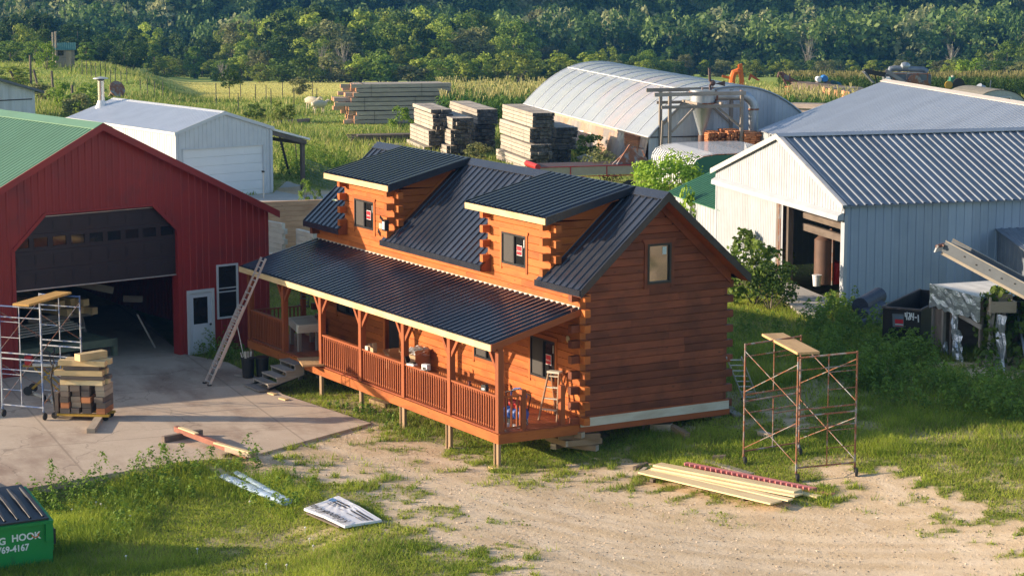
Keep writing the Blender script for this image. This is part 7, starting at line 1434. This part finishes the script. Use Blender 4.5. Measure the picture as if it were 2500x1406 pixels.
def plant(i, px, d, topy, label, group, wscale=1., lat=None):
    p = (CAM[:2] + VD * d + VR * ((px - 1250) / F_PX * d)); z = float(hgt(p[0], p[1])); ztop = CAM[2] - (topy - (703 + F_PX * math.tan(PITCH))) / F_PX * d
    h = max(3.0, ztop - z); src = protos[i] if i >= 0 else dead; H0 = 10.3 if i >= 0 else 9.2; s = h / H0
    o = src if i not in used_p else copy_tree(src); used_p.add(i); o.location = (p[0], p[1], z - .2); k = random.uniform(.85, 1.15) * wscale
    o.scale = (max(s, .45) * k, max(s, .45) * k, s); o.rotation_euler.z = random.random() * 6.28; tag(o, label, 'tree', group); return o
prof_x = [-60, 0, 60, 110, 160, 250, 350, 440, 470, 520, 580, 640, 700, 760, 810, 870, 930, 1000, 1070, 1130, 1200, 1260, 1300, 1340, 1400, 1460, 1520, 1600, 1660, 1720, 1760, 1850, 1900, 1960, 2000, 2050, 2130, 2200, 2290, 2360, 2430, 2500, 2560]
prof_y = [20, 35, 25, 16, 50, 60, 55, 92, 75, 100, 55, 40, 8, 2, 12, 26, 25, 17, 30, 32, 36, 60, 95, 118, 108, 122, 120, 125, 132, 150, 150, 168, 172, 165, 155, 150, 158, 172, 150, 125, 112, 95, 90]
rs = random.Random(21); posw = ['left', 'mid-left', 'middle', 'mid-right', 'right']
def where(px): return 'left of the board hut' if px < 130 else 'behind the board hut' if px < 330 else 'over the young pasture tree' if px < 640 else 'above the big beam stack' if px < 1080 else 'above the corn' if px < 1330 else 'behind the hoop house' if px < 1780 else 'beyond the threshing machine' if px < 2290 else 'at the right edge'
cnt = 0
for row, (d0, d1, dy, step) in enumerate(((372, 392, 0, 38), (344, 362, 36, 42), (320, 335, 80, 46))):
    px = -40 + row * 13
    while px < 2560:
        ty = float(np.interp(px, prof_x, prof_y)) + dy + rs.uniform(-10, 16); dd = rs.uniform(d0, d1)
        if row == 2 and (ty > 168 or px < 420 and rs.random() < .3): px += step; continue
        if row > 0 and px > 1480 and ty > 178: px += step; continue
        if px < 330: dd -= 40
        cand = [0, 5, 1, 0, 3, 2] if px < 330 else ([1, 2, 2, 3, 1, 4, 6, 0] if row == 0 else [2, 4, 1, 2, 0, 6, 3])
        if px > 1700: cand = [7, 1, 4, 2, 6, 3]
        i = rs.choice(cand); plant(i, px, dd, ty, '%s tree %s, %s row of the tree line' % (SPEC[i][2], where(px), ['rear', 'middle', 'front'][row]), 'trees along the edge of the field', [1.12, 1.2, 1.3][row]); cnt += 1
        px += step * rs.uniform(.7, 1.3)
for px, d, ty in ((838, 316, 90), (788, 317, 95), (822, 314, 130), (545, 312, 140), (1280, 312, 150), (1100, 312, 160), (1972, 430, 80), (2320, 430, 95)): plant(-1, px, d, ty, 'bare pale-limbed tree standing out %s' % where(px), 'bare trees at the wood edge')
# low shrubs along the front of the tree line
shr = {}
def shrub(px, d, W, H, leaf, label, seed=1, name='shrub', n=26, nl=46, ls=.09, group=None, z=None, cat='shrub'):
    key = (leaf, seed % 3, n)
    if key not in shr:
        t = thing(name, (0, 0, 0)); V, Fq, rn, Cc = crown(200 + seed, 2.0, 2.0, 0.05, n, nl, ls); npmesh('foliage', V, Fq, rn, LEAFM[leaf], parent=t); m_ = MB()
        for c in Cc[::4]: m_.tube([(0, 0, -.1), (c[0] * .6, c[1] * .6, c[2] * .6), tuple(c)], [.03, .02, .008], 4)
        m_.build('stem', BARK, t); shr[key] = t; o = t
    else: o = copy_tree(shr[key])
    p = CAM[:2] + VD * d + VR * ((px - 1250) / F_PX * d); o.location = (p[0], p[1], float(hgt(p[0], p[1])) if z is None else z); o.scale = (W / 2, W / 2, H / 2); o.rotation_euler.z = seed * 1.7; tag(o, label, cat, group); return o
def dpx(px, py): P = gat(px, py); return float((P[:2] - CAM[:2]) @ VD)
for k, px in enumerate(range(640, 1500, 36)): shrub(px + rs.uniform(-8, 8), 303 + rs.uniform(-4, 6), rs.uniform(3.2, 5.2), rs.uniform(2, 3.6), rs.choice(['light', 'mid', 'olive', 'light']), 'low bush at the foot of the tree line %s' % where(px), seed=k, group='bushes at the foot of the tree line', n=26, ls=.1)
for px, py, W, H, lf, lb in ((560, 246, 1.9, 1.5, 'dark', ''), (1622, 470, 0, 0, '', '')):
    pass
# young tree in the pasture
t = tree('young_tree', 301, 1.9, 1.55, .95, 22, 44, .085, 'dark', tr=.035); t.location = gat(560, 240); tag(t, 'young round-headed tree alone in the fenced pasture', 'tree')
for px, py, W, H, lf, lb in ((732, 232, 2.2, 1.6, 'olive', 'sparse round bush in the pasture left of the big beam stack'), (850, 196, 1.6, 1.0, 'olive', 'thin bush just above the big beam stack'), (118, 170, 2.0, 2.3, 'lush', 'bright green bush beside the board hut poles'), (150, 268, 1.6, 1.9, 'lush', 'bright green upright weed bush beyond the white board shed'), (230, 282, 3.4, 1.9, 'mid', 'broad green bush in the hollow left of the white garage'), (190, 290, 2.0, 1.5, 'olive', 'dry brownish bush by the end post of the old fence'), (30, 210, 4.5, 1.5, 'light', 'spreading bush on the bank at the left edge'), (100, 250, 2.0, 1.2, 'olive', 'straw-coloured bush between the old wooden posts'), (265, 300, 3.4, 1.1, 'dark', 'dark shaded bush against the corner of the white garage'), (2370, 205, 4.6, 3.0, 'lush', 'leafy bright vine bush behind the arched hut'), (2440, 200, 4, 2.6, 'dark', 'dark bush at the right behind the arched hut'), (620, 300, 1.5, 1.1, 'mid', 'weed clump behind the white garage ridge'), (690, 298, 1.6, 1.2, 'light', 'pale weed clump beside the long grey beam'), (975, 318, 1.5, 1.4, 'lush', 'bright weed clump at the right end of the big beam stack'), (1160, 395, 1.6, .9, 'olive', 'dry weeds between the timber stacks'), (1440, 385, 1.6, 1.2, 'mid', 'weeds at the foot of the plastic side curtain')): shrub(px, dpx(px, py), W, H, lf, lb, seed=px, ls=.085)
# bushes around the cabin
t = tree('maple_sapling', 311, 3.3, 2.5, .35, 46, 120, .08, 'lush', tr=.06); P = at(1632, 560, .95); t.location = P; tag(t, 'bright green maple sapling behind the cabin ridge', 'tree')
t = shrub(1478, dpx(1478, 470), 2.2, 1.9, 'olive', 'grey-green bush left of the maple sapling', seed=5, ls=.06, n=27)
P = at(1690, 600, .95); shrub(1690, float((P[:2] - CAM[:2]) @ VD), 1.6, 2.9, 'lush', 'tall bright shoots hanging down beside the shed wall behind the cabin', seed=8)
for px, py, W, H, lf, lb in ((1850, 742, 2.2, 1.9, 'mid', 'large leafy bush at the shed wall behind the cabin'), (1880, 690, 1.9, 2.3, 'lush', 'sunlit top of weeds against the white shed wall'), (1822, 730, 1.6, 2.3, 'mid', 'weed bush under the rear eave of the cabin'), (1890, 758, 1.7, 1.5, 'dark', 'dark low bush at the sliding door corner'), (2478, 700, .9, 1.6, 'light', 'thin sunlit sapling at the right edge by the conveyor'), (2480, 890, 1.9, 2.2, 'mid', 'bushy sapling under the conveyor at the right edge')): shrub(px, dpx(px, py), W, H, lf, lb, seed=px, ls=.07)
for px, py, z, s_, lb in ((742, 492, .99, .8, 'seeding weed growing on the pale concrete pad'), (772, 494, .99, .5, 'small weed on the pale concrete pad near the seeding weed')): shrub(px, float((at(px, py, z)[:2] - CAM[:2]) @ VD), s_ * .8, s_ * 1.2, 'lush', lb, seed=3, ls=.1, z=z)
# ---- blades of grass
def blades(name, x, y, h, wdt, mat, seed, lean=.5, kind='stuff', z=None, ts=1.3, tk=.5):
    g = np.random.default_rng(seed); n = len(x); z = hgt(x, y) if z is None else z; a = g.random(n) * 2 * np.pi; u = np.stack([np.cos(a), np.sin(a), np.zeros(n)], 1); b = np.stack([x, y, z - .01], 1); l = g.normal(size=(n, 2)) * lean
    tip = b + np.stack([l[:, 0] * h, l[:, 1] * h, h], 1); wd = (wdt * g.uniform(.6, 1.3, n))[:, None] if np.ndim(wdt) else wdt * g.uniform(.6, 1.3, n)[:, None]
    V = np.stack([b - u * wd, b + u * wd, tip], 1).reshape(-1, 3); return npmesh(name, V, np.arange(3 * n).reshape(n, 3), np.clip((1 - tk) * g.random(n) + tk * smooth((vnoise(x, y, ts, 12) * .6 + vnoise(x, y, ts * .35, 26) * .4 - .2) / .6), 0, 1), mat, kind=kind, k=3)
GRASSM = LEAF('grass_blade', (.10, .19, .014), (.46, .52, .065), transl=.45); WEEDM = LEAF('weed_leaf', (.09, .19, .022), (.26, .38, .05), transl=.4); DRYM = LEAF('dry_grass', (.36, .34, .10), (.58, .52, .20), transl=.4); TALLM = LEAF('meadow_grass', (.13, .22, .035), (.36, .42, .09), transl=.45)
def scatter(d0, d1, dens, seed, margin=1.06):
    g = np.random.default_rng(seed); hw = lambda d: d * 1250 / F_PX * margin + .5; A = (d1 - d0) * (hw(d0) + hw(d1)); n = int(A * dens); d = d0 + (d1 - d0) * g.random(n); l = (g.random(n) * 2 - 1) * hw(d1); k = np.abs(l) < hw(d); d, l = d[k], l[k]
    return CAM[0] + d * VD[0] + l * VR[0], CAM[1] + d * VD[1] + l * VR[1], g
FOOT = [[(0, 0), (-LX, 0), (-LX, WY), (0, WY)]]
BARNP = [tuple(inb(x, y, 0)[:2]) for x, y in ((-9, 0), (3.6, 0), (3.6, 27), (-9, 27))]; MSP = [tuple(inm(x, y, 0)[:2]) for x, y in ((-12.2, 0), (0, 0), (0, 26), (-12.2, 26))]
def free(x, y, m_=0): return (polyd(x, y, BARNP) < m_) & (polyd(x, y, MSP) < m_)
LUSH = pxpoly([(60, 1290), (100, 1225), (250, 1175), (420, 1120), (500, 1095), (600, 1120), (700, 1150), (780, 1210), (700, 1250), (560, 1180), (420, 1200), (330, 1290), (150, 1330)]); X_, Y_, Hh = [], [], []
for (d0, d1, dens, hh) in ((36, 48, 1500, .085), (48, 58, 1000, .08), (58, 68, 520, .09), (68, 84, 300, .11)):
    x, y, g = scatter(d0, d1, dens, int(d0)); gm = grassmask(x, y); k = (g.random(len(x)) < gm ** 1.3) & free(x, y); x, y = x[k], y[k]
    X_.append(x); Y_.append(y); l = smooth(polyd(x, y, LUSH) / .8 + .3); tall = smooth((vnoise(x, y, 2.6, 15) - .5) / .2); Hh.append(hh * (.5 + .9 * g.random(len(x))) * (1 + .9 * tall + 1.7 * l) * (1 + 1.2 * smooth((y - 3) / 6) * (x > -8)))
X_, Y_, Hh = map(np.concatenate, (X_, Y_, Hh)); sel = np.random.default_rng(5).random(len(X_)); dry = (sel < .16 + .25 * smooth((vnoise(X_, Y_, 1.9, 17) - .5) / .2)) & (polyd(X_, Y_, LUSH) < .2)
blades('grass', X_[~dry], Y_[~dry], Hh[~dry], .011, GRASSM, 1); blades('dry_grass', X_[dry], Y_[dry], Hh[dry] * .8, .010, DRYM, 2)
# clover-like ground leaves, denser in the far shade and the front strip
def lowleaves(name, x, y, size, mat, hmax, seed):
    g = np.random.default_rng(seed); P = np.stack([x, y, hgt(x, y) + hmax * g.random(len(x)) ** 1.5], 1); N = np.stack([g.normal(size=len(x)) * .6, g.normal(size=len(x)) * .6, np.ones(len(x))], 1); N /= np.linalg.norm(N, axis=1)[:, None]; V, Fq = quads(P, N, size * g.uniform(.5, 1.4, len(x)), g, .8); return npmesh(name, V, Fq, np.clip(.5 * g.random(len(x)) + .5 * vnoise(x, y, .9, 18), 0, 1), mat, kind='stuff')
xs, ys = [], []
for d0, d1, dn in ((40, 55, 150), (55, 70, 130), (70, 88, 90)):
    x, y, g = scatter(d0, d1, dn, int(d0) + 7); k = (g.random(len(x)) < grassmask(x, y)) & free(x, y); xs.append(x[k]); ys.append(y[k])
x, y = np.concatenate(xs), np.concatenate(ys); lowleaves('clover', x, y, .03, GRASSM, .07, 9)
# weeds: leafy stems in patches
WP = [(LUSH, .45, 5.5), (pxpoly([(1950, 800), (2060, 740), (2130, 790), (2300, 860), (2300, 940), (2480, 940), (2560, 860), (2560, 1040), (2350, 1030), (2150, 990), (2000, 920)], .9), .62, 9), (pxpoly([(455, 868), (470, 850), (530, 838), (600, 850), (600, 880), (520, 890)], .1), .55, 12), (pxpoly([(1800, 760), (1990, 800), (2150, 960), (1990, 940), (1860, 860), (1790, 830)], .9), .2, 5), (pxpoly([(760, 990), (860, 1000), (1000, 1040), (960, 1060), (880, 1020)]), .16, 14), (pxpoly([(40, 1206), (446, 1135), (446, 1150), (60, 1240)]), .5, 9), (pxpoly([(680, 440), (760, 450), (840, 470), (860, 400), (740, 380), (670, 400)], .95), .7, 4)]
V_, F_, R_w = [], [], []; off = 0; g = np.random.default_rng(33)
for poly, hh, dens in WP:
    pa = np.array([p[:2] for p in poly]); mn, mx_ = pa.min(0), pa.max(0); n = int(np.prod(mx_ - mn) * dens); P = mn + (mx_ - mn) * g.random((n, 2)); k = (polyd(P[:, 0], P[:, 1], poly) > 0) & free(P[:, 0], P[:, 1]) & (polyd(P[:, 0], P[:, 1], SLAB) < 0); P = P[k]
    for p in P:
        h = hh * g.uniform(.5, 1.5) * (.6 + .8 * float(vnoise(p[0], p[1], 1.1, 20))); nl = int(16 + h * 45); f = g.random(nl) ** .7; a = g.random(nl) * 6.28; r = h * .38 * (1.15 - f) + .03; ln = g.normal(size=2) * .12 * h
        C = np.stack([p[0] + np.cos(a) * r * g.random(nl) ** .5 + ln[0] * f, p[1] + np.sin(a) * r * g.random(nl) ** .5 + ln[1] * f, float(hgt(p[0], p[1])) + f * h], 1); N = np.stack([np.cos(a) * .5, np.sin(a) * .5, np.full(nl, .8)], 1) + g.normal(size=(nl, 3)) * .35; N /= np.linalg.norm(N, axis=1)[:, None]
        v, q = quads(C, N, .035 + .02 * g.random(nl) + .012 * (hh > .6), g, .5); V_.append(v); F_.append(q + off); off += len(v); R_w.append(np.clip(g.random() * .5 + .3 * g.random(nl) + .25 * f, 0, 1))
npmesh('weeds', np.concatenate(V_), np.concatenate(F_), np.concatenate(R_w), WEEDM, kind='stuff')
# small white flower heads in the lawn
g = np.random.default_rng(41); fx = [gat(*p) for p in ((235, 1245), (247, 1248), (258, 1252), (176, 1262), (308, 1377), (482, 1355), (318, 1275), (745, 1305), (756, 1330), (650, 1395), (700, 1398), (765, 1352), (610, 1238), (220, 1285))]; m_ = MB()
for p in fx:
    c = vec(p, .12 + .08 * g.random()); m_.lathe([(.008, -.02), (.028, .0), (.02, .02)], c, (.2, -.3, 1), 8); m_.tube([vec(p), c], .006, 4)
m_.build('white_flowers', M('petal_white', (.7, .68, .6), rnd=0), None, kind='stuff')
# gravel crumbs and chips on the dirt
x, y, g = scatter(42, 66, 55, 55); gm = grassmask(x, y); k = (g.random(len(x)) > gm) & (polyd(x, y, SLAB) < 0) & (np.maximum(polyd(x, y, DIRT1), polyd(x, y, DIRT2)) > -.5); x, y = x[k], y[k]; P = np.stack([x, y, hgt(x, y) + .006], 1); N = g.normal(size=P.shape) * .5 + np.array([0, 0, 1]); N /= np.linalg.norm(N, axis=1)[:, None]; V, Fq = quads(P, N, .013 * g.uniform(.5, 2.2, len(x)), g, .9); npmesh('gravel', V, Fq, g.random(len(x)), M('gravel_stone', (.58, .48, .37), (.36, .27, .19), 20, rough=.9, rnd=.9), kind='stuff')
# pasture: tall meadow grass
xs, ys, hs = [], [], []
for d0, d1, dn in ((84, 110, 26), (110, 140, 30), (140, 175, 24), (175, 215, 12), (215, 300, 5)):
    x, y, g = scatter(d0, d1, dn, int(d0) + 3); P_ = 1250 + ((x - CAM[0]) * VR[0] + (y - CAM[1]) * VR[1]) / ((x - CAM[0]) * VD[0] + (y - CAM[1]) * VD[1]) * F_PX; hm = haymask(x, y); k = free(x, y) & (polyd(x, y, PAD2) < 0); wild = smooth((vnoise(x, y, 6, 25) - .42) / .15); hh = (.14 + .36 * wild * (1 - hm)) * g.uniform(.5, 1.3, len(x)); hh = np.where(hm > .5, .12, hh); hh = np.where((x > -64) & (x < -20), hh * .45, hh); xs.append(x[k]); ys.append(y[k]); hs.append(hh[k])
x, y, h = map(np.concatenate, (xs, ys, hs)); sel = np.random.default_rng(8).random(len(x)); hm = haymask(x, y) > .5; blades('meadow_grass', x[(sel > .22) & ~hm], y[(sel > .22) & ~hm], h[(sel > .22) & ~hm], .05, TALLM, 3, .35, ts=7, tk=.75); k = (sel <= .22) | hm; blades('dry_meadow_grass', x[k], y[k], h[k], .045, DRYM, 4, .4)
# corn: rows of arching leaves with straw tassels
def corn(name, poly, z_, dens, hgt_, seed):
    g = np.random.default_rng(seed); pa = np.array(poly); mn, mx_ = pa.min(0), pa.max(0); n = int(np.prod(mx_ - mn) * dens); P = mn + (mx_ - mn) * g.random((n, 2)); P[:, 0] = np.round(P[:, 0] / .75) * .75 + g.normal(size=n) * .06; P = P[polyd(P[:, 0], P[:, 1], poly) > 0]; n = len(P); Z = hgt(P[:, 0], P[:, 1]); H_ = hgt_ * g.uniform(.85, 1.1, n); V = []; rr = []; mi = []
    for j in range(9):
        a = g.random(n) * 6.28; u = np.stack([np.cos(a), np.sin(a), 0 * a], 1); s_ = np.stack([-np.sin(a), np.cos(a), 0 * a], 1); zb = H_ * (.15 + .75 * j / 9); b = np.stack([P[:, 0], P[:, 1], Z + zb], 1); l = .42 * g.uniform(.7, 1.2, n)[:, None]; up = np.array([0, 0, 1.]); w_ = .055
        V.append(np.stack([b - s_ * w_ * .6, b + s_ * w_ * .6, b + u * l * .6 + up * l * .55 + s_ * w_, b + u * l * .6 + up * l * .55 - s_ * w_], 1)); V.append(np.stack([b + u * l * .6 + up * l * .55 - s_ * w_, b + u * l * .6 + up * l * .55 + s_ * w_, b + u * l * 1.25 + up * l * .1 + s_ * .01, b + u * l * 1.25 + up * l * .1 - s_ * .01], 1)); rr += [g.random(n), g.random(n)]; mi += [np.zeros(n), np.zeros(n)]
    for j in range(3):
        a = g.random(n) * 6.28; u = np.stack([np.cos(a), np.sin(a), 0 * a], 1); s_ = np.stack([-np.sin(a), np.cos(a), 0 * a], 1); b = np.stack([P[:, 0], P[:, 1], Z + H_ * .95], 1); t_ = b + u * .12 + np.array([0, 0, .38]); V.append(np.stack([b - s_ * .012, b + s_ * .012, t_ + s_ * .026, t_ - s_ * .026], 1)); rr.append(g.random(n)); mi.append(np.ones(n))
    V = np.concatenate(V).reshape(-1, 3); npmesh(name, V, np.arange(len(V)).reshape(-1, 4), np.concatenate(rr), [LEAF('corn_leaf', (.07, .15, .025), (.15, .24, .05)), LEAF('corn_tassel', (.30, .29, .10), (.42, .38, .16))], kind='stuff', mi=np.concatenate(mi))
corn('corn', farpoly([(1064, 148), (1060, 164), (1500, 162), (1800, 156), (2090, 155), (2090, 146), (1800, 146), (1400, 146)]), 1, 4.5, 2.0, 61)
corn('corn', farpoly([(1900, 186), (1900, 200), (2560, 200), (2560, 186)]), 1, 3.0, 1.9, 62)
# the wooded hill: one mass of tree crowns
def forest():
    g = np.random.default_rng(90); base = [crown(400 + i, 1, 1.05, 0, 17, 20, .062, 'round', .36) for i in range(6)]; V, Fq, rn, mi = [], [], [], []; off = 0; rows = np.arange(440, 640, 4.6)
    for d in rows:
        wd = d * 1250 / F_PX * 1.12; n = int(2 * wd / 6.4)
        for j in range(n):
            l = -wd + 2 * wd * (j + g.random()) / n; dd = d + g.uniform(-2.4, 2.4); x = CAM[0] + dd * VD[0] + l * VR[0]; y = CAM[1] + dd * VD[1] + l * VR[1]; z = float(hgt(x, y)); b = base[int(g.integers(6))]; W = g.uniform(5.5, 10.5); H = g.uniform(6.5, 11.0); v = b[0] * np.array([W, W, H]); a = g.random() * 6.28; c, s = math.cos(a), math.sin(a); v = v @ np.array([[c, s, 0], [-s, c, 0], [0, 0, 1]]) + np.array([x, y, z + .5]); V.append(v); Fq.append(b[1] + off); off += len(v); t = g.random(); rn.append(np.clip(b[2] * .5 + t * .6 - .05, 0, 1)); q = g.random(); mi.append(np.full(len(b[1]), 0 if q < .50 else (1 if q < .85 else 2)))
    npmesh('forest', np.concatenate(V), np.concatenate(Fq), np.concatenate(rn), [LEAF('hill_leaf_dark', (.03, .065, .018), (.09, .16, .035)), LEAF('hill_leaf_mid', (.07, .125, .032), (.19, .26, .065)), LEAF('hill_leaf_pale', (.15, .18, .075), (.34, .35, .16))], kind='stuff', mi=np.concatenate(mi))
forest()
for k, (px, d, ty) in enumerate(((1310, 470, 20), (1980, 452, 70), (2075, 455, 100), (2220, 455, 90), (1700, 455, 60), (2420, 452, 40))): plant(6 if k % 2 else 4, px, d, ty, 'pale tall tree standing out against the dark wooded hill, %s' % where(px), 'pale trees on the wooded hill', .8)
# ---- haze
hz = MB().box(-1100, 300, -300, 1100, -60, 42, r=.5)
hz = MB(); c0 = CAM[:2] + VD * 330; hz.beam(Vector((c0[0] - VD[0] * 360, c0[1] - VD[1] * 360, 5)), Vector((c0[0] + VD[0] * 330, c0[1] + VD[1] * 330, 5)), 700, 150)
hm_ = bpy.data.materials.new('haze_air'); hm_.use_nodes = True; nt = hm_.node_tree; nt.nodes.remove(nt.nodes['Principled BSDF']); pv = nt.nodes.new('ShaderNodeVolumePrincipled'); pv.inputs['Color'].default_value = (.11, .40, 1, 1); pv.inputs['Density'].default_value = HAZE; pv.inputs['Anisotropy'].default_value = .2; nt.links.new(pv.outputs[0], nt.nodes['Material Output'].inputs['Volume'])
if HAZE > 0: hz.build('haze', hm_, None, kind='stuff')
